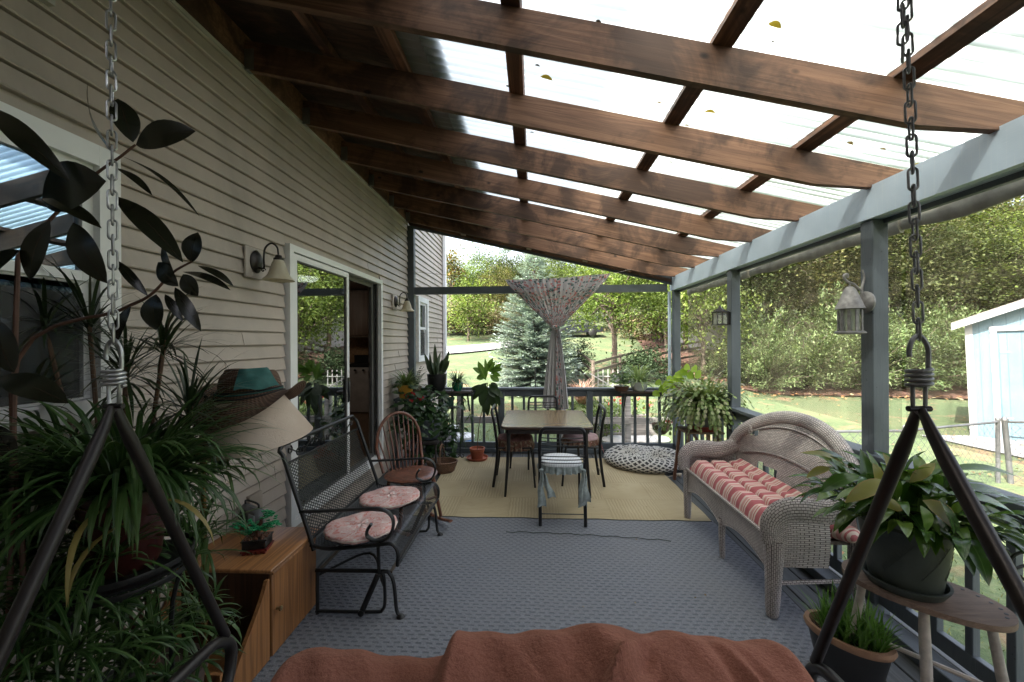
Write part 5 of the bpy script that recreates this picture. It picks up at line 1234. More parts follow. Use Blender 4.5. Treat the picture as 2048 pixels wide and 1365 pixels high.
# magazine rack towards the camera
poly=[(cy0-.012,.02),(cy0-.012,.425)]+[(cy0-.03-.012*k-.13*sstep(0,1,k/10),.425-.035*k+.0) for k in range(11)]+[(cy0-.31,.02)]
mb=MB(); mb.prism(poly,cx1-.018,cx1,'x'); mb.build('rack_panel',oak,CB)
mb=MB(); mb.prism(poly,cx0+.02,cx0+.038,'x'); mb.build('rack_panel',oak,CB)
mb=MB(); mb.box(((cx0+cx1)/2,cy0-.16,.055),(cx1-cx0-.06,.29,.016)); mb.build('shelf',oak,CB)
mb=MB(); mb.box(((cx0+cx1)/2+.01,cy0-.30,.12),(cx1-cx0-.06,.016,.13)); mb.build('rack_front',oak,CB)
# ================================================================= TOY BONSAI, RADIO
p=onZ(515,1100,.474); z0=.474
bs=thing('toy_bonsai','green brick built toy bonsai in a black tray on a slatted red stand','toy bonsai',(p.x,p.y,z0),R(15))
mb=MB(); 
for k in range(5): mb.box((-.05+.025*k,0,.008+.0),(.014,.10,.014))
mb.box((0,0,.02),(.13,.11,.008)); mb.build('stand',m_plain('dark_red_plastic',(.12,.015,.012),.35,bump=0),bs,world=False)
mb=MB(); mb.box((0,0,.048),(.12,.095,.045),bev=.004); mb.box((0,0,.072),(.128,.102,.006)); mb.build('pot',black_pl,bs,world=False)
mb=MB()
random.seed(21)
for i in range(60): mb.lathe([(0,0),(.006,.001),(.004,.008),(0,.009)],(ru(-.052,.052),ru(-.04,.04),.074),6)
mb.build('gravel',m_plain('brown_studs',(.16,.07,.04),.4,bump=0),bs,world=False)
mb=MB(); mb.sweep(smooth_path([(0,0,.07),(.0,.0,.10),(-.012,0,.125),(.015,.0,.145),(.02,0,.17)],4),[.016-.0005*i for i in range(17)],n=7)
ends=[(-.07,-.01,.155),(-.06,.01,.10),(.075,.0,.135),(.055,.01,.185),(-.02,-.02,.13),(.02,0,.12)]
for e in ends: mb.sweep(smooth_path([(0,0,.12),(e[0]*.5,e[1]*.5,e[2]-.01),e],3),.006,n=5)
mb.build('trunk',m_plain('brown_toy_branch',(.09,.035,.02),.4,bump=0),bs,world=False)
mb=MB()
for e in ends:
    for i in range(34):
        c=V(*e)+V(random.gauss(0,.02),random.gauss(0,.018),random.gauss(0,.009)+.006)
        a=ru(0,6); rr_=.009
        for k in range(3): mb.lathe([(0,0),(rr_*.62,.0005),(rr_*.62,.004),(0,.005)],(c.x+rr_*.6*math.cos(a+k*2.1),c.y+rr_*.6*math.sin(a+k*2.1),c.z),6)
mb.build('leaves',m_leaf('toy_green_leaf',[(.012,.20,.075),(.02,.33,.13)],.3,.0),bs,world=False)
p=onY(445,1040,2.36); rd_=thing('radio','small grey portable radio standing at the back of the oak cabinet','radio',(-1.73,2.36,.474),R(-25))
mb=MB(); mb.box((0,0,.075),(.19,.06,.13),bev=.018); mb.build('body',m_plain('grey_plastic',(.12,.125,.13),.4,bump=0),rd_,world=False)
mb=MB(); mb.lathe([(0,0),(.035,0),(.038,.006),(.03,.008),(0,.004)],(-.045,-.03,.07),20,mat=Matrix.Identity(3)@Matrix.Identity(3)) if False else mb.sweep([(-.045,-.028,.07),(-.045,-.036,.07)],.04,n=20); mb.build('speaker',black_pl,rd_,world=False)
mb=MB(); mb.box((.05,-.032,.085),(.06,.006,.045),bev=.002); mb.build('cassette_door',m_plain('clear_grey',(.3,.32,.34),.15,bump=0),rd_,world=False)
mb=MB(); mb.sweep(smooth_path([(-.07,0,.138),(-.06,0,.165),(.06,0,.165),(.07,0,.138)],4),.006,n=6); mb.build('handle',black_pl,rd_,world=False)
mb=MB(); mb.box((WX+.03,2.52,.56),(.03,.12,.14),bev=.004); tag(mb.build('outlet_box',m_plain('tan_outlet_cover',(.30,.25,.20),.6)),'small tan outlet cover on the siding behind the radio','outlet')
# ================================================================= WALL SCONCES
alab=NT('cream_alabaster_glass'); _v=alab.coord(); alab.col(alab.ramp(alab.noise(_v,14,4,1.5),[(.3,(.62,.56,.42)),(.7,(.74,.70,.58))])); alab.rough(.3); alab.b.inputs['Subsurface Weight'].default_value=0
_t=alab.t.nodes.new("ShaderNodeBsdfTranslucent"); _t.inputs[0].default_value=(.75,.68,.5,1); _m=alab.t.nodes.new("ShaderNodeMixShader"); _m.inputs[0].default_value=.4
alab.l(alab.b.outputs[0],_m.inputs[1]); alab.l(_t.outputs[0],_m.inputs[2]); alab.l(_m.outputs[0],alab.o.inputs[0]); alab=alab.m
oilb=m_plain('oil_rubbed_bronze',(.022,.018,.016),.4,.5,bump=0)
mplate=m_plain('mounting_block',(.42,.37,.32),.6,bump=0)
def sconce(name,label,y,z):
    s=thing(name,label,'wall lamp',(WX+.02,y,z))
    x=WX+.02
    mb=MB(); mb.box((x+.008,y,z),(.018,.17,.20),bev=.004); mb.build('mounting_block',mplate,s)
    mb=MB(); mb.lathe([(0,0),(.052,0),(.056,.008),(.045,.02),(.02,.026),(0,.028)],(x+.018,y,z+.01),24,1.35,1,mat=Matrix.Rotation(R(90),3,'Y')); mb.build('back_plate',oilb,s)
    mb=MB(); mb.sweep(smooth_path([(x+.04,y,z-.03),(x+.075,y,z-.03),(x+.075,y,z+.04),(x+.085,y,z+.10),(x+.125,y,z+.13),(x+.165,y,z+.105),(x+.175,y,z+.05)],5),.006,n=8)
    sp=[V(x+.07+.016*(1-k/16)*math.cos(k*.5),y,z-.045+.016*(1-k/16)*math.sin(k*.5)) for k in range(14)]
    mb.sweep(sp,.004,n=6); mb.build('arm',oilb,s)
    mb=MB(); mb.lathe([(0,.055),(.018,.05),(.022,.035),(.030,.03),(.030,.018),(.026,.014)],(x+.175,y,z),18); mb.build('holder',oilb,s)
    mb=MB(); rf=lambda r,z_: (r,z_)
    prof=[(.028,.02),(.038,.0),(.050,-.035),(.060,-.07),(.075,-.095),(.094,-.112),(.096,-.115),(.088,-.108),(.070,-.09),(.054,-.06),(.042,-.03),(.025,.01)]
    mb.lathe(prof,(x+.175,y,z),36); mb.v=[(x+.175+(a-x-.175)*(1+(.03*math.sin(8*math.atan2(b_-y,a-x-.175)) if c<z-.08 else 0)),y+(b_-y)*(1+(.03*math.sin(8*math.atan2(b_-y,a-x-.175)) if c<z-.08 else 0)),c) for a,b_,c in mb.v]
    mb.build('lamp_shade',alab,s)
sconce('wall_sconce','bronze wall lamp with cream bell shade between window and sliding door',2.53,2.14)
sconce('wall_sconce','bronze wall lamp with cream bell shade past the sliding door by the dark post',5.20,2.14)
# ================================================================= LANTERNS
pewter=m_plain('weathered_white_metal',(.22,.21,.205),.6,.3,var=.3,scale=40,bump=.5,bscale=80)
def lantern_big():
    x,y,z=onY(1700,620,2.49).x,2.49,1.775
    s=thing('post_lantern','large weathered pale lantern with cone roof on the nearest thick post','lantern',(x,y,z))
    mb=MB(); mb.lathe([(0,0),(.062,0),(.066,.012),(.05,.026),(.03,.03),(0,.032)],(BX-.003,y-.0,1.84),24,mat=Matrix.Rotation(R(-90),3,'Y')); mb.build('back_plate',pewter,s)
    mb=MB(); mb.lathe([(.014,.13),(.02,.125),(.03,.11),(.072,.0),(.075,-.003),(.068,-.004),(.025,.1)],(x,y,z+.03),24); mb.build('roof',pewter,s)
    mb=MB(); mb.lathe([(.058,-.125),(.066,-.125),(.076,-.133),(.076,-.14),(.05,-.145),(0,-.145)],(x,y,z+.02),24); mb.build('base',pewter,s)
    for k in range(10):
        a=2*PI*k/10+.2; mb=MB(); mb.box((x+.058*math.cos(a),y+.058*math.sin(a),z-.045),(.006,.014,.13),Matrix.Rotation(a,3,'Z')); mb.build('bar',pewter,s)
    t_=NT('seeded_glass'); t_.col((.42,.45,.40)); t_.rough(.25); t_.bump(t_.noise(t_.coord(),40,3),.8,.01); alpha(t_,.5)
    mb=MB(); mb.lathe([(.052,-.10),(.052,.025)],(x,y,z),24,closed=True); mb.build('glass',t_.m,s)
    mb=MB(); mb.sweep(smooth_path([(BX-.02,y,z+.06),(BX-.035,y,z+.14),(BX-.02,y,z+.21),(BX-.03,y,z+.26)],5),[.010-.0004*i for i in range(16)],n=7)
    mb.sweep(smooth_path([(BX-.03,y,z+.13),(BX-.07,y,z+.165),(x+.02,y,z+.175),(x-.02,y,z+.195),(x-.035,y,z+.225),(x-.015,y,z+.235),(x-.012,y,z+.215)],5),.0075,n=7); mb.sweep([(x,y,z+.155),(x,y,z+.178)],.006,n=6)
    mb.build('bracket',pewter,s)
lantern_big()
x,y,z=onY(1440,633,4.17).x,4.17,1.86
s=thing('post_lantern','small black box lantern on the thin middle post','lantern',(x,y,z))
mb=MB(); mb.box((BX-.008,y,z-.02),(.02,.06,.13),bev=.004); mb.build('back_plate',oilb,s)
mb=MB(); mb.box((x,y,z+.045),(.13,.13,.014),bev=.003); mb.lathe([(.07,.052),(.02,.085),(.008,.11),(0,.115)],(x,y,z),4,mat=None); mb.sweep([(x,y,z+.02),(BX,y,z+.02)],.008,n=6); mb.build('roof',oilb,s)
for sx in(-1,0,1):
    for sy in(-1,1):
        mb=MB(); mb.box((x+sx*.052,y+sy*.052,z-.02),(.007,.007,.12)); mb.build('bar',oilb,s)
mb=MB(); mb.box((x,y,z-.085),(.115,.115,.012),bev=.003); mb.build('base',oilb,s)
t_=NT('frosted_pane'); t_.col((.35,.36,.33)); t_.rough(.3); alpha(t_,.45); mb=MB(); mb.box((x,y,z-.02),(.096,.096,.115)); mb.build('glass',t_.m,s)
# ================================================================= CURTAIN ON A STRING
strp=[onY(824,543,5.66),onY(1010,559,5.66),onY(1105,556,5.64),onY(1222,546,5.62),onY(1262,538,5.6)]
mb=MB(); mb.sweep(smooth_path(strp,6),.0025,n=5); tag(mb.build('curtain_string',m_plain('thin_cord',(.25,.22,.2),.8)),'thin cord strung under the rake to hold the curtain','string')
t=NT('floral_curtain'); v=t.coord('UV'); vo=t.t.nodes.new("ShaderNodeTexVoronoi"); t.l(v,vo.inputs['Vector']); vo.inputs['Scale'].default_value=22
rc=t.ramp(vo.outputs['Color'],[(.0,(.46,.43,.42)),(.30,(.48,.45,.44)),(.32,(.05,.10,.09)),(.50,(.08,.15,.12)),(.52,(.45,.14,.12)),(.70,(.5,.22,.19)),(.72,(.48,.45,.44)),(.84,(.05,.05,.07)),(1.0,(.2,.24,.22))],'CONSTANT')
msk=t.ramp(t.noise(v,60,2,.5),[(.36,(0,0,0)),(.44,(1,1,1))]); c=t.mix(t.math('MULTIPLY',t.math('LESS_THAN',vo.outputs['Distance'],.58),1.0),(.46,.43,.42),rc); c=t.mix(msk,(.46,.43,.42),c)
sp=t.t.nodes.new("ShaderNodeSeparateXYZ"); t.l(v,sp.inputs[0]); 
c=t.mix(t.math('MULTIPLY',t.math('GREATER_THAN',sp.outputs[2],.5),1.0),c,c)
t.col(c); t.rough(.9); tr=t.t.nodes.new("ShaderNodeBsdfTranslucent"); t.l(c,tr.inputs[0]); mx=t.t.nodes.new("ShaderNodeMixShader"); mx.inputs[0].default_value=.35; t.l(t.b.outputs[0],mx.inputs[1]); t.l(tr.outputs[0],mx.inputs[2]); t.l(mx.outputs[0],t.o.inputs[0]); curt=t.m
curt_pl=m_plain('plain_grey_curtain',(.46,.45,.45),.9,var=.08,scale=4)
CT=thing('curtain','floral curtain gathered into a knot hanging from the string','curtain',tuple(onY(1110,655,5.66)))
gx=onY(1111,655,5.66).x
def cur_top(u):
    p=smooth_path(strp[1:4],10); i=u*(len(p)-1); k=int(i); return p[k].lerp(p[min(k+1,len(p)-1)],i-k)
zg_=onY(1110,655,5.66).z
def cfn(u,v):
    tp=cur_top(u); q=v
    cxm=gx; hw=.055
    e=sstep(0,1,q)*.35+.65*q
    # edge curve sags inward
    x=tp.x+(cxm+(u-.5)*2*hw-tp.x)*(q**1.22); z=tp.z+(zg_-tp.z)*q
    amp=.022*(1-.55*q); ph=u*PI*2*17+.8*math.sin(u*9)
    z-=.10*math.sin(PI*q)*(abs(u-.5)*2)**2*-.3
    return (x+.006*math.sin(ph*1.7)*(1-q),5.655+amp*math.sin(ph)+.02*math.sin(u*13+q*3),z)
mb=MB(); mb.grid(cfn,210,30,(2.2,1.15)); mb.build('fan',curt,CT)
mb=MB(); mb.lathe([(.02,-.035),(.055,-.02),(.062,0),(.055,.02),(.03,.04)],(gx,5.65,zg_),18,1,.6); mb.build('tie',curt,CT)
bz=onY(1110,815,5.6).z
def tfn(a0,a1,yo):
    def f(u,v):
        xb0=onY(1084,812,5.6).x; xb1=onY(1138,812,5.6).x; xt0,xt1=gx-.05,gx+.05
        uu=a0+(a1-a0)*u; k=min(1,v*1.0)**.75; x=(xt0+(xt1-xt0)*uu)*(1-k)+(xb0+(xb1-xb0)*uu)*k
        return (x,5.64+yo+.018*math.sin(uu*31)*(.4+v)+.01*math.sin(uu*70),zg_-.02+(bz-zg_)*v+.01*math.sin(uu*20)*v)
    return f
mb=MB(); mb.grid(tfn(0,.56,0),50,30,(.5,1.2)); mb.build('tail',curt_pl,CT)
mb=MB(); mb.grid(tfn(.50,.80,-.03),40,30,(.3,1.2)); mb.build('tail',curt,CT)
mb=MB(); mb.grid(tfn(.76,1.0,.0),30,30,(.3,1.2)); mb.build('tail',curt_pl,CT)
# ================================================================= PORCH SWING (near the camera)
SW=thing('porch_swing','dark tubular porch swing hanging from two chains in front','swing',(-.04,.87,.4))
def link_mesh(L=.046,wd=.0105,r=.00235):
    pts=[]
    for k in range(9): a=PI*k/8; pts.append(V(wd*.72*math.cos(a),0,L/2-wd*.72+wd*.72*math.sin(a)))
    for k in range(9): a=PI+PI*k/8; pts.append(V(wd*.72*math.cos(a),0,-(L/2-wd*.72)+wd*.72*math.sin(a)))
    mb=MB(); mb.sweep(pts,r,n=7,closed=True); return mb
lm0=link_mesh()
def chain(p0,p1,name_parent,mat):
    base=-44 if p0[0]>0 else 44
    p0=Vector(p0);p1=Vector(p1); L=(p1-p0).length; n=int(L/.0345); first=None
    d=(p1-p0).normalized(); q=d.to_track_quat('Z','X')
    par=None
    for k in range(n+1):
        c=p0+d*(.0345*k)
        m=Matrix.Translation(c)@q.to_matrix().to_4x4()@Matrix.Rotation(R(base+(0 if k%2 else 90))+.16*math.sin(k*2.3),4,'Z')
        mb=MB(); mb.v=[tuple(m@Vector(v)) for v in lm0.v]; mb.f=lm0.f; mb.uv=[None]*len(mb.f); mb.mi=[0]*len(mb.f)
        o=mb.build('chain' if par is None else 'link',mat,name_parent if par is None else par)
        if par is None: par=o
    return par
YA=.87; XL,XR=onY(228,800,.87).x,onY(1838,790,.87).x; ZA=1.475
steel_dk=m_plain('dull_steel_chain',(.20,.205,.21),.5,.7,var=.25,scale=30,bump=.2,bscale=90)
apL=V(XL,YA,ZA); apR=V(XR,YA,ZA)
chain((XL,YA,ZA+.165),(XL-.005,YA,3.04),SW,steel)
tR=onY(1803,2,.87)
chain((XR,YA,ZA+.165),(tR.x,.86,tR.z),SW,steel_dk); chain(tR+V(0,0,.03),V(tR.x-.03,.86,2.62),SW,steel_dk)
p1_=onY(1787,95,.86); chain(V(p1_.x,.84,p1_.z-.02),V(p1_.x+.006,.84,2.58),SW,steel_dk)
def spring(c,mat):
    x,y,z=c; mb=MB()
    hel=[V(x+.0185*math.cos(a),y+.0185*math.sin(a),z+.045+.0095*a/(2*PI)*1.0) for a in [i*2*PI/16 for i in range(16*4+1)]]
    mb.sweep(hel,.0042,n=8); sp_=mb.build('spring',mat,SW)
    mb=MB(); mb.sweep(smooth_path([(x+.0185,y,z+.083),(x+.019,y,z+.105),(x+.017,y,z+.130),(x+.002,y,z+.152),(x-.013,y,z+.142),(x-.019,y,z+.12),(x-.018,y,z+.108)][::-1],5),.0045,n=8); mb.build('hook',mat,sp_)
    mb=MB(); mb.sweep([(x-.013,y,z+.05),(x-.012,y,z+.0),(x,y,z-.012),(x+.012,y,z+.0),(x+.013,y,z+.05)],.0038,n=8); mb.build('hook',mat,sp_)
spring((XL,YA,ZA),steel); spring((XR,YA,ZA),steel_dk)
def tube(pts,r,nm,par=SW,k=6): 
    mb=MB(); mb.sweep(smooth_path(pts,k),r,n=12); return mb.build(nm,swing_metal,par)
AZ=.70
for (ap,s,yf,yn) in ((apL,-1,1.20,.50),(apR,1,1.18,.40)):
    for (ye,zz) in ((yf,AZ),(yn,AZ)):
        d=(V(ap.x,ye,zz)-ap); 
        mb=MB(); mb.sweep([ap+V(0,(.004 if ye>1 else -.004),.0),ap+d*.06,ap+d*.12,ap+d],[.009,.012,.0138,.0138],[.005,.010,.0138,.0138],n=12,up=(1,0,0)); mb.build('hanger_bar',swing_metal,SW)
    mb=MB(); mb.sweep([ap+V(-.022,0,.0),ap+V(.022,0,0)],.006,n=8); mb.build('bolt',swing_metal,SW)
    tube([(ap.x,-.15,AZ+.02),(ap.x,.3,AZ+.01),(ap.x,.8,AZ+.005),(ap.x,yf-.10,AZ+.01),(ap.x,yf-.02,AZ-.005),(ap.x,yf+.02,AZ-.05),(ap.x-s*.01,yf,AZ-.12),(ap.x-s*.03,yf-.07,AZ-.20)],.0165,'armrest')
tube([(XL+.04,1.12,.46),(-.4,1.14,.45),(.4,1.14,.45),(XR-.04,1.12,.46)],.017,'seat_bar'); tube([(XL+.04,.62,.44),(XR-.04,.62,.44)],.017,'seat_bar')
mb=MB(); mb.box((-.04,.86,.43),(1.62,.50,.02)); mb.build('seat',black_iron,SW)
# brown fleece over the swing back
t=NT('brown_fleece'); v=t.coord(); f=t.noise(v,260,3,.3,.8); f2=t.noise(v,5,4,.5); t.col(t.mix(.35,t.ramp(f2,[(.3,(.235,.095,.068)),(.7,(.29,.118,.085))]),t.ramp(f,[(.3,(.11,.042,.03)),(.7,(.44,.21,.155))]))); t.rough(1.0); t.b.inputs['Specular IOR Level'].default_value=.05
t.b.inputs['Sheen Weight'].default_value=.35; t.b.inputs['Sheen Roughness'].default_value=.4; t.b.inputs['Sheen Tint'].default_value=(.6,.35,.25,1)
t.bump(t.math('ADD',t.math('ADD',t.math('MULTIPLY',f,.5),t.noise(v,90,3)),t.math('MULTIPLY',t.noise(v,14,4,1.2,.6),2.2)),.7,.006); fleece=t.m
FL=thing('fleece_blanket','brown fleece blanket draped and folded over the swing','blanket',(-.04,.9,.45))
def ridge(x):   # silhouette height of the blanket top
    k=sstep(-.235,-.19,x)
    base=.848+.068*k
    bump=.022*math.exp(-((x-.165)/.055)**2)-.004*math.exp(-((x-.26)/.03)**2)+.008*math.sin(x*7)+.004*math.sin(x*23)
    fall=.16*sstep(.55,.665,x)**2+.22*sstep(.58,.70,-x)**1.5
    return base+bump-fall
prof_v=[(1.13,-.42),(1.12,-.25),(1.07,-.11),(1.015,-.035),(.965,-.006),(.93,.0),(.88,-.010),(.82,-.035),(.74,-.08),(.65,-.16),(.58,-.28),(.55,-.42)]
PV=smooth_path([(a,b_,0) for a,b_ in prof_v],4)
def bl(u,v):
    x=-.70+1.355*u; q=PV[round(v*(len(PV)-1))]; rz0=ridge(x); z=rz0+q.y; y=q.x
    yo=.04*sstep(.2,.5,x)*0
    # folds running down towards the camera
    s=max(0,(.97-y)/.35)
    def fold(x0,slope,w_,h_,sgn=1):
        xx=x0+slope*s; return h_*math.exp(-((x-xx)/w_)**2)
    k=min(1,s*2.5)
    z+=2.3*k*(fold(.27,-.25,.022,.020)+fold(.30,-.26,.018,-.012)+fold(.42,.15,.016,.013)+fold(.40,.08,.014,-.007)+fold(.16,.12,.05,.008)+fold(-.02,.2,.03,.006))
    z+=k*.018*math.exp(-((x+.2+.05*s)/.03)**2)+k*.006*math.sin(x*31+s*6)*math.sin(s*5)+.003*math.sin(x*57+y*33)
    for (xa,sl2,dd_) in ((.235,-.30,.010),(.335,-.22,-.008),(.455,.22,.008),(.385,.30,-.007),(-.10,.28,.006),(.06,.10,-.005),(-.42,.2,.007),(-.36,-.2,-.006),(.52,-.12,.006)): z+=k*dd_*math.exp(-abs(x-(xa+sl2*s)+.008*math.sin(s*9+xa*40))/.007)
    z+=.015*math.exp(-((x-.30)/.05)**2)*math.exp(-((y-.93)/.04)**2)*0
    return (x,y,z)
mb=MB(); mb.grid(bl,260,len(PV)-1,(1,1)); mb.build('fleece',fleece,FL)
bk0=mb
mb=MB(); 
for x in (-.5,-.25,0,.25,.5): mb.sweep([(x,1.10,.45),(x,.97,.78)],.012,n=7)
mb.sweep([(-.55,.965,.78),(.55,.965,.78)],.017,n=8); mb.build('backrest',swing_metal,SW)
# ================================================================= FLOOR LAMP WITH TILTED SHADE, STRAW HAT
brass=m_plain('brass_pole',(.35,.22,.08),.25,.9,var=.1,bump=0)
LP=thing('floor_lamp','brass floor lamp with large tilted parchment shade','floor lamp',(-1.39,1.68,0))
pb=onY(408,1000,1.68)
mb=MB(); mb.lathe([(0,0.01),(.13,.012),(.13,.025),(.03,.04),(0,.045)],(pb.x,1.68,0),24); mb.build('base',brass,LP)
pc_=onY(505,845,1.72)
mb=MB(); mb.sweep(smooth_path([(pb.x,1.68,.03),(pb.x,1.68,.6),(pb.x,1.68,1.1),(pb.x+.02,1.69,1.33),(pc_.x-.05,1.71,pc_.z+.05)],5),.011,n=10); mb.build('pole',brass,LP)
t=NT('parchment_shade'); v=t.coord(); a=t.noise(v,26,4,2.2,.6); ed=t.math('ABSOLUTE',t.math('SUBTRACT',a,.5)); t.col(t.ramp(t.noise(v,5,3),[(.3,(.62,.50,.40)),(.7,(.74,.63,.53))])); t.rough(.8); t.bump(t.ramp(ed,[(0,(0,0,0)),(.06,(1,1,1))]),.35,.004)
tr=t.t.nodes.new("ShaderNodeBsdfTranslucent"); tr.inputs[0].default_value=(.5,.36,.25,1); mx=t.t.nodes.new("ShaderNodeMixShader"); mx.inputs[0].default_value=.3; t.l(t.b.outputs[0],mx.inputs[1]); t.l(tr.outputs[0],mx.inputs[2]); t.l(mx.outputs[0],t.o.inputs[0])
tilt=Matrix.Rotation(R(-7),3,'Y')@Matrix.Rotation(R(6),3,'X')
mb=MB(); mb.lathe([(.125,.12),(.128,.121),(.175,.03),(.232,-.085),(.229,-.085),(.170,.03),(.122,.118)],tuple(pc_),40,mat=tilt); mb.build('lamp_shade',t.m,LP)
mb=MB(); mb.lathe([(0,-.03),(.03,-.03),(.03,.0),(.02,.02),(.015,.06),(0,.06)],tuple(pc_),14,mat=tilt); mb.build('socket',brass,LP)
st_=NT('brown_straw_weave'); v=st_.coord('UV'); 
w1=st_.t.nodes.new("ShaderNodeSeparateXYZ"); st_.l(v,w1.inputs[0]); s1=st_.math('SINE',st_.math('MULTIPLY',w1.outputs[1],1000.0)); s2=st_.math('SINE',st_.math('MULTIPLY',w1.outputs[0],500.0)); hh=st_.math('MULTIPLY_ADD',s1,.35,st_.math('MULTIPLY_ADD',s2,.15,.5))
st_.col(st_.ramp(hh,[(.15,(.05,.028,.018)),(.8,(.20,.12,.08))])); st_.rough(.85); st_.bump(hh,.9,.004); straw=st_.m
hc=onY(500,765,1.71)
HT=thing('straw_hat','brown woven straw hat with teal cloth resting on the parchment lampshade','hat',tuple(hc))
tl2=Matrix.Rotation(R(-3),3,'Y')
mb=MB(); prof=smooth_path([(0,0,.060),(.06,0,.062),(.10,0,.05),(.118,0,.02),(.125,0,-.02),(.135,0,-.045),(.17,0,-.06),(.222,0,-.055),(.227,0,-.05)],4)
n_=60; b0=len(mb.v)
def hf(u,v):
    p=prof[round(v*(len(prof)-1))]; a=2*PI*u; k=max(0,(p.x-.12)/.085); q=Vector((p.x*math.cos(a)*1.0,p.x*math.sin(a)*.9,p.z+k*(.035*math.cos(a*2+.2)+.012*math.sin(a*3))-.065*k*(math.sin(a)<0)*abs(math.sin(a))**1.5))
    if p.x<.1: q.z-=.012*math.cos(a-1)*(p.x/.1)+.01*math.exp(-((p.x*math.sin(a))/.03)**2)
    q=tl2@q; return (hc.x+q.x,hc.y+q.y,hc.z+q.z)
mb.grid(hf,80,len(prof)-1,(.8,.3)); mb.build('straw',straw,HT)
teal=m_plain('teal_cloth',(.03,.115,.105),.8,var=.25,scale=30,bump=.3); lace=m_plain('black_lace',(.015,.016,.017),.8)
def pf(u,v):
    a=-1.35+1.35*u*.85; rr_=.095+.062*v; q=tl2@Vector((rr_*math.cos(a)*1.02,rr_*math.sin(a)*.95,.060-.085*v**1.1+.008*math.sin(u*9)*math.sin(v*7)+.006)); return (hc.x+q.x,hc.y+q.y,hc.z+q.z)
mb=MB(); mb.grid(pf,14,14); mb.build('scarf',teal,HT)
for k in range(3):
    mb=MB(); mb.sweep([tuple(Vector(hf(i/40,.52+.045*k))+V(.003*math.cos(2*PI*i/40),.003*math.sin(2*PI*i/40),.0)) for i in range(41)],.0035,n=5); mb.build('band',teal if k==1 else lace,HT)
random.seed(4); mb=MB()
q0=onY(415,805,1.68)
for i in range(9):
    pts=[q0+V(ru(-.035,.035),ru(-.02,.02),ru(-.05,.05)) for _ in range(4)]; mb.sweep(smooth_path(pts,4),.0022,n=4)
mb.build('ribbon',lace,HT)
# ================================================================= PLANTS
darkleaf=m_leaf('rubber_plant_leaf',[(.010,.016,.009),(.018,.022,.012),(.022,.014,.010)],.25,.06,.6,vein=((.035,.02,.014),[(0,(.8,.8,.8)),(.035,(0,0,0))]))
RP=thing('rubber_plant','dark burgundy rubber plant with big leathery leaves reaching past the chain','plant',(-1.45,1.15,0))
def potm(name,prof,c,mat,par,n=28,sx=1,sy=1):
    mb=MB(); mb.lathe(prof,c,n,sx,sy); return mb.build(name,mat,par)
potm('pot',[(0,0),(.13,0),(.16,.02),(.19,.30),(.205,.30),(.205,.34),(.185,.34),(.17,.30),(0,.29)],(-1.50,1.02,0),m_plain('dark_brown_pot',(.05,.028,.02),.5),RP)
stemA=[onY(20,900,1.05),onY(33,600,1.08),onY(45,500,1.1),onY(103,436,1.12),onY(183,355,1.14),onY(238,315,1.15),onY(271,289,1.16)]
stemA=[V(-1.50,1.02,.30),V(-1.46,1.03,.8)]+stemA[1:]
stemB=[V(-1.48,1.03,.30),V(-1.44,1.05,.9),onY(35,720,1.1),onY(240,620,1.18),onY(300,590,1.2),onY(345,545,1.21),onY(385,522,1.22)]
stemC=[V(-1.52,1.0,.30),V(-1.5,.98,.8),onY(-30,850,1.0),onY(-10,760,1.0)]
for s_ in (stemA,stemB,stemC): 
    P_=smooth_path(s_,5); mb=MB(); mb.sweep(P_,[.007-.004*i/len(P_) for i in range(len(P_))],n=7); mb.build('stem',m_plain('rust_brown_stem',(.09,.04,.025),.6,var=.3,scale=20),RP)
def LF(bx,by,tx,ty,wpx,Y,nrm=(0,-1,.2),bend=.08,dy=0.0,pk=.5):
    a=onY(bx,by,Y); b_=onY(tx,ty,Y+dy); w_=wpx/FPX*Y*1.0
    mb=MB(); mb.leaf(a,b_,w_,nrm,bend,10,.12,pk); mb.build('leaf',darkleaf,RP)
for a in [(272,289,391,262,62,1.16,(.15,-1,.1)),(266,284,236,197,46,1.17,(.7,-.7,.1)),(226,305,176,165,30,1.13,(-.7,-.7,0)),(244,312,399,432,16,1.14,(.5,-.3,1)),(232,335,305,391,20,1.13,(.3,-.5,.9)),
 (212,362,84,398,112,1.10,(0,-1,.1)),(140,362,-18,215,44,1.06,(.4,-.8,.3)),(84,396,203,456,34,1.08,(.2,-.6,.8)),(232,392,366,524,46,1.12,(.6,-.7,.5)),(146,445,214,566,58,1.09,(.2,-1,0)),
 (383,525,396,464,46,1.22,(0,-1,.1)),(350,552,326,486,22,1.21,(-.3,-1,0)),(357,572,316,524,38,1.21,(-.2,-1,.1)),(366,543,461,580,24,1.22,(.2,-.5,.9)),(396,531,467,572,20,1.23,(.2,-.5,.9)),(366,548,396,592,34,1.2,(.1,-1,.2)),
 (312,588,312,660,52,1.2,(0,-1,.1)),(330,588,366,642,18,1.19,(.3,-.8,.5)),(350,574,402,662,26,1.2,(.4,-.8,.3)),(296,592,233,520,20,1.19,(-.2,-.7,.8)),(262,612,234,682,26,1.17,(0,-1,.1)),
 (0,752,136,806,56,1.0,(.1,-.7,.8)),(-5,640,28,745,60,1.02,(.3,-1,.1)),(-8,850,34,915,44,.98,(.2,-1,.3)),(-5,560,-60,420,60,1.05,(.3,-1,0)),(40,500,-30,560,50,1.03,(.1,-.9,.4)),(100,440,60,560,46,1.06,(.3,-1,.1))]: LF(*a)
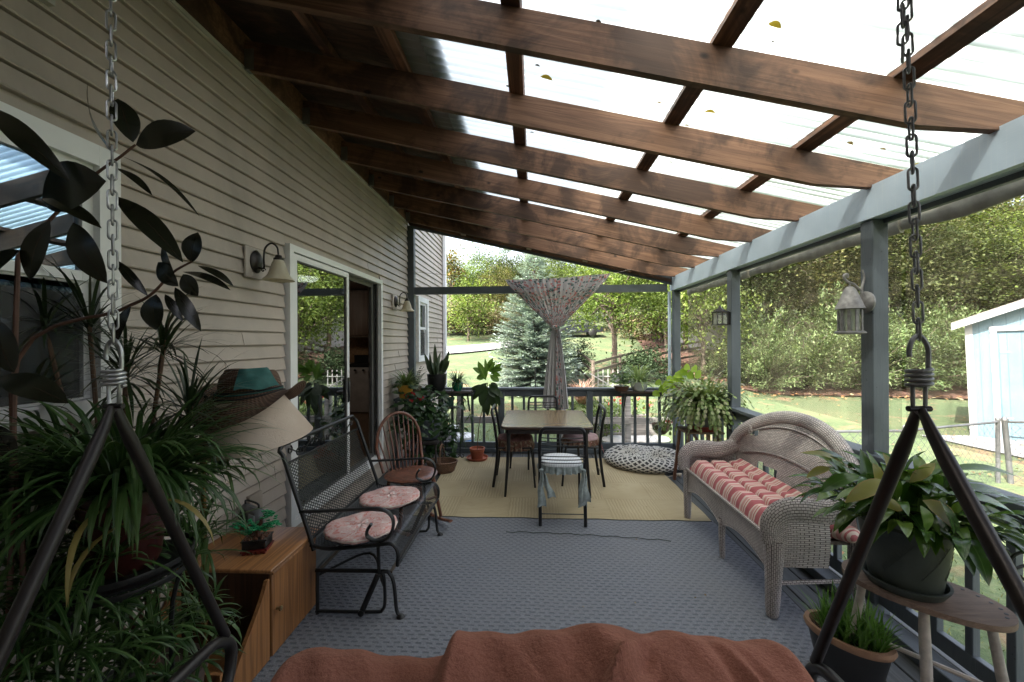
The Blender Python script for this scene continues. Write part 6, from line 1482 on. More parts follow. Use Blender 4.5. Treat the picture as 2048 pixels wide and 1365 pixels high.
# dracaena marginata
dracl=m_leaf('dracaena_leaf',[(.018,.035,.014),(.03,.05,.02),(.04,.06,.028),(.05,.045,.025)],.35,.12,.5)
DR=thing('dracaena','spiky thin leaved dracaena with several heads before the siding','plant',(-1.5,1.55,0))
potm('pot',[(0,0),(.12,0),(.14,.02),(.16,.26),(.17,.26),(.17,.29),(.15,.29),(.14,.26),(0,.25)],(-1.52,1.52,0),m_plain('dark_clay_pot',(.06,.04,.03),.6),DR)
heads=[(326,690,1.50,70),(378,818,1.46,80),(252,742,1.45,60),(180,650,1.5,60),(345,925,1.50,60),(90,640,1.42,55),(60,820,1.4,50)]
random.seed(14)
for (px_,py_,Y,n) in heads:
    c=onY(px_,py_,Y); base=V(-1.52+ru(-.05,.05),1.52+ru(-.05,.05),.25)
    mb=MB(); P_=smooth_path([base,base.lerp(c,.5)+V(-.05,0,.05),c+V(0,0,-.03),c],4); mb.sweep(P_,[.009-.003*i/len(P_) for i in range(len(P_))],n=6); mb.build('stem',stem_b,DR)
    mb=MB()
    for i in range(n):
        mb.strap(c+V(0,0,ru(-.05,.02)),ru(0,6.28),ru(-.5,1.45),ru(.16,.33),ru(.007,.012),ru(.3,1.7),6,.15)
    mb.build('foliage',dracl,DR)
# spider plants on an iron stand
spid=m_leaf('spider_plant_leaf',[(.02,.055,.013),(.035,.085,.02),(.06,.125,.03),(.08,.14,.045)],.38,.25,.45,vein=((.16,.22,.10),[(0,(.5,.5,.5)),(.12,(0,0,0))]))
SPP=thing('spider_plant','large spider plant with trailing plantlets in a dark red pot near the camera','plant',(-1.20,1.18,.62))
pcx=onY(250,1075,1.22); px0,py0,pz0=pcx.x,1.22,pcx.z
potm('pot',[(0,-.14),(.08,-.14),(.09,-.12),(.112,.08),(.122,.08),(.122,.115),(.11,.115),(.10,.09),(0,.085)],(px0,py0,pz0+.05),m_plain('dark_red_glaze',(.045,.009,.007),.35),SPP)
mb=MB(); random.seed(31)
for i in range(400):
    a=ru(0,6.28); mb.strap((px0+.07*math.cos(a),py0+.07*math.sin(a),pz0+.15),a+ru(-.5,.5),ru(.35,1.45),ru(.22,.50),ru(.010,.021),ru(1.2,3.0),8,.25)
mb.build('foliage',spid,SPP)
yl=m_leaf('yellowed_leaf',[(.30,.22,.07),(.24,.2,.06)],.5,.2)
mb=MB()
for (bx,by,az,el,L) in ((230,1010,-1.2,.2,.36),(180,1020,3.3,.2,.3),(262,1040,-1.6,0,.26),(320,1000,-.5,.3,.3)):
    c=onY(bx,by,1.1); mb=MB(); mb.strap(c,az,el,L,.014,2.2,8,.25,.75,.5); mb.build('yellow_leaf',yl,SPP)
mb=MB(); random.seed(41)
babies=[(400,1318,1.38),(225,1115,1.1),(150,1300,1.0),(385,1110,1.4),(305,1270,1.2),(90,1180,1.02),(30,1300,.95),(240,1290,1.1),(345,1045,1.45),(190,1215,1.15),(120,1345,1.05),(330,1350,1.2)]
for (px_,py_,Y) in babies:
    c=onY(px_,py_,Y)
    st0=V(px0+ru(-.08,.12),py0+ru(-.1,.15),pz0+.16); mid=st0.lerp(c,.45)+V(ru(-.03,.05),ru(-.04,.04),.14)
    mb.sweep(smooth_path([st0,mid,c+V(0,0,.06),c],5),.0022,n=4)
    for i in range(int(ru(18,30))): mb.strap(c,ru(0,6.28),ru(-.3,1.2),ru(.09,.24),ru(.007,.014),ru(.9,2.4),6,.2)
mb.build('plantlet',spid,SPP)
PS=thing('plant_stand','black iron ring plant stand holding the big spider plant','plant stand',(px0,py0,0))
mb=MB(); 
for z_ in (-.02,-.06): mb.sweep([(px0+.175*math.cos(2*PI*k/32),py0+.175*math.sin(2*PI*k/32),pz0-.05+z_) for k in range(32)],.004,.010,n=6,up=(0,0,1),closed=True)
mb.lathe([(.0,-.10),(.17,-.10),(.172,-.092),(0,-.092)],(px0,py0,pz0),28); mb.build('ring',black_iron,PS)
for k in range(3):
    a=2*PI*k/3+.4; mb=MB(); mb.sweep(smooth_path([(px0+.17*math.cos(a),py0+.17*math.sin(a),pz0-.06),(px0+.12*math.cos(a),py0+.12*math.sin(a),pz0-.3),(px0+.15*math.cos(a),py0+.15*math.sin(a),.15),(px0+.21*math.cos(a),py0+.21*math.sin(a),.01)],5),.007,n=6); mb.build('leg',black_iron,PS)
# second mass of spider plant on the left wall shelf (dark)
SP2=thing('spider_plant','dense dark spider plant under the window behind the swing arm','plant',(-1.62,1.35,.3))
random.seed(51); mb=MB()
for (px_,py_,Y,n,L0) in ((110,960,1.25,120,.42),(60,1120,1.15,100,.42),(210,1120,1.2,80,.34),(120,1230,1.1,80,.32),(30,1000,1.1,60,.36),(270,1330,1.2,60,.28),(330,1010,1.42,70,.34),(390,1080,1.58,50,.28),(430,930,1.6,45,.3),(190,1180,1.3,60,.35),(40,1340,1.05,50,.35),(300,1180,1.45,45,.3),(390,1240,1.5,60,.26)):
    c=onY(px_,py_,Y)
    for i in range(n): mb.strap(c+V(ru(-.04,.04),ru(-.04,.04),ru(-.03,.03)),ru(0,6.28),ru(-.1,1.4),L0*ru(.5,1.1),ru(.008,.017),ru(1.2,3.0),7,.22)
    mb.sweep(smooth_path([(-1.62,1.35,.32),V(-1.62,1.35,.32).lerp(c,.5)+V(0,0,.1),c],4),.003,n=4)
mb.build('foliage',spid,SP2)
potm('pot',[(0,-.0),(.11,0),(.13,.02),(.15,.24),(.16,.24),(.16,.28),(.14,.28),(.0,.25)],(-1.62,1.35,.04),m_plain('grey_plastic_pot',(.04,.045,.045),.5),SP2)
# ---- corner plants
cornerS=thing('plant_table','small dark slatted plant table in the house corner of the porch','plant table',(-1.6,5.2,0))
tp_=onY(800,800,5.15)
mb=MB(); mb.box((-1.62,5.25,.865),(.36,.42,.03),bev=.004); mb.build('tabletop',m_plain('dark_grey_table',(.05,.06,.065),.6),cornerS)
for sx in(-1,1):
    for sy in(-1,1):
        mb=MB(); mb.box((-1.62+sx*.15,5.25+sy*.18,.425),(.03,.03,.85)); mb.build('leg',m_plain('dark_leg',(.04,.045,.05),.6),cornerS)
def straps_plant(c,n,L,w,mat,el=(.2,1.45),curl=(.8,2.4),r=.03,seed=1,ns=6):
    random.seed(seed); mb=MB()
    for i in range(n):
        a=ru(0,6.28); mb.strap(V(*c)+V(r*math.cos(a),r*math.sin(a),ru(-.01,.01)),a+ru(-.6,.6),ru(*el),L*ru(.6,1.15),w*ru(.7,1.2),ru(*curl),ns,.2)
    return mb
yp=onY(795,790,5.1)
Y1=thing('spider_plant','spider plant in a mustard yellow pot on the small corner table','potted plant',(-1.66,5.02,.88))
potm('pot',[(0,0),(.07,0),(.075,.01),(.10,.14),(.11,.14),(.11,.175),(.095,.175),(0,.16)],(-1.66,5.10,.885),m_plain('mustard_glaze',(.50,.27,.03),.35,bump=0),Y1)
straps_plant((-1.66,5.10,1.04),170,.27,.015,None,seed=61,el=(.3,1.5)).build('foliage',m_leaf('striped_spider_leaf',[(.08,.15,.03),(.13,.20,.06),(.18,.24,.10)],.4,.35,.4,vein=((.35,.38,.22),[(0,(.6,.6,.6)),(.15,(0,0,0))])),Y1)
# shelf on the end rail, corner side
shf=thing('rail_shelf','dark board shelf on the end rail carrying the snake plant','shelf',(-1.2,5.62,.9))
a0=onY(852,790,5.6); a1=onY(943,790,5.6)
mb=MB(); mb.box(((a0.x+a1.x)/2,5.62,.905),(a1.x-a0.x,.24,.03),bev=.004); mb.build('board',m_plain('dark_brown_board',(.04,.028,.022),.6),shf)
for x_ in (a0.x+.05,a1.x-.05): 
    mb=MB(); mb.beam((x_,5.72,.62),(x_,5.54,.89),.02,.03); mb.build('bracket',black_iron,shf)
sn=onY(874,785,5.6); zsh=.922
SNK=thing('snake_plant','tall snake plant in a black pot on the rail shelf','potted plant',(sn.x,5.6,zsh))
potm('pot',[(0,0),(.09,0),(.10,.01),(.13,.10),(.135,.20),(.14,.235),(.125,.235),(.12,.2),(0,.2)],(sn.x,5.6,zsh),black_pl,SNK)
random.seed(71); mb=MB()
for i in range(20):
    a=ru(0,6.28); r_=ru(.01,.07); b_=V(sn.x+r_*math.cos(a),5.6+r_*math.sin(a),zsh+.19); H_=ru(.16,.38); o_=ru(.02,.15)
    mb.leaf(b_,b_+V(o_*math.cos(a),o_*math.sin(a),H_),ru(.04,.065),(math.cos(a+1.4),math.sin(a+1.4),.1),.06,7,.25,.55)
for (dx,h_) in ((-.02,.47),(.19,.38),(-.17,.33)): mb.leaf((sn.x+dx*.3,5.58,zsh+.19),(sn.x+dx,5.57,zsh+.2+h_),.06,(.2,-1,0),.03,8,.25,.5)
mb.build('foliage',m_leaf('snake_leaf',[(.03,.055,.022),(.045,.07,.03),(.06,.085,.04)],.35,.1,.5,vein=((.03,.05,.02),[(.38,(0,0,0)),(.44,(1,1,1))])),SNK)
g1=onY(915,785,5.58)
GP=thing('spider_plant','small spider plant in a green glazed pot next to the snake plant','potted plant',(g1.x,5.58,zsh))
potm('pot',[(0,0),(.05,0),(.075,.05),(.08,.10),(.072,.12),(.06,.11),(0,.10)],(g1.x,5.58,zsh),m_plain('green_glaze',(.01,.14,.07),.25,bump=0),GP)
straps_plant((g1.x,5.58,zsh+.1),120,.26,.013,None,el=(.0,1.5),curl=(1,2.8),seed=81).build('foliage',spid,GP)
# trailing spider plants hanging below the shelf
TPn=thing('spider_plant','spider plant trailing long runners below the rail shelf','potted plant',(g1.x-.1,5.5,.7))
random.seed(82); mb=MB()
for (px_,py_) in ((905,815),(915,850),(895,835),(925,870),(940,830),(905,880),(930,800),(885,860)):
    c=onY(px_,py_,5.45); mb.sweep(smooth_path([(g1.x-.05,5.5,.80),((g1.x+c.x)/2+ru(-.05,.05),5.45,(.9+c.z)/2+.05),c],4),.002,n=4)
    for i in range(22): mb.strap(c,ru(0,6.28),ru(-.9,.9),ru(.09,.25),.009,ru(1,2.2),5,.2)
mb.build('foliage',spid,TPn)
potm('pot',[(0,0),(.05,0),(.075,.1),(.08,.1),(.08,.12),(0,.11)],(g1.x-.1,5.47,.72),m_plain('dark_green_pot',(.015,.05,.035),.4),TPn)
# red anthurium / cactus thicket
AN=thing('anthurium','dark glossy leaved plant with red blooms under the snake plant','potted plant',(-1.38,5.15,0))
potm('pot',[(0,0),(.13,0),(.15,.02),(.17,.22),(.18,.22),(.18,.25),(.16,.25),(0,.23)],(-1.36,5.05,.38),m_plain('blue_grey_pot',(.06,.075,.085),.5,var=.3,scale=20),AN)
mb=MB(); random.seed(91)
for i in range(420):
    c=V(-1.42+random.gauss(0,.17),5.05+random.gauss(0,.13),.70+random.gauss(0,.17)); 
    if c.z<.33: c.z=.35
    a=ru(0,6.28); L=ru(.07,.15); d=V(math.cos(a),math.sin(a),ru(-.9,.3)); mb.leaf(c,c+d*L,L*.42,(ru(-.4,.4),-.6,ru(.2,1)),.1,4,.15)
    if i%5==0: mb.sweep([(-1.36,5.05,.60),((-1.36+c.x)/2,(5.05+c.y)/2,.68),c],.003,n=4)
for i in range(260):
    c=V(-1.36+random.gauss(0,.15),5.25+random.gauss(0,.12),.34+random.gauss(0,.17)); c.z=max(.06,c.z)
    a=ru(0,6.28); L=ru(.07,.14); d=V(math.cos(a),math.sin(a),ru(-.9,.1)); mb.leaf(c,c+d*L,L*.4,(ru(-.4,.4),-.6,ru(.2,1)),.1,4,.15)
mb.build('foliage',m_leaf('dark_glossy_leaf',[(.02,.045,.015),(.035,.075,.025),(.05,.10,.035)],.28,.2,.5),AN)
for (px_,py_) in ((826,785),(838,796),(812,790),(822,800),(842,792)):
    c=onY(px_,py_,4.86); mb=MB(); mb.leaf(c,c+V(.035,0,-.02),.035,(0,-1,.2),.1,5,.2); mb.leaf(c,c+V(-.03,0,.0),.03,(0,-1,.3),.1,5,.2); mb.build('bloom',m_plain('red_bloom',(.35,.012,.015),.3,bump=0),AN)
mb=MB(); mb.box((-1.36,5.05,.355),(.34,.34,.03)); o=mb.build('stool_top',m_plain('dark_stool',(.035,.03,.028),.6))
LS=thing('low_stool','low dark stool under the red blooming plant','stool',(-1.36,5.05,0)); o.name='seat'; o.parent=LS; o.data.transform(Matrix.Translation((1.36,-5.05,0)))
for sx in(-1,1):
    for sy in(-1,1): MB().sweep([(-1.36+sx*.14,5.05+sy*.14,.34),(-1.36+sx*.15,5.05+sy*.15,.01)],.014,n=7).build('leg',m_plain('dark_stool_leg',(.035,.03,.028),.6),LS)
# fern leaves against the dark post
FN=thing('fern','feathery dark fern behind the yellow pot at the corner post','potted plant',(-1.62,5.52,.88))
potm('pot',[(0,0),(.06,0),(.08,.10),(.085,.12),(0,.11)],(-1.62,5.42,.885),m_plain('brown_pot',(.08,.05,.035),.6),FN)
mb=MB(); random.seed(95)
for i in range(26):
    a=ru(0,6.28); el=ru(.3,1.4); p=V(-1.62,5.42,1.0); d=V(math.cos(a)*math.cos(el),math.sin(a)*math.cos(el),math.sin(el)); path=[p.copy()]
    for k in range(9):
        p=p+d*.032; d=(d+V(0,0,-.13)).normalized(); path.append(p.copy()); sd_v=d.cross(V(0,0,1)).normalized()
        for sg in(-1,1): mb.rhomb(p,(sd_v*sg+d*.5).normalized(),d,.05*(1-k/12),.016)
    mb.sweep(path,.0018,n=4)
mb.build('foliage',m_leaf('fern_leaf',[(.025,.05,.018),(.045,.08,.03)],.5,.25),FN)
# avocado like plant in terracotta pot and saucer
av=onZ(960,905,0.02); ax_,ay_=av.x,5.40
AV=thing('potted_avocado','slender avocado like plant with big bright leaves in a terracotta pot','potted plant',(ax_,ay_,0))
potm('saucer',[(0,.008),(.13,.008),(.15,.045),(.142,.045),(.125,.02),(0,.018)],(ax_,ay_,0),terracotta,AV)
potm('pot',[(0,.02),(.075,.02),(.095,.13),(.102,.13),(.104,.165),(.09,.165),(.086,.14),(0,.135)],(ax_,ay_,0),terracotta,AV)
mb=MB(); tp=V(onY(975,765,5.4).x,5.4,onY(975,765,5.4).z); mb.sweep(smooth_path([(ax_,ay_,.13),(ax_+.03,ay_,.5),(tp.x-.01,5.4,tp.z-.15),tp],5),.006,n=6); mb.build('stem',stem_b,AV)
avb=m_leaf('bright_avocado_leaf',[(.10,.20,.03),(.15,.28,.05)],.35,.45,.4,vein=((.3,.4,.15),[(0,(.8,.8,.8)),(.06,(0,0,0))])); avd=m_leaf('dark_avocado_leaf',[(.02,.045,.015),(.035,.06,.02)],.35,.2,.4)
for (bx,by,tx,ty,w_,m_) in ((972,760,956,722,22,0),(973,755,970,716,12,0),(976,742,990,723,20,0),(978,742,1006,738,20,0),(970,745,952,742,18,0),(970,752,953,757,22,0),(980,750,998,762,22,0),(984,745,1002,752,14,0),(974,765,950,790,22,1),(978,768,1000,790,24,1),(972,770,962,812,30,1),(982,770,986,815,26,1),(976,775,990,795,22,1),(968,772,945,800,18,1),(975,790,968,826,24,1),(990,780,1000,812,18,1),(970,768,958,782,18,1),(974,738,986,716,16,0),(968,748,945,735,18,0),(982,748,1004,726,18,0),(974,772,940,778,18,1),(980,772,1008,796,20,1),(976,785,975,832,22,1),(984,785,992,820,16,1),(981,765,996,775,16,1)):
    a=onY(bx,by,5.4); b_=onY(tx,ty,5.4-ru(-.05,.12)); mb=MB(); mb.leaf(a,b_,w_*.62/FPX*5.4,(ru(-.3,.3),-1,.5),.06,7,.15,.5); mb.build('leaf',avb if m_==0 else avd,AV)
# iron scroll plant stand
IS=thing('plant_stand','tall black iron plant stand with scrolled feet by the end railing','plant stand',tuple(onZ(905,900,.0)))
for px_ in (897,916,925):
    b_=onZ(px_+4,906,.0); mb=MB(); mb.sweep(smooth_path([(b_.x+.0,5.5,.70),(b_.x-.01,5.48,.35),(b_.x-.02,5.47,.08),(b_.x+.0,5.46,.02),(b_.x+.03,5.46,.02),(b_.x+.035,5.46,.05),(b_.x+.015,5.46,.055)],5),.006,n=6); mb.build('leg',black_iron,IS)
c=onZ(912,905,0); mb=MB()
for z_ in (.70,.38): mb.sweep([(c.x-.02+.12*math.cos(2*PI*k/24),5.5+.1*math.sin(2*PI*k/24),z_) for k in range(24)],.005,n=5,closed=True)
mb.lathe([(0,.698),(.12,.698),(.12,.706),(0,.706)],(c.x-.02,5.5,0),20,1,.85); mb.build('ring',black_iron,IS)
# basket
bkx=onZ(868,925,.0); BK=thing('wicker_basket','oval brown wicker basket with tall hoop handle beside the rocker','basket',(-1.13,4.86,0))
bkw=m_wicker('brown_basket_weave',(.26,.14,.085),(.03,.018,.012),.03,.014); bx_,by_=-1.13,4.86
mb=MB(); mb.lathe([(0,.012),(.12,.012),(.14,.03),(.165,.10),(.175,.14),(.165,.14),(.13,.03),(0,.025)],(bx_,by_,0),36,1.1,.75); mb.build('body',bkw,BK)
mb=MB(); mb.sweep([(bx_+.19*math.cos(2*PI*k/36),by_+.132*math.sin(2*PI*k/36),.145) for k in range(36)],.010,n=7,closed=True); mb.build('rim',bkw,BK)
mb=MB(); 
for o_ in(-.008,.008): mb.sweep([(bx_+o_*math.cos(k*.9),by_+.13*math.cos(PI*k/22)+o_,.13+.22*math.sin(PI*k/22)+.0) for k in range(23)],.006,n=6)
mb.build('handle',bkw,BK)
# ---- right shelf on the end rail
shr=thing('rail_shelf','long dark board shelf on the end rail under the white pot','shelf',(1.5,5.6,.9))
b0=onY(1238,792,5.62).x; b1=1.93
mb=MB(); mb.box(((b0+b1)/2,5.62,.905),(b1-b0,.20,.03),bev=.004); mb.build('board',m_plain('dark_wood_board',(.05,.03,.02),.6),shr)
for x_ in (b0+.08,b1-.1):
    mb=MB(); mb.beam((x_,5.72,.62),(x_,5.56,.89),.02,.03); mb.build('bracket',black_iron,shr)
wp=onY(1278,778,5.6)
WPt=thing('spider_plant','variegated spider plant in a round white bowl on the long rail shelf','potted plant',(wp.x,5.6,zsh))
potm('pot',[(0,0),(.07,0),(.10,.03),(.115,.09),(.112,.125),(.1,.125),(.098,.1),(0,.1)],(wp.x,5.6,zsh),m_plain('white_ceramic',(.55,.56,.56),.3,bump=0),WPt)
varg=m_leaf('variegated_leaf',[(.20,.30,.11),(.28,.38,.16),(.38,.45,.24)],.4,.4,.4,vein=((.5,.52,.36),[(0,(.8,.8,.8)),(.18,(0,0,0))]))
straps_plant((wp.x,5.6,zsh+.11),130,.36,.017,None,el=(.2,1.5),curl=(.9,2.2),seed=101,ns=7).build('foliage',varg,WPt)
mb=MB(); random.seed(102)
for (px_,py_) in ((1305,830),(1320,850),(1298,812),(1312,865)):
    c=onY(px_,py_,5.52); mb.sweep(smooth_path([(wp.x+.08,5.55,zsh+.11),(wp.x+.18,5.5,zsh+.02),c+V(0,0,.1),c],4),.0018,n=4)
    for i in range(20): mb.strap(c,ru(0,6.28),ru(-.6,1.0),ru(.07,.17),.007,ru(.8,2),5,.2)
mb.build('plantlet',varg,WPt)
WFl=thing('flowering_plant','white flowering plant in a low dark pot at the end of the rail shelf','potted plant',(onY(1240,785,5.6).x,5.6,zsh))
cxx=onY(1243,785,5.6).x
potm('pot',[(0,0),(.08,0),(.10,.05),(.10,.07),(0,.06)],(cxx,5.6,zsh),m_plain('brown_bowl',(.08,.035,.02),.4),WFl)
mb=MB(); fb=MB(); random.seed(111)
for i in range(170):
    c=V(cxx+random.gauss(0,.07),5.58+random.gauss(0,.05),zsh+.10+abs(random.gauss(0,.09))); a=ru(0,6.28); L=ru(.03,.07); d=V(math.cos(a),math.sin(a),ru(-.6,.6)); mb.leaf(c,c+d*L,L*.6,(ru(-.5,.5),-.5,ru(.2,1)),.1,4,.15)
for (px_,py_) in ((1228,752),(1236,758),(1232,762),(1257,762),(1244,755)):
    c=onY(px_,py_,5.55)
    for k in range(6): a=k*1.047; fb.leaf(c,c+V(.026*math.cos(a),-.01,.026*math.sin(a)),.02,(0,-1,0),.1,4)
    mb.sweep([(cxx,5.6,zsh+.06),c],.002,n=4)
mb.build('foliage',m_leaf('light_green_leaf',[(.07,.14,.03),(.12,.20,.05)],.4,.3),WFl); fb.build('flowers',m_plain('white_petal',(.75,.75,.75),.6,bump=0),WFl)
# lime sweet potato vine on the corner rail
LV=thing('sweet_potato_vine','bright lime leaved vine in a small pot at the rail corner','potted plant',(1.90,5.45,.94))
potm('pot',[(0,0),(.06,0),(.08,.08),(.085,.1),(0,.09)],(1.90,5.40,.944),m_plain('brown_clay_pot',(.16,.07,.04),.6),LV)
mb=MB(); random.seed(121)
for (px_,py_,s_) in ((1388,738,26),(1365,742,24),(1378,750,26),(1350,755,24),(1395,748,24),(1340,765,22),(1330,770,22),(1360,762,26),(1345,778,22),(1322,778,20),(1372,735,20),(1355,748,22),(1338,756,16),(1316,765,16),(1328,785,20),(1350,770,22),(1310,786,16)):
    c=onY(px_,py_,5.35); 
    mb.leaf(c+V(-.03,0,.02),c+V(.05*ru(.5,1.2),ru(-.05,0),-.04*ru(.3,1.3)),s_/FPX*5.3,(ru(-.3,.3),-.8,.7),.05,6,.1,.35)
    mb.sweep(smooth_path([(1.90,5.40,1.02),((1.9+c.x)/2,5.37,max(1.04,(c.z+1.05)/2+.03)),c],3),.0018,n=4)
mb.build('foliage',m_leaf('lime_leaf',[(.25,.38,.03),(.36,.50,.06)],.45,.5,.3),LV)
# ---- wooden stool with Christmas cactus
SO=thing('wooden_stool','small folding wooden stool with crossed legs under the cactus','stool',(1.80,4.5,0))
stw=m_wood('worn_brown_stool_wood',(.16,.095,.06),(.30,.20,.13),'x',.6)
mb=MB(); mb.box((1.83,4.50,.625),(.40,.32,.022),bev=.004); mb.build('seat',stw,SO)
for sy in(-1,1):
    mb=MB(); mb.beam((1.66,4.50+sy*.12,.61),(1.68-.06,4.50+sy*.19-.0,.01),.028,.028,up=V(0,1,0)); mb.build('leg',m_wood('red_brown_leg',(.12,.05,.03),(.22,.10,.06),'z',.5) if sy>0 else stw,SO)
    mb=MB(); mb.beam((1.98,4.50+sy*.12,.61),(1.99,4.50+sy*.17,.01),.028,.028,up=V(0,1,0)); mb.build('leg',stw,SO)
mb=MB(); mb.beam((1.72,4.38,.60),(1.99,4.36,.22),.022,.03,up=V(0,1,0)); mb.build('brace',stw,SO)
mb=MB(); mb.beam((1.66,4.35,.26),(1.66,4.65,.26),.02,.03); mb.build('stretcher',stw,SO)
CC=thing('christmas_cactus','huge spreading Christmas cactus in a grey pot with red saucer on the stool','potted plant',(1.86,4.48,.64))
potm('saucer',[(0,0),(.15,0),(.165,.055),(.158,.055),(.14,.012),(0,.01)],(1.86,4.48,.640),m_plain('red_saucer',(.24,.03,.02),.4,bump=0),CC)
potm('pot',[(0,.012),(.125,.012),(.14,.04),(.165,.20),(.175,.20),(.175,.23),(.155,.23),(0,.2)],(1.86,4.48,.642),m_plain('grey_stone_pot',(.20,.20,.20),.7,bump=.4),CC)
mb=MB(); random.seed(131)
for i in range(640):
    a=ru(0,6.28); el=ru(.0,1.4); p=V(1.86+.09*math.cos(a),4.48+.09*math.sin(a),.86+ru(0,.05)); d=V(math.cos(a)*math.cos(el),math.sin(a)*math.cos(el),math.sin(el)); n=random.choice([5,6,7,8,9,10]); sl_=.050
    for k in range(n):
        q=p+d*sl_; sdv=d.cross(V(ru(-.25,.25),ru(-.25,.25),1)).normalized(); w_=.0135
        b_=len(mb.v); up_=sdv.cross(d)*.002
        mb.v+=[tuple(p),tuple(p+d*sl_*.35+sdv*w_),tuple(p+d*sl_*.8+sdv*w_*1.1),tuple(q),tuple(p+d*sl_*.8-sdv*w_*1.1),tuple(p+d*sl_*.35-sdv*w_)]
        mb.face((b_,b_+1,b_+2,b_+3)); mb.face((b_,b_+3,b_+4,b_+5))
        p=q; d=(d+V(0,0,-.20-.05*k*.4)+V(ru(-.1,.1),ru(-.1,.1),ru(-.05,.05))).normalized()
        if p.z<.50: break
        if math.hypot(p.x-1.86,p.y-4.48)<.17 and p.z<.87: break
mb.build('foliage',m_leaf('cactus_segments',[(.12,.19,.05),(.20,.28,.09),(.28,.34,.14),(.34,.32,.20)],.4,.25,.4),CC)
# ---- oval topped bench and peace lily
OB=thing('oval_plant_bench','oval topped wooden bench with white splayed legs holding the green pot','plant bench',(1.65,1.82,0))
c0=V(1.655,1.80,.55); ang=R(-47)
top=[]
for k in range(40):
    a=2*PI*k/40; lx=.262*math.copysign(abs(math.cos(a))**.9,math.cos(a)); ly=.165*math.copysign(abs(math.sin(a))**.9,math.sin(a)); top.append((c0.x+lx*math.cos(ang)-ly*math.sin(ang),c0.y+lx*math.sin(ang)+ly*math.cos(ang)))
bt=NT('worn_bench_top'); v=bt.coord(rot=(0,0,-ang),scale=(1,9,9)); f=bt.noise(v,6,5,.5,.7); f2=bt.noise(bt.coord(),5,4); c=bt.ramp(f,[(.25,(.13,.08,.055)),(.75,(.32,.225,.165))]); bt.col(bt.mix(bt.ramp(f2,[(.4,(0,0,0)),(.7,(.6,.6,.6))]),c,(.16,.12,.09))); bt.rough(.65); bt.bump(f,.3,.004); bt=bt.m
mb=MB(); mb.prism(top,.527,.55); btp=mb.build('top',bt,OB,ang=60)
mb=MB()
for k in range(6):
    a=R(-5+13*k); lx=.235*math.cos(a)-.0; ly=.14*math.sin(a); mb.lathe([(0,0),(.0065,0),(.0065,.0016),(0,.0018)],(c0.x+lx*math.cos(ang)-ly*math.sin(ang),c0.y+lx*math.sin(ang)+ly*math.cos(ang),.5502),10)
mb.build('hole',black_pl,btp)
whl=m_plain('chipped_white_leg_paint',(.46,.42,.37),.6,var=.25,scale=25,bump=.4)
for (lx,ly,ox,oy) in ((-.18,-.02,-.08,-.02),(.02,-.115,.02,-.06),(.19,.0,.08,.0),(.0,.12,.0,.03)):
    def W(a,b_): return (c0.x+a*math.cos(ang)-b_*math.sin(ang),c0.y+a*math.sin(ang)+b_*math.cos(ang))
    p0=W(lx,ly); p1=W(lx+ox,ly+oy); mb=MB(); mb.sweep([(p0[0],p0[1],.53),(p0[0]*.6+p1[0]*.4,p0[1]*.6+p1[1]*.4,.30),(p1[0],p1[1],.01)],[.015,.018,.012],n=10); mb.build('leg',whl,OB)
p0=W(-.2,0); p1=W(.2,0); mb=MB(); mb.sweep([(p0[0],p0[1],.25),(p1[0],p1[1],.25)],.010,n=7); mb.build('stretcher',whl,OB)
PL=thing('peace_lily','big peace lily with yellowing leaves in a dark green leaf stamped pot','potted plant',(1.607,1.82,.55))
gt=NT('dark_green_clay'); v=gt.coord(); f=gt.noise(v,9,5); gt.col(gt.ramp(f,[(.3,(.030,.038,.030)),(.7,(.055,.066,.052))])); gt.rough(.55); gt.bump(gt.noise(v,60,4),.25,.003); gt=gt.m
pcx_,pcy_=1.607,1.82
potm('saucer',[(0,.002),(.125,.002),(.142,.030),(.146,.040),(.136,.040),(.12,.014),(0,.012)],(pcx_,pcy_,.55),gt,PL,40)
po=potm('pot',[(0,.014),(.112,.014),(.120,.03),(.146,.21),(.155,.265),(.164,.275),(.160,.287),(.146,.28),(.135,.23),(0,.22)],(pcx_,pcy_,.552),gt,PL,44)
relm=m_plain('dark_relief',(.036,.044,.035),.5)
for az in (-2.45,-1.6,-.8,-3.3):
    mb=MB()
    for k in range(11):
        q=k/10; zz=.085+.13*q; rr_=.120+(.146-.120)*((zz-.03)/.18)+.002; aa=az+.75*(q-.5)*.8
        for s_ in(-1,1):
            a2=aa+s_*.13*(1-abs(q-.4)); z2=zz+.02
            mb.sweep([(pcx_+rr_*math.cos(aa),pcy_+rr_*math.sin(aa),.552+zz),(pcx_+(rr_+.004)*math.cos(a2),pcy_+(rr_+.004)*math.sin(a2),.552+z2)],[.0016,.0006],n=5)
    mb.build('leaf_relief',relm,po)
pll=m_leaf('peace_lily_leaf',[(.022,.06,.010),(.04,.10,.015),(.065,.14,.022),(.12,.19,.035),(.03,.075,.012)],.22,.3,.5,vein=((.10,.17,.05),[(0,(.6,.6,.6)),(.05,(0,0,0))]))
ply_=m_leaf('yellowing_lily_leaf',[(.17,.22,.04),(.27,.25,.08),(.13,.19,.03)],.35,.35,.4,vein=((.4,.25,.1),[(.40,(0,0,0)),(.5,(.8,.8,.8))]))
random.seed(141); mb=MB()
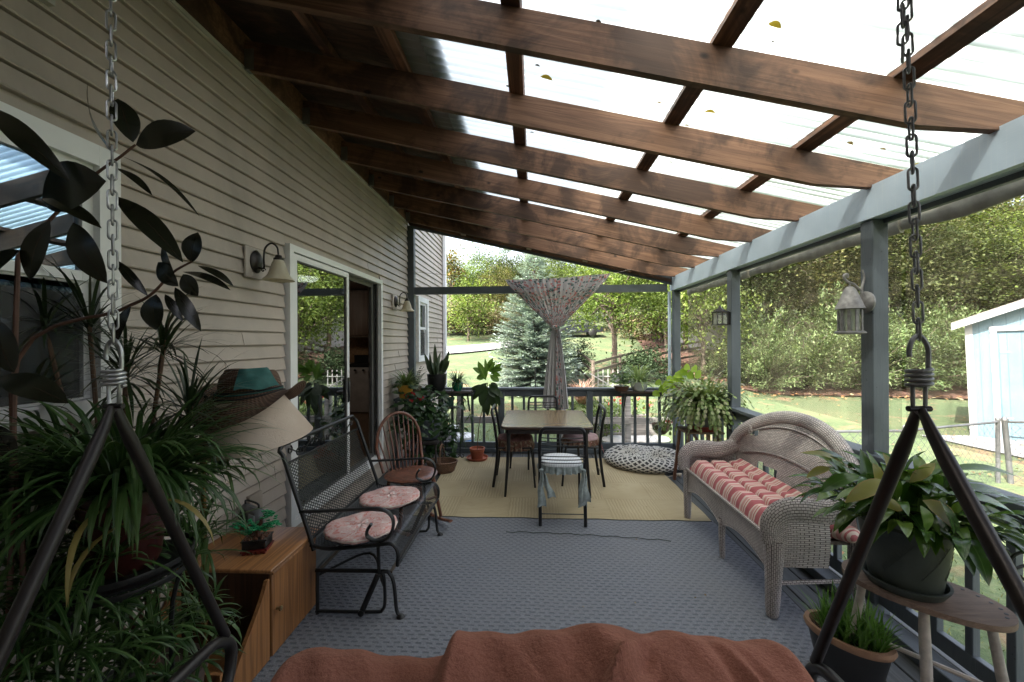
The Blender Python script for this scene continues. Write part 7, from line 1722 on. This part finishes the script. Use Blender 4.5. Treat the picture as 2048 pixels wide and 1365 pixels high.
for i in range(250):
    a=ru(0,6.28); el=ru(.15,1.4); r0=ru(.02,.11); b_=V(pcx_+r0*math.cos(a),pcy_+r0*math.sin(a),.835); Ls=ru(.05,.22)
    d=V(math.cos(a)*math.cos(el),math.sin(a)*math.cos(el),math.sin(el)*.75); s0=b_+d*Ls; 
    mb.sweep([b_,b_+d*Ls*.6+V(0,0,.01),s0],.0022,n=4)
    L=ru(.10,.21); d2=(d+V(ru(-.45,.45),ru(-.45,.45),-ru(.1,.9))).normalized(); n_=V(-math.cos(a)*.1,-math.sin(a)*.1,1); mb.leaf(s0,s0+d2*L,L*ru(.24,.34),n_,ru(.10,.24),8,.3,.42)
mb.build('foliage',pll,PL)
mb=MB()
for (bx,by,tx,ty,w_,Y,nr) in ((1845,1000,1912,1060,52,1.58,(.2,-1,.5)),(1770,960,1690,1005,38,1.62,(-.2,-.8,.8)),(1690,930,1600,905,22,1.66,(0,-.5,1)),(1660,935,1612,955,22,1.66,(0,-.6,.9)),(1755,965,1745,925,28,1.74,(.1,-1,.1)),(1780,950,1765,905,24,1.76,(.2,-1,0)),(1790,1000,1775,1015,44,1.6,(0,-1,.5)),(1820,965,1870,925,26,1.7,(.1,-.6,.8)),(1950,1080,1965,1118,16,1.6,(.2,-1,0))):
    mb=MB(); mb.leaf(onY(bx,by,Y),onY(tx,ty,Y),w_*.72/FPX*Y,nr,.12,8,.25,.45); mb.build('yellow_leaf',ply_,PL)
mb=MB()
for (bx,by,tx,ty,w_,Y) in ((1880,940,2040,955,20,1.55),(1890,985,2045,1040,30,1.5),(1900,975,2025,1000,24,1.58),(1700,925,1618,905,22,1.68),(1720,950,1640,985,28,1.66),(1880,1000,1905,1100,34,1.55),(1840,1010,1850,1065,34,1.52)): mb.leaf(onY(bx,by,Y),onY(tx,ty,Y),w_/FPX*Y,(0,-.4,1),.1,9,.2,.5)
mb.build('foliage',pll,PL)
mb=MB()
for (px_,py_) in ((1915,1065),(1928,1075),(1922,1085)): c=onY(px_,py_,1.56); mb.leaf(c,c+V(.015,0,-.07),.02,(0,-1,.1),.2,6,.6)
mb.build('dead_leaf',m_plain('dry_brown_leaf',(.10,.045,.02),.8),PL)
# ---- oval planter with grass like aloe
op=onZ(1695,1262,.235)
OPS=.78
OP=thing('oval_planter','tan rimmed oval planter full of grassy green shoots on the deck','planter',(op.x,op.y,0),R(-50))
tanr=m_plain('tan_clay_rim',(.30,.17,.10),.6,var=.15,scale=15)
mb=MB(); mb.lathe([(0,.005),(.12,.005),(.14,.02),(.185,.205),(.18,.205),(0,.2)],(0,0,0),40,1.15,.80); mb.build('pot',m_plain('dark_planter_body',(.022,.022,.022),.45),OP,world=False)
mb=MB(); mb.lathe([(.178,.205),(.20,.207),(.208,.222),(.202,.238),(.180,.238),(.176,.222),(.172,.20)],(0,0,0),44,1.13,.80); mb.build('rim',tanr,OP,world=False)
mb=MB(); mb.lathe([(0,.212),(.1,.214),(.176,.205)],(0,0,0),30,1.12,.79); mb.build('soil',soil,OP,world=False)
random.seed(151); mb=MB()
for i in range(330):
    a=ru(0,6.28); r_=math.sqrt(rnd())*.15; cx_,cy_=r_*math.cos(a)*1.1+.02,r_*math.sin(a)*.75; mb.strap((cx_,cy_,.205),ru(0,6.28),ru(.7,1.5),ru(.09,.24),ru(.008,.014),ru(.2,1.3),4,.35)
mb.build('foliage',m_leaf('fresh_green_shoots',[(.07,.17,.03),(.12,.26,.05),(.17,.31,.08)],.35,.3,.5),OP,world=False)
mb=MB()
for i in range(60):
    a=ru(1.8,4.6); r_=ru(.12,.18); mb.strap((r_*math.cos(a)*1.1,r_*math.sin(a)*.78,.212),ru(0,6.28),ru(.0,.5),ru(.03,.07),.005,ru(.2,2),3,.2)
mb.build('dry_leaves',m_leaf('dry_leaf',[(.20,.11,.06),(.12,.06,.04)],.8,.1),OP,world=False); OP.scale=(.74,.72,1)
# iron scroll hook on the side rail
IH=thing('iron_plant_hook','black scrolled iron plant hook beyond the side railing','plant hook',tuple(onY(2030,1140,1.55)))
mb=MB(); c=onY(2035,1130,1.6)
mb.sweep(smooth_path([c+V(.08,0,-.35),c+V(.02,0,-.12),c+V(-.03,0,-.03),c+V(-.02,0,.03),c+V(.03,0,.05),c+V(.10,0,.03)],5),.006,n=6)
mb.sweep(smooth_path([c+V(-.02,0,-.02),c+V(.03,0,.0),c+V(.05,0,-.03),c+V(.03,0,-.055),c+V(.01,0,-.04)],5),.005,n=6); mb.build('scroll',black_iron,IH)

# small bits blown onto the rugs and deck
random.seed(171); mb=MB()
for i in range(70):
    x,y=(ru(-1.2,1.9),ru(.9,5.6)); a=ru(0,6.28); L=ru(.006,.02)
    mb.leaf((x,y,.018),(x+L*math.cos(a),y+L*math.sin(a),.020),L*.6,(ru(-.4,.4),ru(-.4,.4),1),.1,3)
struct(mb.build('debris',m_leaf('dry_crumbs',[(.16,.10,.05),(.25,.2,.1),(.06,.04,.03)],.8,0)),'stuff','dry crumbs and leaf bits scattered on rugs and deck')
